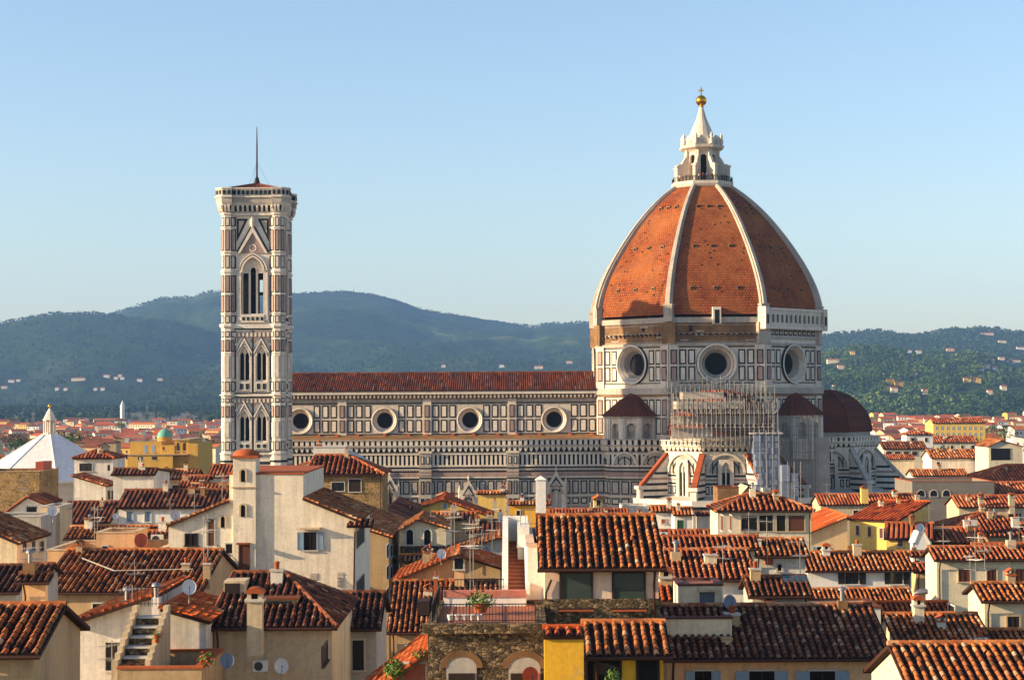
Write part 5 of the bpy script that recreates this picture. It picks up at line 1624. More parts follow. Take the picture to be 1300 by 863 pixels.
def bush(name, label, p, r, hgt, n=160, pot=True, flowers=False, group=None):
    t = thing(name, label, 'plant', p, group)
    rng = random.Random(int(p.x*100) & 0xffff)
    mb = MB()
    for i in range(n*3):
        d = Vector((rng.gauss(0, 1), rng.gauss(0, 1), rng.gauss(0, 1))).normalized()
        q = rng.uniform(0.5, 1.05); c = Vector(p) + Vector((d.x*r*q, d.y*r*q, hgt*0.55 + d.z*hgt*0.45*q))
        s = r*rng.uniform(0.08, 0.17)
        a = (d + Vector((rng.gauss(0, .6), rng.gauss(0, .6), rng.gauss(0, .6)))).normalized(); b = a.orthogonal().normalized(); e = a.cross(b)
        mb.face([c-b*s, c-e*s*0.6, c+b*s, c+e*s*0.6], M['flower'] if flowers and rng.random() < 0.3 else M['leafy'], rng.random())
    mb.build('foliage', t)
    if pot:
        mb = MB(); mb.lathe((p.x, p.y, p.z), [(r*0.35, -0.02), (r*0.5, 0.3), (r*0.55, 0.36), (r*0.45, 0.36), (0, 0.34)], M['tile_red'], 10, 0.6); mb.build('pot', t)
    return t
# ------------------------------------------------------------------ the near roofs, one house after another
hs = house('tan house with rows of dark and orange barrel tiles in the lower left corner', -70, 50, 62, 832, 768, wall='tan', base=0.42)
h = house('pale grey rendered house whose bright orange tile edge slopes down to the left', 86, 196, 84, 792, 757, 'gableF', apex=190, eaveR=758, depth=9, wall='pale', roof='tile_bright', base=0.62, ovs=0.25)
chimney(h, 197, 752, 790, 83, 9, 3, 'limewash'); chimney(h, 160, 757, 768, 86, 7, 3, 'tile_red')
h = house('grey house with a mottled bright orange roof and a tall shuttered side window', 203, 267, 82, 772, 772, 'gableF', apex=204, eaveR=789, depth=7.5, wall='pale', roof='tile_bright', base=0.58)
opening(h, 'right', 274, 806, 284, 842, 'shut_dark', closed=True)
h = house('tan terrace wall with red coping beside the outdoor stair', 150, 256, 77, 846, None, 'flat', depth=5.5, wall='tan', name='roof_terrace', cat='terrace', coping='tile_red', base=0.55)
st = MB()
for i in range(6):
    y0 = 77.3 + i*0.75; x0, x1 = P(168, 800, 80).x, P(202, 800, 80).x
    z = P(185, 846, 77).z - 0.1 + i*0.36
    st.box(x0, x1, y0, y0+0.8, z-1.2, z-0.06, M['stone']); st.box(x0, x1, y0-0.06, y0+0.8, z-0.06, z, M['slate'])
for s in (0, 1):
    x = (P(163, 800, 80).x, P(203, 800, 80).x)[s]
    for i in range(9): st.box(x-0.12, x+0.12, 77.3+i*0.5, 77.85+i*0.5, 26, P(185, 846, 77).z+0.25+i*0.24, M['beige'])
st.build('stair', h.root)
railing(h.root, [(P(163, 800, 80).x, 81.9, P(185, 846, 77).z+2.1), (P(202, 800, 80).x, 81.9, P(185, 846, 77).z+2.1)], 0.9)
bush('potted_plant', 'red geranium in a pot on the outdoor stair', P(199, 815, 78.6), 0.3, 0.6, 60, True, True)
bush('potted_plant', 'orange and green flowering plant on the terrace edge by the tall shuttered window', P(263, 848, 77.5), 0.45, 0.8, 110, False, True)
h = house('beige house with a dark weathered roof, a wide skylight box and a column chimney', 262, 428, 84, 797, 727, 'hip', wall='beige', roof='tile_dark', base=0.5, hl=0.4, hr=3.3)
chimney(h, 323, 757, 800, 82.5, 19, 2, 'beige')
mb = MB()
F = Fr((0, 86.3, 0), (1, 0, 0), UP, (0, -1, 0))
xa, xb, za, zb = P(326, 780, 86.3).x, P(369, 780, 86.3).x, P(340, 782, 86.3).z, P(340, 763, 86.3).z
mb.slab(F, xa-0.1, xb+0.35, za-0.3, zb+0.1, -2.6, -0.02, M['beige']); mb.slab(F, xa, xb, za, zb, -0.05, 0.03, M['bigglass'])
mb.slab(F, xa-0.2, xb+0.45, zb+0.1, zb+0.2, -2.6, 0.2, M['tile_dark'], 0.5)
for q in (xa, xb): mb.slab(F, q-0.06, q+0.06, za, zb, 0, 0.09, M['darkwood'])
mb.build('dormer', h.roof)
mb = MB()
F = Fr((0, 87.4, 0), (1, 0, 0), UP, (0, -1, 0))
xa, xb, za, zb = P(284, 765, 87.4).x, P(305, 765, 87.4).x, P(290, 766, 87.4).z, P(290, 737, 87.4).z
mb.slab(F, xa, xb+0.25, za-0.5, zb, -1.6, 0, M['beige']); mb.slab(F, xa+0.05, xb-0.02, za, zb-0.12, 0, 0.05, M['darkwood'])
for i in range(5): mb.slab(F, xa+0.1, xb-0.1, za+0.1+i*0.2, za+0.16+i*0.2, 0.05, 0.07, M['shut_dark'])
mb.build('dormer', h.roof)
opening(h, 'right', 408, 815, 414, 845, pane='shut_dark', frame='darkwood', bars=False)
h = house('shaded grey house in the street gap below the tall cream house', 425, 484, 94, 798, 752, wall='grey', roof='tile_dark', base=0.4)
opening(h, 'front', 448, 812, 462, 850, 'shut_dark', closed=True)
h = house('long tan house with a broad dark roof crossed by a pale cable', 45, 256, 120, 752, 698, rot=-4, wall='tan', roof='tile', base=0.45, pitch=0.42)
opening(h, 'front', 118, 766, 140, 790, pane='dark'); opening(h, 'front', 200, 766, 222, 790, pane='dark')
chimney(h, 262, 712, 726, 121, 9, 1, 'tan'); chimney(h, 100, 688, 700, 126, 8, 0, 'tan')
mb = MB()
a, b, c = P(104, 708, 122), P(145, 724, 121), P(245, 722, 121)
mb.tube([a, b], 0.05, M['slate'], 5); mb.tube([b, c], 0.04, M['slate'], 5)
mb.build('cable', h.roof)
h = house('low peach parapet wall of a roof terrace behind the broad dark roof', 60, 205, 138, 697, None, 'flat', depth=9, wall='peach', name='roof_terrace', cat='terrace', coping='beige')
h = house('square peach roof room with one small black window', 122, 171, 143, 675, None, 'flat', depth=5, wall='peach', coping='beige')
opening(h, 'front', 130, 693, 137, 702, pane='dark', bars=False)
h = house('low ochre wall with tile edge at the left behind the corner house', 18, 62, 92, 739, 728, wall='peach', roof='tile_dark', kind='shed')
h = house('dark roofed house with a small attic window at the left edge', -40, 24, 98, 752, 718, wall='grey', roof='tile_dark', base=0.35)
h = house('house with dark roof and attic opening below the terrace with the white dish', 22, 60, 112, 735, 716, wall='grey', roof='tile_dark')
opening(h, 'front', 28, 726, 42, 736, pane='dark')

# the tall cream house with the chimney tower
def poly_house(label, pts, D, depth, wall, tiles=(), name='house', cat='house', key=None, pitch=0.45, lod=2, roofm='tile', cope='tile_red', base=0.5):
    h = House()
    W3 = [P(x, y, D) for x, y in pts]
    x0, x1 = min(p.x for p in W3), max(p.x for p in W3)
    h.root = thing(name, label, cat, ((x0+x1)/2, D+depth/2, 0))
    for s in range(3):
        for t in range(3): FOOT.append(Vector((x0+(x1-x0)*s/2, D+depth*t/2, 0)))
    F = Fr((0, D, 0), (1, 0, 0), UP, (0, -1, 0))
    mb = MB()
    pp = [(p.x, p.z) for p in W3]
    mb.prism(F, [(pp[-1][0], 0)] + [(pp[0][0], 0)] + pp, -depth, 0, M[wall])
    h.wall = mb.build('wall', h.root)
    rb = MB()
    rng = random.Random(5)
    for i in range(len(pp)-1):
        a, b = W3[i], W3[i+1]
        if abs(b.x-a.x) < 0.12: continue
        if i in tiles:
            lo, hi = (a, b) if a.z < b.z else (b, a)
            d = (hi-lo)
            ext = 0.5 if tiles[i] else 0.1
            L = d.length + ext
            o = lo - d.normalized()*ext + UP*0.12
            # eave runs in depth
            if hi.x > lo.x: tile_plane(rb, o + Vector((0, depth, 0)), (0, -1, 0), d, [(0, 0), (depth+0.35, 0), (depth+0.35, L), (0, L)], pitch, 0.42, lod, M[roofm], rng, base=base)
            else: tile_plane(rb, o + Vector((0, -0.35, 0)), (0, 1, 0), d, [(0, 0), (depth+0.35, 0), (depth+0.35, L), (0, L)], pitch, 0.42, lod, M[roofm], rng, base=base)
        else:
            d = (b-a).normalized(); n = Vector((-d.z, 0, d.x))
            if n.z < 0: n = -n
            Fc = Fr((a.x, D, a.z), d, n, (0, -1, 0))
            rb.slab(Fc, -0.06, (b-a).length+0.06, 0.005*i, 0.14+0.005*i, -depth-0.05, 0.08, M[cope], 0.5)
    h.roof = rb.build('roof', h.root)
    h.front = (Vector((0, D, 0)), Vector((1, 0, 0)), Vector((0, -1, 0)))
    h.right = (Vector((x1, D, 0)), Vector((0, 1, 0)), Vector((1, 0, 0)))
    h.left = (Vector((x0, D, 0)), Vector((0, -1, 0)), Vector((-1, 0, 0)))
    h.D = D
    if key: HOUSES[key] = h
    return h
h = poly_house('tall cream house with a chimney tower, arrow slits and one blue shuttered window', [(214, 668), (291, 637), (291, 602), (385, 602), (385, 634), (450, 660)], 140, 15, 'facade', {0: 0, 4: 1}, roofm='tile')
opening(h, 'front', 386, 675, 402, 698, 'shut_blue', pane='dark')
mb = MB(); F = side(h, 'front')[3]
p0, p1 = P(381, 669, 140), P(407, 670, 140)
mb.slab(F, p0.x, p1.x, p1.z-0.08, p0.z, 0, 0.55, M['beige']); mb.build('canopy', h.root)
for x, y in ((283, 663),):
    p = P(x, y, 140); opening_at(h, F, p.x-0.16, p.x+0.16, p.z-0.4, p.z+0.5, arched=True, frame='beige', pane='dark', bars=False, sill=False)
mb = MB(); p0, p1 = P(302, 690, 140), P(318, 690, 140); mb.slab(F, p0.x, p1.x, p0.z, p0.z+0.12, 0.3, 0.9, M['tile_red'], 0.3); mb.build('canopy', h.root)
opening(h, 'front', 287, 690, 295, 702, pane='dark'); opening(h, 'front', 236, 678, 250, 692, pane='dark', frame='darkwood')
opening(h, 'front', 263, 658, 272, 692, name='door', pane='wood', sill=False)
for x0, x1, y0, y1 in ((393, 403, 727, 736), (428, 436, 726, 745)):
    a, b = P(x0, y1, 140), P(x1, y0, 140)
    mb = MB(); mb.slab(F, a.x, b.x, a.z, b.z, 0, 0.03, M['slate'])
    for i in range(4): mb.slab(F, a.x, b.x, a.z+(b.z-a.z)*(i+.5)/4-0.03, a.z+(b.z-a.z)*(i+.5)/4+0.03, 0.03, 0.06, M['beige'])
    mb.build('vent_grille', h.root)
for y0, y1 in ((665, 695), (728, 770)): opening(h, 'right', 452, y0, 461, y1, 'shut_dark', closed=True)
mb = MB(); x = P(449, 660, 140).x; mb.tube([(P(470, 662, 140).x, 139.8, P(470, 666, 140).z), (x+0.1, 139.85, P(450, 675, 140).z), (x-0.15, 139.85, 18)], 0.07, M['copper'], 6); mb.build('downpipe', h.root)
mb = MB()     # the round cornered chimney tower rising from the front
xa, xb = P(292, 600, 138.2).x, P(321, 600, 138.2).x
zt = P(306, 582, 138.2).z
mb.box(xa, xb, 139.7, 142, 15, zt, M['facade']); mb.box(xa-0.12, xb+0.12, 139.6, 142.1, P(306, 620.5, 138.2).z, P(306, 619, 138.2).z, M['tan']); mb.box(xa-0.2, xb+0.2, 139.5, 142.2, zt, zt+0.18, M['tile_red'])
mb.lathe(((xa+xb)/2, 140.8, zt+0.18), [(1.15, 0), (1.0, 0.3), (0.5, 0.5), (0, 0.55)], M['tile_red'], 12, 0.5)
tw = mb.build('chimney_tower', h.root)
F = Fr((0, 139.7, 0), (1, 0, 0), UP, (0, -1, 0))
for x, y in ((305, 605), (305, 650)):
    p = P(x, y, 138.2); opening_at(h, F, p.x-0.18, p.x+0.18, p.z-0.45, p.z+0.5, arched=True, frame='beige', pane='dark', bars=False, sill=False)
p0, p1 = P(304.5, 727, 139.7), P(315.5, 692, 139.7); opening_at(h, F, p0.x, p1.x, p0.z, p1.z, name='door', pane='wood', frame='wood', sill=False, bars=False)
mb = MB()     # outdoor steps down to the left
for i in range(9):
    a = P(302 - i*3.2, 728 - i*2.6, 139); mb.box(a.x-0.22, a.x+0.1, 138.0, 139.9, a.z-0.35, a.z, M['slate'])
stp = mb.build('outside_stair', h.root)
railing(stp, [P(276, 707, 138), P(302, 728, 138)], 1.0, 0.25)
mb = MB(); tile_plane(mb, P(440, 668, 139.2), (1, 0, 0), (0, 1.6, 0.5), [(0, 0), (2.1, 0), (2.1, 1.7), (0, 1.7)], 0.4, 0.4, 2, M['tile'], R0); mb.build('porch_roof', h.root)
mb = MB(); mb.box(P(381, 640, 143).x, P(386, 640, 143).x, 140.5, 150, P(383, 634, 140).z-1, P(383, 604, 140).z, M['darkwood']); mb.build('roof_hatch', h.root)

# behind it
h = house('small rubble stone house with a red hipped roof in front of the nave', 386, 488, 205, 603, 578, 'hip', wall='stone_warm', roof='tile_red', hl=0.8, lod=2, pitch=0.6, t=0.42)
opening(h, 'front', 421, 612, 437, 623, pane='glass'); opening(h, 'front', 443, 608, 458, 624, pane='darkwood', bars=False)
poly_house('bright cream wall with a sloping top and one tiny window beside the rubble stone house', [(352, 606), (381, 590), (404, 585)], 209, 6, 'cream', {})
h = HB = poly_house('pale roof block with a chimney pot above the rubble stone house', [(398, 580), (398, 568), (438, 568), (438, 574), (472, 592)], 222, 6, 'pale', {}, cope='slate')
chimney(h, 405, 561, 569, 222.5, 7, 1, 'tile_red')
h = house('tan street house with dark shuttered windows along its receding side', 440, 497, 168, 664, 664, 'gableF', apex=441, eaveR=682, depth=26, wall='tan', roof='tile')
for y0, y1 in ((690, 708), (717, 735), (745, 762)):
    for x0 in (490, 495, 500): opening(h, 'right', x0, y0, x0+2.6, y1, pane='shut_dark', bars=False)
h = house('narrow shaded house at the far end of the street gap', 480, 517, 212, 655, 655, 'gableF', apex=481, eaveR=669, depth=40, wall='beige', roof='tile_dark')
for y0, y1 in ((675, 688), (695, 708)):
    for x0 in (511, 515): opening(h, 'right', x0, y0, x0+2, y1, pane='shut_dark', bars=False)
h = house('dark tiled shed roof in front of the nave wall with a finial', 482, 522, 235, 652, 641, wall='grey', roof='tile_dark')
mb = MB(); p = P(494, 640, 236); mb.lathe((p.x, 237, p.z-0.5), [(0.5, 0), (0.3, 0.8), (0.35, 1.2), (0.12, 2.2), (0, 3.4)], M['iron'], 8); mb.build('finial', h.roof)
h = house('cream gabled attic with two round headed windows above a rubble band', 505, 570, 172, 674, 659, 'gableF', apex=531, eaveR=671, depth=12, wall='cream', roof='tile')
for x in (516, 538.5): opening(h, 'front', x, 672, x+8.5, 691, arched=True, pane='dark', frame='pale')
mb = MB(); F = side(h, 'front')[3]; a, b = P(507, 709, 172), P(568, 693, 172); mb.slab(F, 0.2, h.W-0.4, a.z-6, b.z, 0, 0.08, M['stone']); mb.build('stone_band', h.root)
h = house('tiled lean-to roof under the two round headed windows', 506, 566, 166, 713, 704, 'shed', wall='stone', roof='tile')

# yellow houses before the nave
h = house('yellow gabled house with orange left slope below the nave', 504, 626, 252, 655, 634, 'gableF', apex=562, eaveR=657, depth=12, wall='yellow', roof='tile_bright', lod=2, pitch=0.6)
opening(h, 'front', 576, 648, 582, 657, pane='dark', bars=False)
h = house('little white roof room with two windows behind the yellow gable', 553, 577, 264, 630, 626, 'gableF', apex=564, eaveR=631, depth=4, wall='limewash', roof='tile_red', lod=1)
opening(h, 'front', 557, 633, 561, 639, pane='glass'); opening(h, 'front', 567, 633, 572, 638, pane='glass')
h = house('plain yellow wall with ragged tile edge below the nave', 604, 645, 283, 627, 623.5, 'shed', wall='yellow', roof='tile', lod=1)
chimney(h, 628, 634, 642, 281, 5, 1)
h = house('long low orange yellow house beside the tall white chimney', 645, 700, 290, 641, 636, 'shed', wall='gold', roof='tile', lod=1)
h = house('tan house with two narrow windows below the yellow gable', 546, 606, 218, 660, 650, wall='tan', roof='tile')
for x in (558, 566): opening(h, 'front', x, 664, x+5, 676, pane='dark')
h = house('dark roofed house among antennas below the yellow gable', 592, 646, 205, 676, 660, wall='grey', roof='tile_dark')
h = house('grey gable wall with an orange verge rising to the right among the antennas', 560, 642, 166, 705, 682, 'gableF', apex=634, eaveR=684, depth=9, wall='grey', roof='tile', base=0.55)
h = house('low dark roof with orange ends behind the tower terrace', 574, 642, 132, 742, 716, wall='tan', roof='tile_dark')
h = house('small tan dormer house with a double window behind the tower terrace', 571, 594, 124, 709, 703, 'gableF', apex=582, eaveR=709, depth=4, wall='peach', roof='tile')
opening(h, 'front', 577, 708, 588, 722, pane='glass')
h = house('orange roofed house whose bright slope faces left above the dark tile rows', 498, 640, 128, 738, 704, 'gableF', apex=580, eaveR=722, depth=9, wall='tan', roof='tile_bright', base=0.6)
chimney(h, 541, 697, 712, 131, 9, 0, 'tan'); chimney(h, 546, 694, 712, 133, 6, 1, 'tan')
h = house('house with straight dark and orange tile rows and a square roof opening', 490, 632, 118, 803, 737, wall='tan', roof='tile', base=0.45)
chimney(h, 553, 730, 750, 121.5, 5, 1, 'tile_red')
mb = MB(); p0, p1 = P(530, 772, 120.5), P(545, 755, 120.5); mb.box(p0.x, p1.x, 120.0, 122.2, p0.z-0.4, p0.z+0.55, M['darkwood']); mb.build('roof_window', h.roof)
h = house('house with a worn bright orange roof sloping left at the bottom edge', 446, 550, 76, 905, 824, 'gableF', apex=548, eaveR=826, depth=9.5, wall='pale', roof='tile_bright', base=0.58)
opening(h, 'front', 512, 842, 540, 880, pane='pink', bars=False, frame='pale')
bush('potted_plant', 'leafy yellow green bush at the bottom edge beside the orange roof', P(501, 868, 75), 0.5, 1.1, 240, True)
bush('potted_plant', 'dry brown green plant at the foot of the stone tower wall', P(536, 838, 75.2), 0.42, 0.5, 130, False, True)

# stone tower with the roof terrace
h = T = house('rubble stone tower with brick arched windows and an iron railed roof terrace', 543, 692, 70, 792, None, 'flat', depth=8.2, wall='stone', coping='stone', parapet=0.12, name='stone_tower', cat='tower')
FT = side(T, 'front')[3]
for x0, x1 in ((567, 605), (646, 686)):
    a, b = P(x0, 890, 70) - Vector((T.O.x, 0, 0)), P(x1, 833, 70) - Vector((T.O.x, 0, 0))
    w = b.x-a.x
    mb = MB(); mb.archband(FT, (a.x+b.x)/2, w, b.z-w*0.36, w*0.36, 0.26, 0, 0.05, M['rawbrick']); mb.build('brick_arch', T.root)
    mb = MB(); mb.prism(FT, [(b.x, a.z)] + arch((a.x+b.x)/2, w, b.z-w*0.36, w*0.36) + [(a.x, a.z)], 0.005, 0.03, M["grey"]); w_ = mb.build("window", T.root); mb = MB(); mb.slab(FT, a.x+0.08, b.x-0.08, a.z, P(x0, 854, 70).z, 0.03, 0.07, M["darkwood"]); mb.build("pane", w_)

zt = P(600, 792, 70).z
xl, xr = P(545, 792, 70).x, P(691, 792, 70).x
mb = MB(); mb.box(xl-0.3, xr+0.1, 69.75, 70.3, zt-0.35, zt+0.02, M['stone']); mb.build('coping', T.root)
railing(T.root, [(xl+0.3, 70.25, zt), (xr-0.1, 70.25, zt)], 0.78, 0.13)
railing(T.root, [(xl+0.1, 77.9, zt), (xl+0.1, 70.25, zt)], 0.78, 0.2)
wx0, wx1 = P(564, 752, 77).x, P(668, 752, 77).x
mb = MB(); mb.box(wx0, wx1, 76.8, 77.2, zt-0.1, P(600, 757, 77).z, M['limewash']); mb.box(wx0, wx1, 77.2, 78.3, zt, P(600, 757, 77).z-0.02, M['limewash']); mb.box(wx0-0.05, wx1, 76.75, 77.22, P(600, 757, 77).z, P(600, 749, 77).z, M['pink'])
mb.build('parapet', T.root)
railing(T.root, [(wx0, 77.3, P(600, 749, 77).z), (wx1-1.0, 77.3, P(600, 749, 77).z)], 0.45, 0.14)
mb = MB()
sx0, sx1 = P(645, 752, 79).x, P(667, 752, 79).x
z0, z1 = P(655, 757, 78.5).z, P(655, 686, 88).z
for i in range(15):
    z = z0 + (z1-z0)*(i+1)/15; y = 78.4 + 9.4*i/15
    mb.box(sx0, sx1, y, y+0.66, z-1.6, z, M['roofpaving'])
mb.prism(Fr((sx0, 0, 0), (0, 1, 0), UP, (-1, 0, 0)), [(78.3, z0-2), (88, z0-2), (88, z1+1.2), (87.4, z1+1.2), (78.3, z0+0.55)], 0, 0.28, M['limewash'])
mb.prism(Fr((sx1, 0, 0), (0, 1, 0), UP, (-1, 0, 0)), [(78.3, z0-2), (88, z0-2), (88, z1+1.2), (87.4, z1+1.2), (78.3, z0+0.55)], -0.2, 0, M['limewash'])
mb.box(sx0-0.28, sx1+0.2, 88, 88.3, z0-2, z1+1.25, M['limewash'])
mb.build('stair', T.root)
W = h = house('narrow white stair house with a tall white chimney beside the tiled top floor', 669, 692, 78.6, 690, None, 'flat', depth=10, wall='limewash', coping='pinkish', parapet=0.5)
zt2 = P(680, 668, 84).z
mb = MB(); mb.box(P(657, 668, 84).x, P(672, 668, 84).x, 84.05, 88.5, 25, zt2, M['limewash']); mb.box(P(656, 668, 84).x, P(673, 668, 84).x, 83.9, 88.6, P(660, 692, 84).z-0.1, P(660, 692, 84).z, M['limewash']); mb.build('roof_room', W.root)
railing(W.root, [(P(661, 668, 84).x, 84.2, zt2), (P(680, 668, 84).x, 84.2, zt2)], 0.8, 0.2, 'metal')
mb = MB()
cx0, cx1 = P(680.5, 640, 90).x, P(693, 640, 90).x
ztc = P(686, 609, 90).z
mb.box(cx0, cx1, 90, 90.5, 28, ztc, M['limewash'])
mb.box(cx0-0.04, cx1+0.04, 89.96, 90.54, P(686, 663, 90).z-0.6, P(686, 663, 90).z+0.1, M['iron'])
cc = Vector(((cx0+cx1)/2, 90.25, 0))
for p, q in (((cx0-.05, 89.95), (cx1+.05, 89.95)), ((cx1+.05, 89.95), (cx1+.05, 90.55)), ((cx1+.05, 90.55), (cx0-.05, 90.55)), ((cx0-.05, 90.55), (cx0-.05, 89.95))):
    mb.face([(*p, ztc), (*q, ztc), (cc.x, cc.y, ztc+0.22)], M['limewash'])
mb.build('chimney', W.root)
bush('potted_plant', 'bare branched plant on the stone tower terrace before the white parapet', Vector((P(610, 780, 74).x, 74.0, zt)), 0.7, 0.9, 70, True)
for i in range(5):
    p = Vector((P(572+i*9, 785, 71.2).x, 71.2, zt)); t = thing('plant_pot', ['small white plant pot at the left end behind the iron terrace railing', 'second white plant pot from the left behind the iron terrace railing', 'middle white plant pot behind the iron terrace railing', 'fourth white plant pot from the left behind the iron terrace railing', 'white plant pot at the right end of its row behind the iron terrace railing'][i], 'plant pot', p, 'white pots behind the terrace railing')
    mb = MB(); mb.lathe(p, [(0.1, 0), (0.15, 0.22), (0.17, 0.24), (0.13, 0.24), (0.0, 0.2)], M['limewash'], 10); mb.build('pot_body', t)

# tiled top floor with two big windows
h = A = house('tall house with two big dark windows above a rubble stone band under red tiles', 683, 846, 75, 722, 655, wall='pinkish', roof='tile', base=0.46, ov=0.55)
FA_ = side(A, 'front')[3]
za_, zb_ = 12.0, hit(700, 760, *A.front[::2]).z
mb = MB(); mb.slab(FA_, 0.26, A.W-0.26, za_, zb_, -0.3, 0.1, M['stone']); mb.build('stone_band', A.root)
for x0, x1 in ((713, 750), (779.5, 817)):
    o = opening(A, 'front', x0, 727, x1, 771, pane='bigglass', frame='darkwood', bars=False, sill=True, fw=0.09)
o_, a_, n_, F_ = side(A, 'front')
mb = MB()
for x in (713, 779.5):
    p, q2 = hit(x-3, 775, o_, n_), hit(x+41, 773, o_, n_); mb.slab(F_, (p-o_).dot(a_), (q2-o_).dot(a_), p.z, q2.z, 0.1, 0.3, M['tile_red'], 0.5)
mb.build('sill', A.root)
mb = MB(); p = hit(700, 735, o_, n_); mb.tube([F_((p-o_).dot(a_), p.z, 0.1), F_((p-o_).dot(a_)-0.25, p.z-0.6, 0.1), F_((p-o_).dot(a_)-0.25, zb_, 0.12)], 0.05, M['iron'], 6); mb.build('downpipe', A.root)
h = B = house('lean-to roof over a gold yellow loggia with dark openings below the rubble band', 742, 853, 67, 833, 790, 'shed', wall='gold', roof='tile', base=0.5, ov=0.5)
for x0, x1 in ((746, 786), (811, 834)): opening(B, 'front', x0, 838, x1, 905, pane='dark', frame='darkwood', bars=False, sill=False)
h = house('small gold yellow wall with a worn tile capping in front of the rubble band', 690, 742, 66, 807, 797, 'shed', wall='gold', roof='tile_bright', ov=0.12, ovs=0.03, t=0.2, gutter=False)
bush('potted_plant', 'shaded plant inside the left opening of the gold loggia', P(778, 880, 66), 0.35, 1.0, 90, False)

# roof terrace with blue door
h = R1 = house('long peach house with a wide dark roof and blue grey shutters under its eave', 842, 1137, 84, 837, 768, wall='peach', roof='tile_dark', base=0.75, lod=2, pitch=0.36)
for x0, x1 in ((882, 903), (951, 983), (1028, 1060)):
    opening(R1, 'front', x0, 851, x1, 890, 'shut_blue', pane='dark', frame='slate')
h = house('cream roof terrace with dark coping built into the long dark roof', 834, 929, 86.2, 783, None, 'flat', depth=5.5, wall='cream', coping='shut_brown', name='roof_terrace', cat='terrace', parapet=0.8)
mb = MB(); a, b = P(917, 838, 85.4), P(929, 812, 85.4); mb.box(a.x, b.x, 85.4, 86.1, a.z-0.4, b.z, M['cream']); mb.box(a.x-0.05, b.x+0.05, 85.3, 86.15, b.z, b.z+0.1, M['tan']); mb.build('pier', h.root)
mb = MB(); a, b = P(846, 817, 86.1), P(917, 811.5, 86.1); mb.box(a.x, b.x, 86.08, 86.19, a.z, b.z, M['dark']); mb.build('shadow_strip', h.root)  # dark strip standing in for the shadow under the terrace
h = house('cream flat topped roof room with a blue grey door on the terrace', 862, 917, 89.5, 741, None, 'flat', depth=3.2, wall='cream', coping='shut_brown', parapet=0.1)
opening(h, 'front', 888, 751, 907, 788, name='door', pane='door_blue', frame='cream', sill=False)
mb = MB(); F = side(h, 'front')[3]; mb.slab(F, 1.0, 2.05, hit(880, 750, *h.front[::2]).z, hit(880, 747, *h.front[::2]).z, 0, 0.3, M['beige']); mb.build('canopy', h.root)
h = house('low dark tile roof behind the terrace with the blue grey door', 838, 868, 96, 770, 742, wall='grey', roof='tile_dark')
h = house('short orange tile slope between the big windows and the terrace', 838, 856, 93, 763, 742, 'shed', wall='pale', roof='tile_bright', base=0.55)
h = house('white walled house with bright evenly ribbed red tile roof right of the big windows', 838, 963, 104, 736, 698, wall='limewash', roof='tile_red', base=0.58, pitch=0.38)
h = house('upper strip of ribbed red roof behind the evenly ribbed roof', 834, 965, 114, 697, 681, wall='beige', roof='tile_red', base=0.55)
h = house('low house with patchy white stucco wall and a red box on it', 954, 1029, 119, 706, 684, wall='pale', roof='tile')
mb = MB(); F = side(h, 'front')[3]; o_, n_ = h.front[0], h.front[2]; a, b = hit(971, 716, o_, n_), hit(981, 707, o_, n_); mb.slab(F, a.x-h.O.x, b.x-h.O.x, a.z, b.z, 0, 0.25, M['dish_red']); mb.build('meter_box', h.root)
opening(h, 'front', 987, 716, 992, 724, pane='dark', bars=False)
h = house('low dark roof with a glass skylight below the patchy stucco wall', 950, 1034, 99, 757, 732, wall='grey', roof='tile_dark')
mb = MB(); a = P(994, 743, 101); F = Fr(P(994, 744.5, 100.6), (1, 0, 0), Vector((0, 1, 0.36)).normalized(), Vector((0, -0.36, 1)).normalized())
mb.slab(F, 0, 1.5, 0.1, 1.1, 0.16, 0.3, M['metal'])
for i in range(4): mb.slab(F, 0.06+i*0.36, 0.36+i*0.36, 0.16, 1.04, 0.3, 0.32, M['bigglass'])
mb.build('skylight', h.roof)
h = house('pale parapet strip with tile pieces above the long dark roof', 984, 1118, 96, 770, None, 'flat', depth=4, wall='pale', coping='tile_dark', name='parapet', cat='wall')
h = house('square cream belvedere with a hipped red roof and dark open loggia', 908, 1034, 185, 649, 627.5, 'hip', wall='cream', roof='tile_red', lod=2, pitch=0.6, t=0.4, base=0.6)
for x0, x1 in ((941, 961), (964, 981), (986, 997), (1001, 1021)): opening(h, 'front', x0, 654, x1, 674, pane='dark' if x0 != 1001 else 'wood', frame='beige', bars=False)
for x0 in (916, 927): opening(h, 'left', x0, 655, x0+3, 672, pane='shut_brown', bars=False)
h = house('brown brick block with small posts behind the cream belvedere', 911, 938, 222, 618, None, 'flat', depth=5, wall='rawbrick', coping='tile_dark')
h = house('bright cream gable end behind the belvedere roof', 935, 985, 232, 634, 617, 'gableF', apex=950, eaveR=633, depth=8, wall='cream', roof='beige', lod=0)
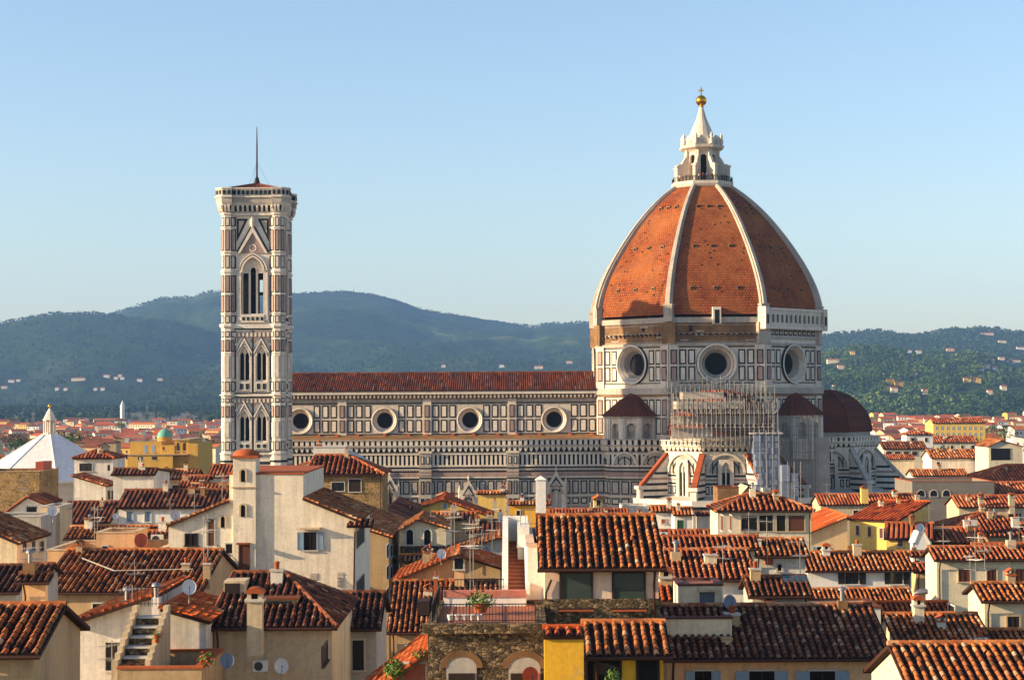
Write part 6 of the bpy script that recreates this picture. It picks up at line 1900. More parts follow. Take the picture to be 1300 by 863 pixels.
# small white houses at the foot of the cathedral
h = house('small white house with a red hatch under a tiled roof left of the belvedere', 826, 855, 252, 650, 642, wall='limewash', roof='tile')
opening(h, 'front', 840, 659, 845, 664, pane='dish_red', bars=False)
h = house('small white house with a green door left of the belvedere', 854, 882, 246, 654, 644, wall='limewash', roof='tile')
opening(h, 'front', 860, 660, 868, 675, name='door', pane='green_door', sill=False)
h = house('grey lean-to against the white house with the green door', 883, 904, 250, 654, 650, 'shed', wall='pale', roof='tile_dark')
h = house('tiny yellow dormer house with one dark window above red roofs', 752, 768, 296, 634, 630, 'gableF', apex=760, eaveR=634, depth=4, wall='yellow', roof='tile', lod=1)
opening(h, 'front', 757.5, 634.5, 762.5, 642, pane='dark', bars=False)
house('long low red roof at the foot of the nave right of the white chimney', 696, 800, 285, 658, 646, wall='beige', roof='tile_red')
house('red roof with chimneys below the scaffolded apse', 770, 846, 270, 664, 653, wall='pale', roof='tile_red')
house('pale flat roofed block at the foot of the apse', 790, 824, 300, 642, None, 'flat', depth=8, wall='pale', coping='slate')
house('low red roof strip beside the small white house', 838, 910, 214, 684, 673, wall='pale', roof='tile_red')
# right hand side
h = R5 = house('white house with a ribbed red roof and two wide dark shuttered windows', 1022, 1163, 150, 725, 700.5, wall='limewash', roof='tile', base=0.55)
for x0, x1 in ((1073, 1090), (1131, 1146)): opening(R5, 'front', x0, 726.5, x1, 741, 'shut_dark', pane='glass', frame='pale')
h = house('second strip of red roof with white parapet below the wide dark windows', 1030, 1164, 138, 766, 747, wall='limewash', roof='tile', base=0.52)
h = house('bright yellow house with small brown windows and a smooth orange roof', 1074, 1140, 228, 659, 636, 'shed', rot=-38, t=0.2, wall='yellow', roof='tile_bright', base=0.45)
for x0, y0 in ((1087, 667), (1102, 668.5), (1117, 670.5), (1128, 674)): opening(h, 'front', x0, y0, x0+4, y0+12, pane='shut_brown', bars=False)
chimney(h, 1165, 627, 638, 236, 5, 1)
h = house('beige gable wall with a vivid orange slope and white skylights', 1008, 1080, 204, 684, 656, 'gableF', apex=1077, eaveR=657, depth=15, wall='beige', roof='tile_bright', base=0.6)
mb = MB()
for i in range(4):
    p = P(1044+i*5, 655.5+i*0.3, 214); mb.box(p.x-0.2, p.x+0.2, 213.4, 214.6, p.z-0.5, p.z+0.1, M['limewash'])
mb.build('skylight', h.roof)
h = house('yellow walled house with a plain orange roof beside the white chimney block', 1122, 1186, 196, 684, 664, rot=-14, wall='yellow', roof='tile_red', depth=14)
opening(h, 'front', 1140, 686, 1146, 693, pane='shut_brown', bars=False)
h = poly_house('white bottle shaped chimney block below a round dish', [(1161, 690), (1167, 676), (1172, 676), (1180, 690)], 181, 2, 'limewash', {}, cope='limewash')
h = house('low white house with one small dark window at the foot of the white chimney block', 1156, 1200, 172, 706, 700, wall='limewash', roof='tile_red')
opening(h, 'front', 1162, 711, 1168, 719, pane='glass')
h = house('red roofed house with dark eaves behind the aerials on the right', 1172, 1258, 198, 690, 670, wall='beige', roof='tile_red', base=0.5)
h = house('broad hipped red roof with chimneys at the right edge', 1196, 1345, 224, 681, 649, 'hip', wall='tan', roof='tile_red', lod=2, pitch=0.6)
chimney(h, 1236, 656, 672, 224, 10, 0, 'pale'); chimney(h, 1290, 655, 668, 226, 9, 1, 'pale')
h = house('red ridged roof with gable dormers and chimneys near the right edge', 1216, 1330, 262, 644, 629, wall='beige', roof='tile_red', lod=1)
chimney(h, 1246, 631, 641, 262, 6, 0); chimney(h, 1285, 629, 642, 262, 7, 2); 
h = house('low red roof with a dark arched window between yellow house and aerials', 1240, 1320, 188, 702, 690, wall='pale', roof='tile_red')
h = R10 = house('cream house with brown shutters behind a tangle of aerials', 1186, 1335, 140, 711, 694, wall='cream', roof='tile_red', base=0.55)
for x0, x1 in ((1217, 1231), (1253, 1265), (1289, 1301)): opening(R10, 'front', x0, 722, x1, 738, pane='shut_brown', frame='beige')
h = house('tan courtyard house in the gap left of the cream house with brown shutters', 1160, 1192, 158, 726, 715, wall='peach', roof='tile_red')
h = R11 = house('cream gabled house with one dark shuttered window at the right edge', 1246, 1335, 108, 763, 740, wall='cream', roof='tile', base=0.52)
opening(R11, 'front', 1279, 782, 1294, 796, pane='shut_dark', frame='tan'); opening(R11, 'left', 1205, 770, 1213, 779, pane='dark')
h = R14 = house('thin bright orange roof strip behind the pipe elbow', 1113, 1212, 119, 779, 764, wall='beige', roof='tile_bright')
h = R12 = house('red roof of coarse tile rows with a small chimney box on the lower right', 1138, 1264, 102, 819, 779, wall='beige', roof='tile', base=0.55)
chimney(h, 1246, 806, 818, 102.5, 14, 1, 'rawbrick')
h = house('roof of coarse tiles at the right edge below the cream gabled house', 1258, 1335, 104, 822, 799, wall='beige', roof='tile', base=0.55)
h = R13 = house('bright cream walled house with big orange tile rows in the lower right corner', 1166, 1360, 67, 905, 817, wall='cream', roof='tile', base=0.58, pitch=0.38)
# left middle distance
h = house('white house with a bluish shaded front and shuttered side windows left of the yellow palace', 90, 136, 252, 604, 604, 'gableF', apex=91, eaveR=617, depth=17, wall='pale', roof='tile_red', lod=2, pitch=0.6)
for x0 in (136, 141, 149, 155): opening(h, 'right', x0, 622, x0+3.4, 634, pane='shut_dark', bars=False)
h = house('square white turret with a low hipped roof on the white house', 91, 145, 259, 582, 571, 'hip', wall='pale', roof='tile_red', lod=1, depth=9, t=0.4)
opening(h, 'front', 101, 588, 117, 598, pane='shut_dark'); opening(h, 'right', 136, 590, 139, 597, pane='dark', bars=False)
h = house('dark roofed pale block right of the white turret house', 140, 197, 236, 603, 595, wall='pale', roof='tile_dark', depth=12)
h = house('white house with blue grey shutters under a long dark roof left of the cream house', 146, 296, 190, 645, 622, wall='limewash', roof='tile_dark', base=0.5)
for x0 in (161, 184): opening(h, 'front', x0, 649, x0+7.5, 662, pane='shut_blue', frame='pale')
h = house('squat brown stone block with a red roof sheet before the marble pyramid', -30, 50, 214, 598, None, 'flat', depth=9, wall='stone_warm', coping='tan')
mb = MB(); a, b = P(45, 598, 216), P(55, 586, 216); mb.box(a.x, b.x, 216, 220, a.z-0.3, b.z, M['dish_red']); mb.build('roof_sheet', h.roof)
h = house('white gabled attic with a double window at the left', 4, 58, 186, 652, 630, 'gableF', apex=34, eaveR=640, depth=7, wall='limewash', roof='tile_red')
opening(h, 'front', 34, 643, 47, 650, pane='glass')
h = house('grey terrace parapet carrying a white dish at the left', -20, 52, 176, 655, None, 'flat', depth=6, wall='grey', coping='slate', name='roof_terrace', cat='terrace')
h = house('cream house at the left edge with dark side windows under a red roof', -60, 24, 142, 655, 655, 'gableF', apex=-58, eaveR=690, depth=10, wall='cream', roof='tile')
for x0 in (28, 39, 50): opening(h, 'right', x0, 686, x0+5, 700, pane='shut_dark', bars=False)
chimney(h, 8, 676, 690, 143, 8, 0)
h = house('tan column wall with a rounded niche right of the white dish', 52, 76, 182, 642, None, 'flat', depth=5, wall='beige', coping='slate')
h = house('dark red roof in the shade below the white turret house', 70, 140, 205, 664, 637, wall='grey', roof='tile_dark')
h = house('low dark roofs with vents between dish and blue shutters', 80, 220, 164, 684, 668, wall='beige', roof='tile')
h = house('cream wall with an air conditioner and red dish beside the cream tower', 172, 218, 150, 680, 674, 'shed', wall='peach', roof='tile')
h = house('old brown brick walls and roofs below the yellow palace', 196, 250, 262, 608, 596, wall='tan', roof='tile')
h = house('low red roof with dark chimneys before the bell tower', 225, 262, 250, 618, 604, wall='beige', roof='tile_red')
h = house('white house with a dark red roof at the left foot of the bell tower', 262, 294, 255, 606, 590, wall='limewash', roof='tile_red')
h = house('long low roof with an awning left of the bell tower', 236, 292, 228, 628, 614, wall='beige', roof='tile')
# yellow palace with green cupola
h = YP = house('large yellow palace with stepped blocks and a small green copper dome', 165, 205, 470, 560, None, 'flat', depth=20, wall='ochre', coping='slate', parapet=0.4, name='palace', cat='palace')
mb = MB()
FY = Fr((0, 470, 0), (1, 0, 0), UP, (0, -1, 0))
xp = lambda x: P(x, 560, 470).x
zp_ = lambda y: P(200, y, 470).z
mb.slab(FY, xp(205)+.01, xp(222), 0, zp_(565), -20, 0.5, M['ochre']); mb.slab(FY, xp(222)+.01, xp(240), 0, zp_(558), -20, 0.2, M['ochre']); mb.slab(FY, xp(240)+.01, xp(252), 0, zp_(563), -22, 1.0, M['ochre'])
mb.slab(FY, xp(165), xp(222), 0, zp_(577), 0.5, 3.0, M['ochre']); mb.slab(FY, xp(164), xp(241), zp_(577), zp_(576), 0.2, 3.3, M['tan'])
mb.slab(FY, xp(222), xp(241), zp_(559), zp_(557.5), -20, 0.6, M['tan'])
mb.build('wing', YP.root)
p = P(209, 560, 478)
mb = MB(); mb.lathe((p.x, 478, 0), [(2.0, zp_(566)), (2.0, zp_(557)), (2.15, zp_(556.4)), (2.15, zp_(555.6))], M['ochre'], 16); mb.build('cupola_base', YP.root)
mb = MB(); zc = zp_(555.6); mb.lathe((p.x, 478, zc), [(2.1*math.cos(a), 2.3*math.sin(a)) for a in np.linspace(0, 1.5, 9)] + [(0.1, 2.6), (0, 3.0)], M['verdigris'], 18); mb.build('cupola', YP.root)
for x0, x1, y0, y1, m_ in ((183, 187, 565, 574, 'shut_blue'), (193, 197, 565, 574, 'shut_blue'), (225, 228, 562, 572, 'shut_dark'), (233, 236.5, 562, 572, 'shut_dark'), (207, 209, 567, 571, 'shut_dark')):
    small_window(YP, Fr((0, 470 - (0.5 if x0 > 203 else 0.2 if x0 > 221 else 0), 0), (1, 0, 0), UP, (0, -1, 0)), xp(x0), xp(x1), zp_(y1), zp_(y0), m_)
for x0 in (178, 196): small_window(YP, Fr((0, 467, 0), (1, 0, 0), UP, (0, -1, 0)), xp(x0), xp(x0+6), zp_(583), zp_(579), 'shut_dark')
# right middle distance
h = house('flat red roof of several wings at the foot of the eastern apse', 1040, 1166, 292, 641, 627, wall='beige', roof='tile_red')
chimney(h, 1098, 618, 630, 292, 9, 0, 'yellow')
h = house('long shaded stone building with dark arches right of the apse', 1158, 1262, 330, 611, None, 'flat', depth=15, wall='grey_shaded', coping='tile_red', name='long_building', cat='building')  # wall grey darkened, the cathedral's shade put into its colour
for x0 in (1165, 1181, 1197): opening(h, 'front', x0, 622, x0+9, 630, arched=True, pane='dark', frame='slate', bars=False)
h = house('low red roofed house at the right edge beyond the long shaded stone building', 1264, 1350, 335, 627, 612, wall='cream', roof='tile_red', lod=1, pitch=0.7)
h = house('shaded pale house with garage doors behind the stone building', 1158, 1230, 352, 604, 596, wall='pale', roof='tile', lod=1)
for x0 in (1191, 1198, 1206): opening(h, 'front', x0, 606, x0+5, 611, pane='dark', bars=False)
h = house('huge orange roofed hall at the right behind the stone building', 1232, 1360, 395, 618, 590, 'hip', wall='pale', roof='tile_bright', lod=1, pitch=0.8, hr=2)
h = house('two storey building with rows of windows right of the eastern apse', 1121, 1178, 500, 570, 561, wall='cream', roof='tile_dark', lod=1, pitch=0.8)
for x0 in (1125, 1136, 1147, 1158): opening(h, 'front', x0, 573, x0+7, 578, pane='shut_dark', bars=False)
h = house('low annex with window strip before the two storey building', 1121, 1162, 480, 572+11, 577+0, wall='cream', roof='tile_red', lod=1)
h = house('long bright yellow building with a red roof beyond the eastern apse', 1184, 1252, 690, 537, 531, wall='yellow', roof='tile_red', lod=1, pitch=1.0, depth=14)
for y0 in (541.5, 549.5):
    for i, x0 in enumerate(range(1188, 1248, 7)): opening(h, 'front', x0, y0, x0+2.0, y0+4, pane='shut_blue' if (i+y0) % 3 else 'shut_dark', bars=False, sill=False)
h = house('red roofed cream house in front of the long bright yellow building', 1176, 1242, 585, 562, 554, wall='cream', roof='tile_red', lod=1, pitch=0.9)
h = house('low pale house with a wide red roof right of the two storey building', 1182, 1256, 470, 582, 571, wall='pale', roof='tile', lod=1, pitch=0.8)
h = house('small white house between the apse and the two storey building', 1150, 1186, 560, 552, 546, 'hip', wall='limewash', roof='tile_red', lod=1, pitch=0.9)
h = house('pale open fronted shed with dark interior at the right edge', 1254, 1300, 455, 567, 559, 'gableF', apex=1271, eaveR=567, depth=14, wall='cream', roof='tile', lod=1)
opening(h, 'front', 1258, 569, 1283, 584, pane='dark', bars=False, sill=False)

# chimneys, vents and plain windows on the houses that still lack them
AR = random.Random(31)
for h in LISTH:
    if any(w in h.root['label'] for w in ('two big dark windows', 'lower right corner', 'lower left corner', 'lean-to', 'gold yellow', 'terrace with', 'bottom edge', 'stair house', 'little white', 'dormer house', 'strip')): continue
    if not any(c.name.startswith('window') for c in h.root.children) and h.D > 80 and h.W > 4 and h.kind != 'flat':
        o, a, n, F = side(h, 'front')
        k = max(1, int(h.W/3.4))
        col = AR.choice(['shut_dark', 'shut_brown', 'shut_blue', 'shut_dark'])
        for row in range(2):
            for i in range(k):
                if AR.random() < 0.25: continue
                u = (i+0.5)*h.W/k + AR.uniform(-0.2, 0.2); z = h.ztop - 2.3 - row*3.3
                if u < 1 or u > h.W-1: continue
                opening_at(h, F, u-0.45, u+0.45, z, z+1.35, col if AR.random() < 0.6 else None, pane='dark', frame='pale', closed=AR.random() < 0.5, fw=0.08)
    if h.kind in ('gable', 'hip', 'shed') and h.D > 78:
        for i in range(AR.choice([1, 1, 2, 2, 3]) if h.W > 5 else AR.choice([0, 1])):
            f = AR.uniform(0.45, 0.92); u = AR.uniform(0.12, 0.88)*h.W
            if h.kind == 'hip': u = h.W/2 + (u-h.W/2)*(1-f)*0.9
            p = h.q(u, h.r*f, h.O.z + (h.zr-h.O.z)*f)
            x, y = project(p); wpx = AR.uniform(0.4, 0.75)*F_PX/p.y; top = y - AR.uniform(0.7, 1.3)*F_PX/p.y
            chimney(h, x, top, y, p.y, wpx, AR.choice([0, 0, 1, 1, 2, 3]), AR.choice(['beige', 'pale', 'cream', 'tan', 'rawbrick']))
# ------------------------------------------------------------------ the rest of the town
FR = random.Random(99)
FAR = []
WALLS = [('cream', 'cream')]*4 + [('pale', 'pale')]*3 + [('white', 'white')]*2 + [('beige', 'beige')]*3 + [('yellow', 'yellow'), ('peach', 'peach'), ('peach', 'peach'), ('tan', 'tan'), ('tan', 'tan'), ('limewash', 'white'), ('pinkish', 'pinkish'), ('ochre', 'ochre')]
def far_house(x, D, W, ze, band, depth=None, rot=0.0, lod=None, kind=None, wall=None, roof=None):
    kind = kind or FR.choice(['gable', 'gable', 'gable', 'gableF', 'hip', 'gable', 'flat'] if D > 380 else ['gable', 'gable', 'hip'])
    w = wall or FR.choice(WALLS)
    roof = roof or FR.choice(['tile', 'tile', 'tile_red', 'tile_red', 'tile_bright', 'tile_dark'])
    depth = depth or FR.uniform(9, 15)
    t = FR.uniform(0.28, 0.4)
    ar = W*FR.choice([0.5, 0.5, 0.0, 1.0]) if kind == 'gableF' else None
    if kind == 'gableF' and ar != W*0.5: zr = ze + W*t*0.55
    elif kind == 'gableF': zr = ze + W*t*0.5
    else: zr = ze + t*depth/2
    zR = zr if (kind == 'gableF' and ar == W) else ze
    z0 = zr if (kind == 'gableF' and ar == 0.0) else ze
    lod = lod if lod is not None else (1 if D < 640 else 0)
    h = raw_house('far house', Vector((x, D, z0)), W, kind, depth/2, zr, depth, rot, wall=w[0], roof=roof, lod=lod, pitch=0.55 if D < 380 else 0.9, ar=ar, zeR=zR, gutter=False,
                  base=FR.uniform(0.35, 0.6), coping=FR.choice(['slate', 'tile_red', 'beige']))
    h.desc = (w[1], {'gable': 'long roofed', 'gableF': 'gabled', 'hip': 'hip roofed', 'flat': 'flat roofed'}[kind]); h.band = band; h.x = x + W/2; h.D = D
    wins = 0
    top = min(z0, zR if kind == 'gableF' else ze) - 1.0
    if D < 1500 and W > 5:
        o, a, n, F = side(h, 'front')
        for row in range(2):
            zc = top - 1.7 - row*3.2
            k = int((W-2)/2.6)
            for i in range(k):
                if wins >= (8 if D < 700 else 5) or FR.random() < 0.2: continue
                u = 1.3 + (i+0.5)*(W-2.6)/max(1, k); u -= h.ovs*0
                small_window(h, F, u-0.5, u+0.5, zc, zc+1.5, FR.choice(['shut_dark', 'shut_dark', 'shut_brown', 'glass', 'shut_blue'])); wins += 1
        if D < 700:
            o, a, n, F = side(h, 'left' if x > 0 else 'right')
            for i in range(2):
                u = (depth*(i+1)/3)*(-1 if x > 0 else 1)
                small_window(h, F, u-0.5, u+0.5, top-2.0, top-0.5, 'shut_dark')
    if D < 900 and kind != 'flat' and FR.random() < 0.7:
        mb = MB(); c = h.q(W*FR.uniform(0.2, 0.8), depth*FR.uniform(0.4, 0.6), 0)
        mb.box(c.x-0.4, c.x+0.4, c.y-0.35, c.y+0.35, zr-1.2, zr+0.7, M[w[0]]); mb.box(c.x-0.5, c.x+0.5, c.y-0.45, c.y+0.45, zr+0.7, zr+0.85, M['tile_red'])
        mb.build('chimney', h.roof)
    FAR.append(h)
    return h
def free(x, D, r):
    return all((p.x-x)**2 + (p.y-D)**2 > r*r for p in FOOT)
def clear(x, D, W, depth, m=1.5):
    return not any(x-m < p.x < x+W+m and D-m < p.y < D+depth+m for p in FOOT)
# low roofs in the gaps of the near and middle distance
for D in (128, 146, 160, 178, 194, 210, 228, 242, 258, 274, 290, 306, 322):
    px = -60.0
    while px < 1360:
        W = FR.uniform(7, 12); dp = FR.uniform(9, 13)
        x = P(px, 600, D).x; d = D + FR.uniform(-5, 5)
        if clear(x, d, W, dp) and not (d + dp > 334 and x + W > P(770, 600, 330).x - 8) and d + dp < 352:
            far_house(x, d, W, FR.uniform(14.5, 19.0), 'mid', dp, FR.uniform(-6, 6))
        px += (W + FR.uniform(0.5, 3.5))*F_PX/D
# the town beyond, street behind street
rows_ = [428, 462, 500, 545, 595, 655, 725, 805, 895, 1000, 1120]
for i, D in enumerate(rows_):
    for lo, hi, band in ((-30, 292, 'left'), (1085, 1345, 'right')):
        px = lo + FR.uniform(-20, 0)
        while px < hi:
            g = 1.0 if D < 900 else 1.15
            W = FR.uniform(7.5, 14)*g
            if FR.random() < 0.12: W *= 1.7
            d = D + FR.uniform(-14, 14)*g; x = P(px, 540, d).x
            base_z = ground_z(d)
            ze = base_z + (FR.uniform(14, 22) if D < 900 else FR.uniform(11, 19))
            if FR.random() < 0.07: ze += 5
            if clear(x, d, W, 13, 1.0) and not (bc.x-20 < x+W/2 < bc.x+20 and d < 435) and not (band == 'right' and d < 440 and px < 1180):
                far_house(x, d, W, ze, (band, i), FR.uniform(9, 15)*g, FR.uniform(-22, 22))
            px += (W*1.05 + FR.uniform(0.5, 6)*g)*F_PX/d
# the farthest streets, past counting, as one mass of small houses
mb = MB(); fm = random.Random(12)
for D in (1190, 1260, 1330, 1400, 1480, 1560, 1650, 1740, 1840, 1930):
    for lo, hi in ((-40, 300), (1085, 1350)):
        px = lo + fm.uniform(-10, 0)
        while px < hi:
            W, dp, d = fm.uniform(8, 17), fm.uniform(8, 14), D + fm.uniform(-30, 30)
            if fm.random() < 0.08: W *= 2.2
            x = P(px, 530, d).x; z0 = ground_z(d); ze = z0 + fm.uniform(7, 13); rot = fm.uniform(-30, 30)
            u = Vector((math.cos(RAD(rot)), math.sin(RAD(rot)), 0)); v = Vector((-u.y, u.x, 0)); o = Vector((x, d, 0))
            q = lambda a, b, z: o + u*a + v*b + UP*z
            wl = M[fm.choice(WALLS)[0]]; rf_ = M[fm.choice(['tile', 'tile_red', 'tile_red', 'tile_dark', 'tile_bright'])]; tn = fm.uniform(0.3, 0.7); zr = ze + dp*0.17
            for A, B in (((0, 0), (W, 0)), ((W, dp), (0, dp))): mb.face([q(*A, z0-1), q(*B, z0-1), q(*B, ze), q(*A, ze)], wl)
            for a in (0, W): mb.face([q(a, 0, z0-1), q(a, dp, z0-1), q(a, dp, ze), q(a, dp/2, zr), q(a, 0, ze)], wl)
            for b0, b1 in ((-0.4, dp/2), (dp+0.4, dp/2)): mb.face([q(-0.3, b0, ze-0.1), q(W+0.3, b0, ze-0.1), q(W+0.3, b1, zr+0.05), q(-0.3, b1, zr+0.05)], rf_, tn)
            for row in range(2):
                for i in range(int(W/3)):
                    if fm.random() < 0.3: continue
                    a = 1.2 + i*3; mb.face([q(a, -0.05, ze-2.6-row*3.1), q(a+1.1, -0.05, ze-2.6-row*3.1), q(a+1.1, -0.05, ze-1.0-row*3.1), q(a, -0.05, ze-1.0-row*3.1)], M['shut_dark'])
            px += (W + fm.uniform(-2, 7))*F_PX/D
tag(mb.build('distant_town'), 'mass of small red roofed houses reaching the foot of the hills', 'houses', kind='stuff')
# villas on the hillsides
def on_hill(px, py, names):
    best = None
    for D in range(2350, 6500, 12):
        p = P(px, py, D)
        for nme, d0, d1 in names:
            if d0 < D < d1 and H[nme](p.x, D) >= p.z: return Vector((p.x, D, H[nme](p.x, D)))
    return None
VILLAS = []
RN = [('near', 2310, 3290), ('right', 3010, 4990)]; LN = [('spur', 3210, 5290), ('peak', 3610, 6590)]
for i, (x, y, w, wl) in enumerate(VILLA_SPOTS):
    p = on_hill(x, y, RN if x > 900 else LN)
    if p is None: continue
    W = max(9.0, w*p.y/F_PX*1.1)
    kind = 'hip' if i % 2 else 'gable'
    h = raw_house('villa', Vector((p.x-W/2, p.y, p.z+6.5)), W, kind, 4.5, p.z+8.3, 9.0, 0.0, wall=wl, roof='tile_red', lod=0, name='villa', cat='villa', group='villas on the wooded hills', gutter=False, coping='slate')
    h.x, h.D, h.px, h.desc = p.x, p.y, x, ('white' if wl == 'limewash' else wl, '')
    VILLAS.append(h)

# trees standing among the roofs
def tree_proto(kind, seed):
    rng = random.Random(seed)
    o = Vector((0, -1000, -60))
    r = thing('tree' if kind else 'cypress_tree', 'tree', 'tree', o)
    mb = MB(); mb.tube([o, o+Vector((0.1, 0, 3.0)), o+Vector((0, 0.1, 7.0))], [0.35, 0.25, 0.1], M['darkwood'], 6)
    for k in range(4):
        a = rng.uniform(0, 6.28); mb.tube([o+Vector((0, 0, 2.6+k*0.5)), o+Vector((2.2*math.cos(a), 2.2*math.sin(a), 5.0+k*0.5))], [0.15, 0.05], M['darkwood'], 4)
    mb.build('trunk', r)
    mb = MB()
    cl = [(Vector((rng.gauss(0, 1.9), rng.gauss(0, 1.9), rng.uniform(4.2, 8.6))), rng.uniform(1.2, 2.1)) for _ in range(11)] if kind else [(Vector((0, 0, 1.5+0.95*i)), max(0.25, 1.15*math.sin(math.pi*(i+1.2)/12.5))) for i in range(11)]
    for c, rad in cl:
        tone = rng.uniform(0.25, 0.75)
        for q in range(46):
            d = Vector((rng.gauss(0, 1), rng.gauss(0, 1), rng.gauss(0, 1))).normalized()
            p = o + c + d*rad*rng.uniform(0.6, 1.05)
            s = rng.uniform(0.22, 0.42)
            a = (d + Vector((rng.gauss(0, .5), rng.gauss(0, .5), rng.gauss(0, .5)))).normalized(); b = a.orthogonal().normalized(); e = a.cross(b)
            mb.face([p-b*s, p-e*s*0.7, p+b*s, p+e*s*0.7], M['forest'] if kind else M['forest_blue'], min(1, max(0, tone + rng.gauss(0, 0.15))))
    mb.build('crown', r)
    return r
PROT = [tree_proto(1, 3), tree_proto(1, 8), tree_proto(0, 4)]
PUSED = [False]*3
TREES = []
def tree(px, py, D, hgt, k):
    o = PROT[k] if not PUSED[k] else copy_tree(PROT[k])
    PUSED[k] = True
    p = P(px, py, D)
    o.location = (p.x, D, p.z - hgt); s = hgt/10.5
    o.scale = (s*FR.uniform(0.9, 1.3), s*FR.uniform(0.9, 1.3), s); o.rotation_euler = (0, 0, FR.uniform(0, 6.28))
    TREES.append((o, px, D, k))
for px, py, D, hgt, k in [(38, 524, 2150, 16, 2), (46, 522, 2150, 18, 2), (52, 526, 2100, 14, 0), (68, 527, 2000, 14, 1), (76, 524, 2150, 17, 2), (84, 526, 2100, 14, 0), (92, 523, 2200, 17, 2), (99, 525, 2150, 15, 1), (108, 523, 2200, 16, 2), (116, 526, 2100, 14, 0),
        (124, 525, 2200, 15, 1), (133, 523, 2250, 17, 2), (142, 526, 2100, 14, 0), (150, 521, 2250, 18, 2), (163, 520, 2300, 18, 2), (170, 524, 2150, 15, 1), (186, 522, 2250, 15, 0), (198, 520, 2300, 17, 2), (208, 522, 2250, 14, 1), (216, 519, 2350, 18, 2), (262, 523, 2150, 15, 0), (272, 521, 2250, 16, 1),
        (82, 545, 900, 14, 0), (105, 544, 950, 16, 1), (98, 547, 850, 13, 0), (20, 548, 900, 14, 1), (30, 551, 800, 13, 0), (155, 530, 1500, 14, 1), (268, 553, 760, 12, 0), (2, 546, 1000, 13, 1),
        (1120, 522, 2150, 16, 0), (1132, 520, 2200, 17, 1), (1150, 521, 2150, 14, 0), (1198, 521, 2200, 15, 1), (1215, 519, 2250, 16, 0), (1290, 519, 2200, 15, 1), (1168, 562, 560, 12, 0), (1180, 558, 620, 13, 1), (1195, 563, 540, 11, 0), (1208, 560, 600, 12, 1), (1240, 553, 660, 13, 0), (1250, 549, 720, 14, 1), (1262, 536, 1100, 14, 0), (1276, 538, 1000, 13, 1), (1222, 524, 1800, 14, 0)]:
    tree(px, py, D, hgt, k)
b = PROT[0]; t_ = copy_tree(PROT[0]); p = P(1122, 619, 322); t_.location = (p.x, 322, p.z-8); t_.scale = (0.55, 0.55, 0.76)
tag(t_, 'bright green tree top beside the foot of the eastern apse', 'tree')
mb = MB(); p = P(155.5, 508, 2380)
mb.lathe((p.x, 2380, 0), [(3.2, 8), (3.2, p.z-9), (3.6, p.z-9), (2.4, p.z-6), (1.9, p.z-4.5), (0.1, p.z)], M['limewash'], 8, smooth=False)
tag(mb.build('church_spire'), 'thin white spire rising among cypresses at the foot of the left hill', 'spire')

# ------------------------------------------------------------------ aerials, dishes and other small roof things
for a in [(259, 655, 702, 121.5, 'tall antenna at the right end of the broad dark roof'), (264, 652, 700, 122, 'antenna mast just right of the tallest mast beside the cream house steps'),
          (168, 742, 790, 84.5, 'short antenna over the orange edge of the pale grey house'), (142, 812, 868, 83, 'many barred aerial standing before the pale grey wall'), (171, 710, 752, 121, 'lone thin antenna in the middle of the broad dark roof'),
          (120, 640, 690, 143, 'antenna on the square peach roof room'), (124, 642, 676, 160, 'antenna with spread rods above the low dark vented roofs'), (92, 628, 668, 185, 'antenna on the dark red roof in the shade below the white turret'),
          (28, 606, 640, 190, 'antenna before the brown stone block'), (247, 622, 668, 188, 'antenna on the long dark roof left of the cream tower'), (282, 600, 636, 150, 'antenna behind the left wing of the cream house'), (216, 632, 650, 186, 'short antenna beside the cream wall with the red dish'),
          (573, 642, 715, 130, 'tall mast left of the pair above the tan dormer'), (577, 650, 705, 128, 'shorter antenna close beside the tall mast by the tan dormer'), (597, 655, 742, 118, 'tallest mast among the aerials behind the tower terrace'), (601, 660, 742, 117, 'thin mast right beside the tallest mast behind the tower terrace'),
          (612, 672, 720, 140, 'antenna on the grey gable with the orange verge'), (634, 640, 690, 170, 'antenna left of the white stair wall'), (625, 652, 700, 160, 'small antenna between the two grey dishes and the stair'), (547, 650, 690, 178, 'antenna right of the two round headed windows'),
          (951, 650, 702, 116, 'antenna with short bars in front of the belvedere opening'), (974, 656, 705, 115, 'plain mast in front of the belvedere loggia'), (1016, 682, 735, 110, 'mast at the right end of the patchy stucco wall'), (918, 688, 735, 104, 'white aerial on the evenly ribbed red roof'),
          (1198, 664, 716, 141, 'first tall aerial left of the brown shutters'), (1239, 672, 760, 138, 'tallest aerial before the brown shutters'), (1251, 690, 765, 137, 'aerial right of the tallest before the brown shutters'), (1232, 700, 752, 139, 'bushy aerial low before the brown shutters'),
          (1050, 612, 640, 285, 'antenna on the flat red wings by the apse'), (1180, 640, 690, 210, 'antenna behind the white chimney block'), (1294, 652, 690, 215, 'antenna at the right end of the broad hipped roof'), (760, 640, 662, 268, 'antenna in front of the tiny yellow dormer'),
          (810, 622, 650, 280, 'antenna at the foot of the scaffolded apse'), (430, 650, 664, 160, 'antenna on the red roof right of the cream house'), (205, 600, 622, 258, 'antenna before the yellow palace'), (40, 690, 735, 108, 'antenna over the dark roofs at the left edge')]:
    antenna(*a)
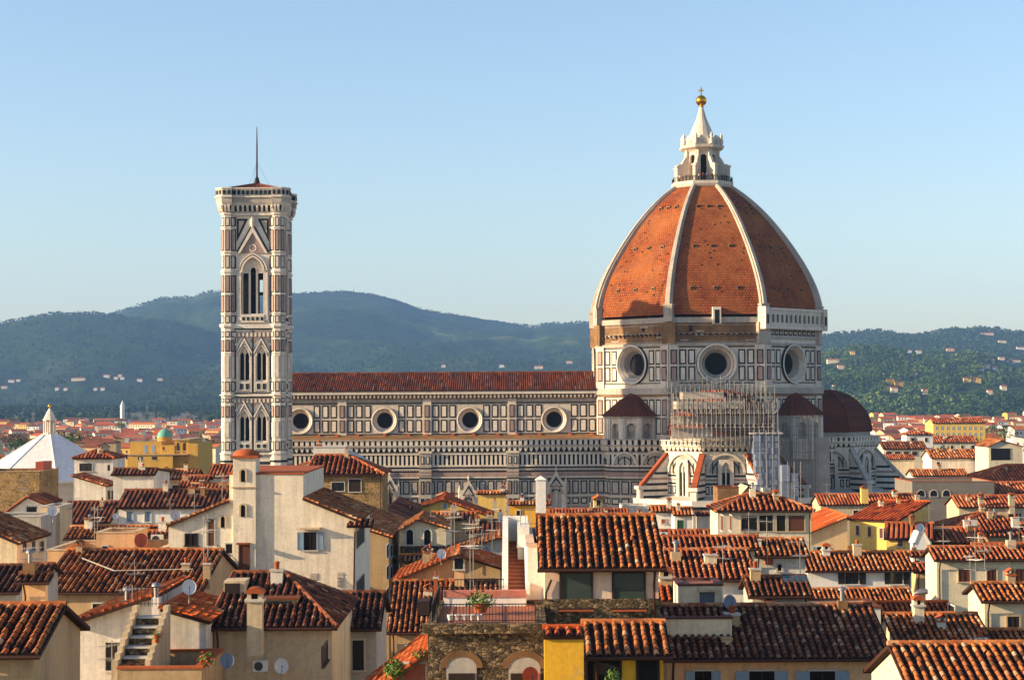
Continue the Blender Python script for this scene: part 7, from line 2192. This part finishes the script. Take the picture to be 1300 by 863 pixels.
for a in [(240, 745, 84, 9, 'large white dish above the mottled bright orange roof'), (67, 648, 174, 6.5, 'white dish on the grey terrace parapet at the left'), (179, 686, 141, 8.5, 'red brown dish beside the air conditioner', 'dish_red'), (223, 654, 142, 6.5, 'pale dish on the cream wing by the long dark roof'),
          (357, 845, 83.5, 9, 'white dish with rusty centre on the beige house wall'), (560, 703, 121, 6, 'white dish above the orange slope'), (617, 699, 150, 4.5, 'small grey dish left of the bigger pale dish', 'dish_grey'), (627, 706, 140, 5.5, 'pale dish beside a smaller grey one before the stair', None),
          (565, 642, 246, 3.2, 'dark dish on the yellow gable', 'dish_grey'), (576, 642, 246, 3.2, 'white dish on the yellow gable beside a dark one'), (650, 659, 100, 5, 'bluish dish behind the white stair wall', 'dish_grey'), (673, 858, 69, 11, 'red brown dish at the bottom edge below the terrace', 'dish_red'),
          (926, 764, 88.5, 8.5, 'big grey dish right of the blue grey door', 'dish_grey'), (1168, 670, 180.5, 5.5, 'grey white dish on top of the white bottle shaped chimney'), (288, 838, 79, 9, 'blue grey dish turned away near the tall shuttered window', 'dish_grey'), (697, 630, 150, 3, 'small dark red dish right of the tall white chimney', 'dish_red'),
          (1013, 698, 150, 5, 'dark red dish at the left end of the white ribbed roof house', 'dish_red'), (146, 655, 165, 3.5, 'small dish among the low dark vented roofs'), (574, 627, 262, 3, 'dark dish on the little white roof room', 'dish_red')]:
    dish(*a)
def ac_unit(px, py, D, wpx, label):
    p = P(px, py, D); w = wpx*D/F_PX; hh = w*0.75
    t = thing('air_conditioner', label, 'air conditioner', p)
    F = Fr(p, (1, 0, 0), UP, (0, -1, 0))
    mb = MB(); mb.slab(F, -w/2, w/2, 0, hh, -0.35, 0, M['ac']); mb.build('casing', t)
    mb = MB(); mb.disc(F, -w*0.1, hh/2, hh*0.4, 0.012, M['iron']); 
    for q in range(4): mb.ring(F, -w*0.1, hh/2, hh*(0.1+0.1*q), 0.02, hh*(0.12+0.1*q), 0.02, M['metal'], 16)
    mb.build('fan_grille', t)
    mb = MB(); mb.slab(F, -w/2, -w/2+0.08, -0.06, 0, -0.5, 0.05, M['metal']); mb.slab(F, w/2-0.08, w/2, -0.06, 0, -0.5, 0.05, M['metal']); mb.build('bracket', t)
ac_unit(199, 690, 149, 15, 'white air conditioner on the cream wall beside the red brown dish')
ac_unit(843, 683, 205, 10, 'small pale air conditioner left of the red roof strip')
ac_unit(330, 852, 83, 18, 'pale air conditioner at the foot of the beige house wall')
# bent metal flue on the lower right
t = thing('flue_pipe', 'thick bent grey metal flue rising from the coarse tile roof', 'flue', P(1160, 780, 106))
mb = MB(); a = P(1160, 785, 106); b_ = P(1160, 760, 106)
mb.tube([a, b_, b_+Vector((0.1, 0, 0.28)), b_+Vector((0.35, 0, 0.45)), b_+Vector((0.85, 0, 0.45))], 0.17, M['metal'], 10); mb.build('pipe', t)
# people on the lantern terrace
PEOPLE = []
def person_proto(shirt, trousers, hair, seed):
    m, nt, b = new_mat('clothes_' + shirt.strip('#'), 0.85, 0.1)
    sep = N(nt, 'ShaderNodeSeparateXYZ'); tc = nt.nodes.new('ShaderNodeTexCoord'); nt.links.new(tc.outputs['Object'], sep.inputs[0])
    dv = N(nt, 'ShaderNodeMath', operation='DIVIDE'); dv.inputs[1].default_value = 1.75; nt.links.new(sep.outputs['Z'], dv.inputs[0])
    nt.links.new(ramp(nt, dv.outputs[0], [(0.0, '#2a211c'), (0.05, trousers), (0.53, shirt), (0.84, '#b98a6c'), (0.955, hair)], 'CONSTANT'), b.inputs['Base Color'])
    V = [(0, 0, 0.95), (0, 0, 1.18), (0, 0, 1.42), (0, 0, 1.52), (0, -0.01, 1.62), (0, 0, 1.72), (0.1, 0, 0.88), (0.11, -0.02, 0.48), (0.11, 0, 0.08), (0.12, -0.12, 0.04), (-0.1, 0, 0.88), (-0.11, -0.02, 0.48), (-0.11, 0, 0.08), (-0.12, -0.12, 0.04),
         (0.19, 0, 1.4), (0.25, -0.02, 1.12), (0.2, -0.2, 1.0), (0.19, -0.26, 0.98), (-0.19, 0, 1.4), (-0.25, -0.02, 1.12), (-0.2, -0.2, 1.0), (-0.19, -0.26, 0.98)]
    E = [(0, 1), (1, 2), (2, 3), (3, 4), (4, 5), (0, 6), (6, 7), (7, 8), (8, 9), (0, 10), (10, 11), (11, 12), (12, 13), (2, 14), (14, 15), (15, 16), (16, 17), (2, 18), (18, 19), (19, 20), (20, 21)]
    R = [.16, .15, .17, .06, .1, .09, .1, .07, .05, .045, .1, .07, .05, .045, .075, .055, .04, .035, .075, .055, .04, .035]
    me = bpy.data.meshes.new('person'); me.from_pydata(V, E, [])
    me.materials.append(m)
    o = bpy.data.objects.new('person', me); COL.objects.link(o)
    sm_ = o.modifiers.new('skin', 'SKIN'); ss = o.modifiers.new('smooth', 'SUBSURF'); ss.levels = 1; ss.render_levels = 1
    for v, r in zip(me.skin_vertices[0].data, R): v.radius = (r, r*0.75 if r > 0.12 else r)
    me.skin_vertices[0].data[0].use_root = True
    return o
cols = [('#c9c3b8', '#2f3540', '#2a1c14', 'white'), ('#8c2f28', '#3a3a44', '#1d1612', 'dark red'), ('#39506e', '#5a5148', '#4a3420', 'blue'), ('#2c2c2e', '#40424a', '#221812', 'black'), ('#c79a4e', '#2f3540', '#6a4a28', 'yellow')]
protos = [person_proto(c[0], c[1], c[2], i) for i, c in enumerate(cols)]
k = 0
for i in range(15):
    a = -150 + i*9.2 + FR.uniform(-2, 2)
    c = i % 5
    o = protos[c] if i < 5 else protos[c].copy()
    if i >= 5: COL.objects.link(o)
    rr = 6.15 if abs(((a + 112.5) % 45) - 22.5) < 21 else 6.3
    rr = 6.1/math.cos(RAD(((a + 112.5) % 45) - 22.5))
    o.location = (X0 + rr*math.cos(RAD(a)), Y0 + rr*math.sin(RAD(a)), 91.37)
    o.rotation_euler = (0, 0, RAD(a + 90 + FR.uniform(-40, 40))); s = FR.uniform(0.93, 1.05); o.scale = (s, s, s)
    PEOPLE.append((a, o, cols[c][3]))
ORD = ['first', 'second', 'third', 'fourth', 'fifth', 'sixth', 'seventh', 'eighth', 'ninth', 'tenth', 'eleventh', 'twelfth', 'thirteenth', 'fourteenth', 'fifteenth', 'sixteenth', 'seventeenth', 'eighteenth', 'nineteenth', 'twentieth']
def ordw(i):
    if i < 20: return ORD[i]
    T = {2: 'twenty', 3: 'thirty', 4: 'forty', 5: 'fifty', 6: 'sixty', 7: 'seventy', 8: 'eighty', 9: 'ninety'}
    n = i + 1
    if n % 10 == 0: return {20: 'twentieth', 30: 'thirtieth', 40: 'fortieth', 50: 'fiftieth', 60: 'sixtieth', 70: 'seventieth', 80: 'eightieth', 90: 'ninetieth'}.get(n, str(n) + 'th')
    return T[n//10] + ' ' + ORD[n % 10 - 1] if n < 100 else str(n) + 'th'
for i, (a, o, c) in enumerate(sorted(PEOPLE, key=lambda e: e[0])):
    tag(o, 'person in a %s top at the lantern railing, %s from the left' % (c, ORD[i]), 'person', 'visitors on the lantern terrace')
# ------------------------------------------------------------------ leave out town houses the view shows nothing of, then name the rest
bpy.context.view_layer.update()
dg = bpy.context.evaluated_depsgraph_get()
def in_view(h):
    rng = random.Random(4)
    hits = 0
    for ob in [h.roof, h.wall]:
        me = ob.data
        for q in range(16):
            f = me.polygons[rng.randrange(len(me.polygons))]
            p = ORIGIN[h.root.name] + f.center if ob is h.roof else ORIGIN[h.root.name] + me.vertices[f.vertices[2]].co*0.97
            d = (p - EYE); L = d.length; d.normalize()
            x, y = project(p)
            if not (0 <= x <= 1300 and y <= 863): continue
            ok, loc, nor, idx, o, mt = SC.ray_cast(dg, EYE + d, d)
            if ok:
                while o.parent is not None: o = o.parent
                if o == h.root: hits += 1
    return hits
def remove_tree(o):
    for c in list(o.children): remove_tree(c)
    bpy.data.objects.remove(o)
keep = []
for h in FAR:
    if in_view(h) < 1: remove_tree(h.root)
    else: keep.append(h)
bands = {}
for h in keep: bands.setdefault(h.band, []).append(h)
for band, hs in bands.items():
    hs.sort(key=lambda h: project((h.x, h.D, 25))[0])
    for i, h in enumerate(hs):
        c, k = h.desc
        if band == 'mid': s = '%s %s house low between nearer roofs, %s from left among the low gap houses' % (c, k, ordw(i)); g = 'low houses in the gaps between nearer roofs'
        elif band[0] == 'left': s = '%s %s house, %s from left in the %s row beyond the marble pyramid' % (c, k, ordw(i), ORD[band[1]]); g = 'town houses beyond the marble pyramid'
        else: s = '%s %s house, %s from left in the %s row beyond the eastern apse' % (c, k, ordw(i), ORD[band[1]]); g = 'town houses beyond the eastern apse'
        tag(h.root, s, 'house', g)
for i, h in enumerate(sorted([v for v in VILLAS if v.px > 900], key=lambda v: v.px)):
    tag(h.root, '%s villa among trees, %s from left on the hillside right of the dome' % (h.desc[0], ordw(i)), 'villa')
for i, h in enumerate(sorted([v for v in VILLAS if v.px <= 900], key=lambda v: v.px)):
    tag(h.root, '%s villa among trees, %s from left on the hills left of the dome' % (h.desc[0], ordw(i)), 'villa')
for nm, sel in (('beyond the marble pyramid', lambda p: p < 600), ('beyond the eastern apse', lambda p: p >= 600)):
    for kk, word in ((2, 'dark narrow cypress'), (0, 'round crowned tree'), (1, 'broad uneven tree')):
        for i, (o, px, D, k) in enumerate(sorted([t for t in TREES if t[3] == kk and sel(t[1])], key=lambda t: t[1])):
            tag(o, '%s, %s from left of its kind among roofs %s' % (word, ordw(i), nm), 'tree', 'trees among the far roofs')
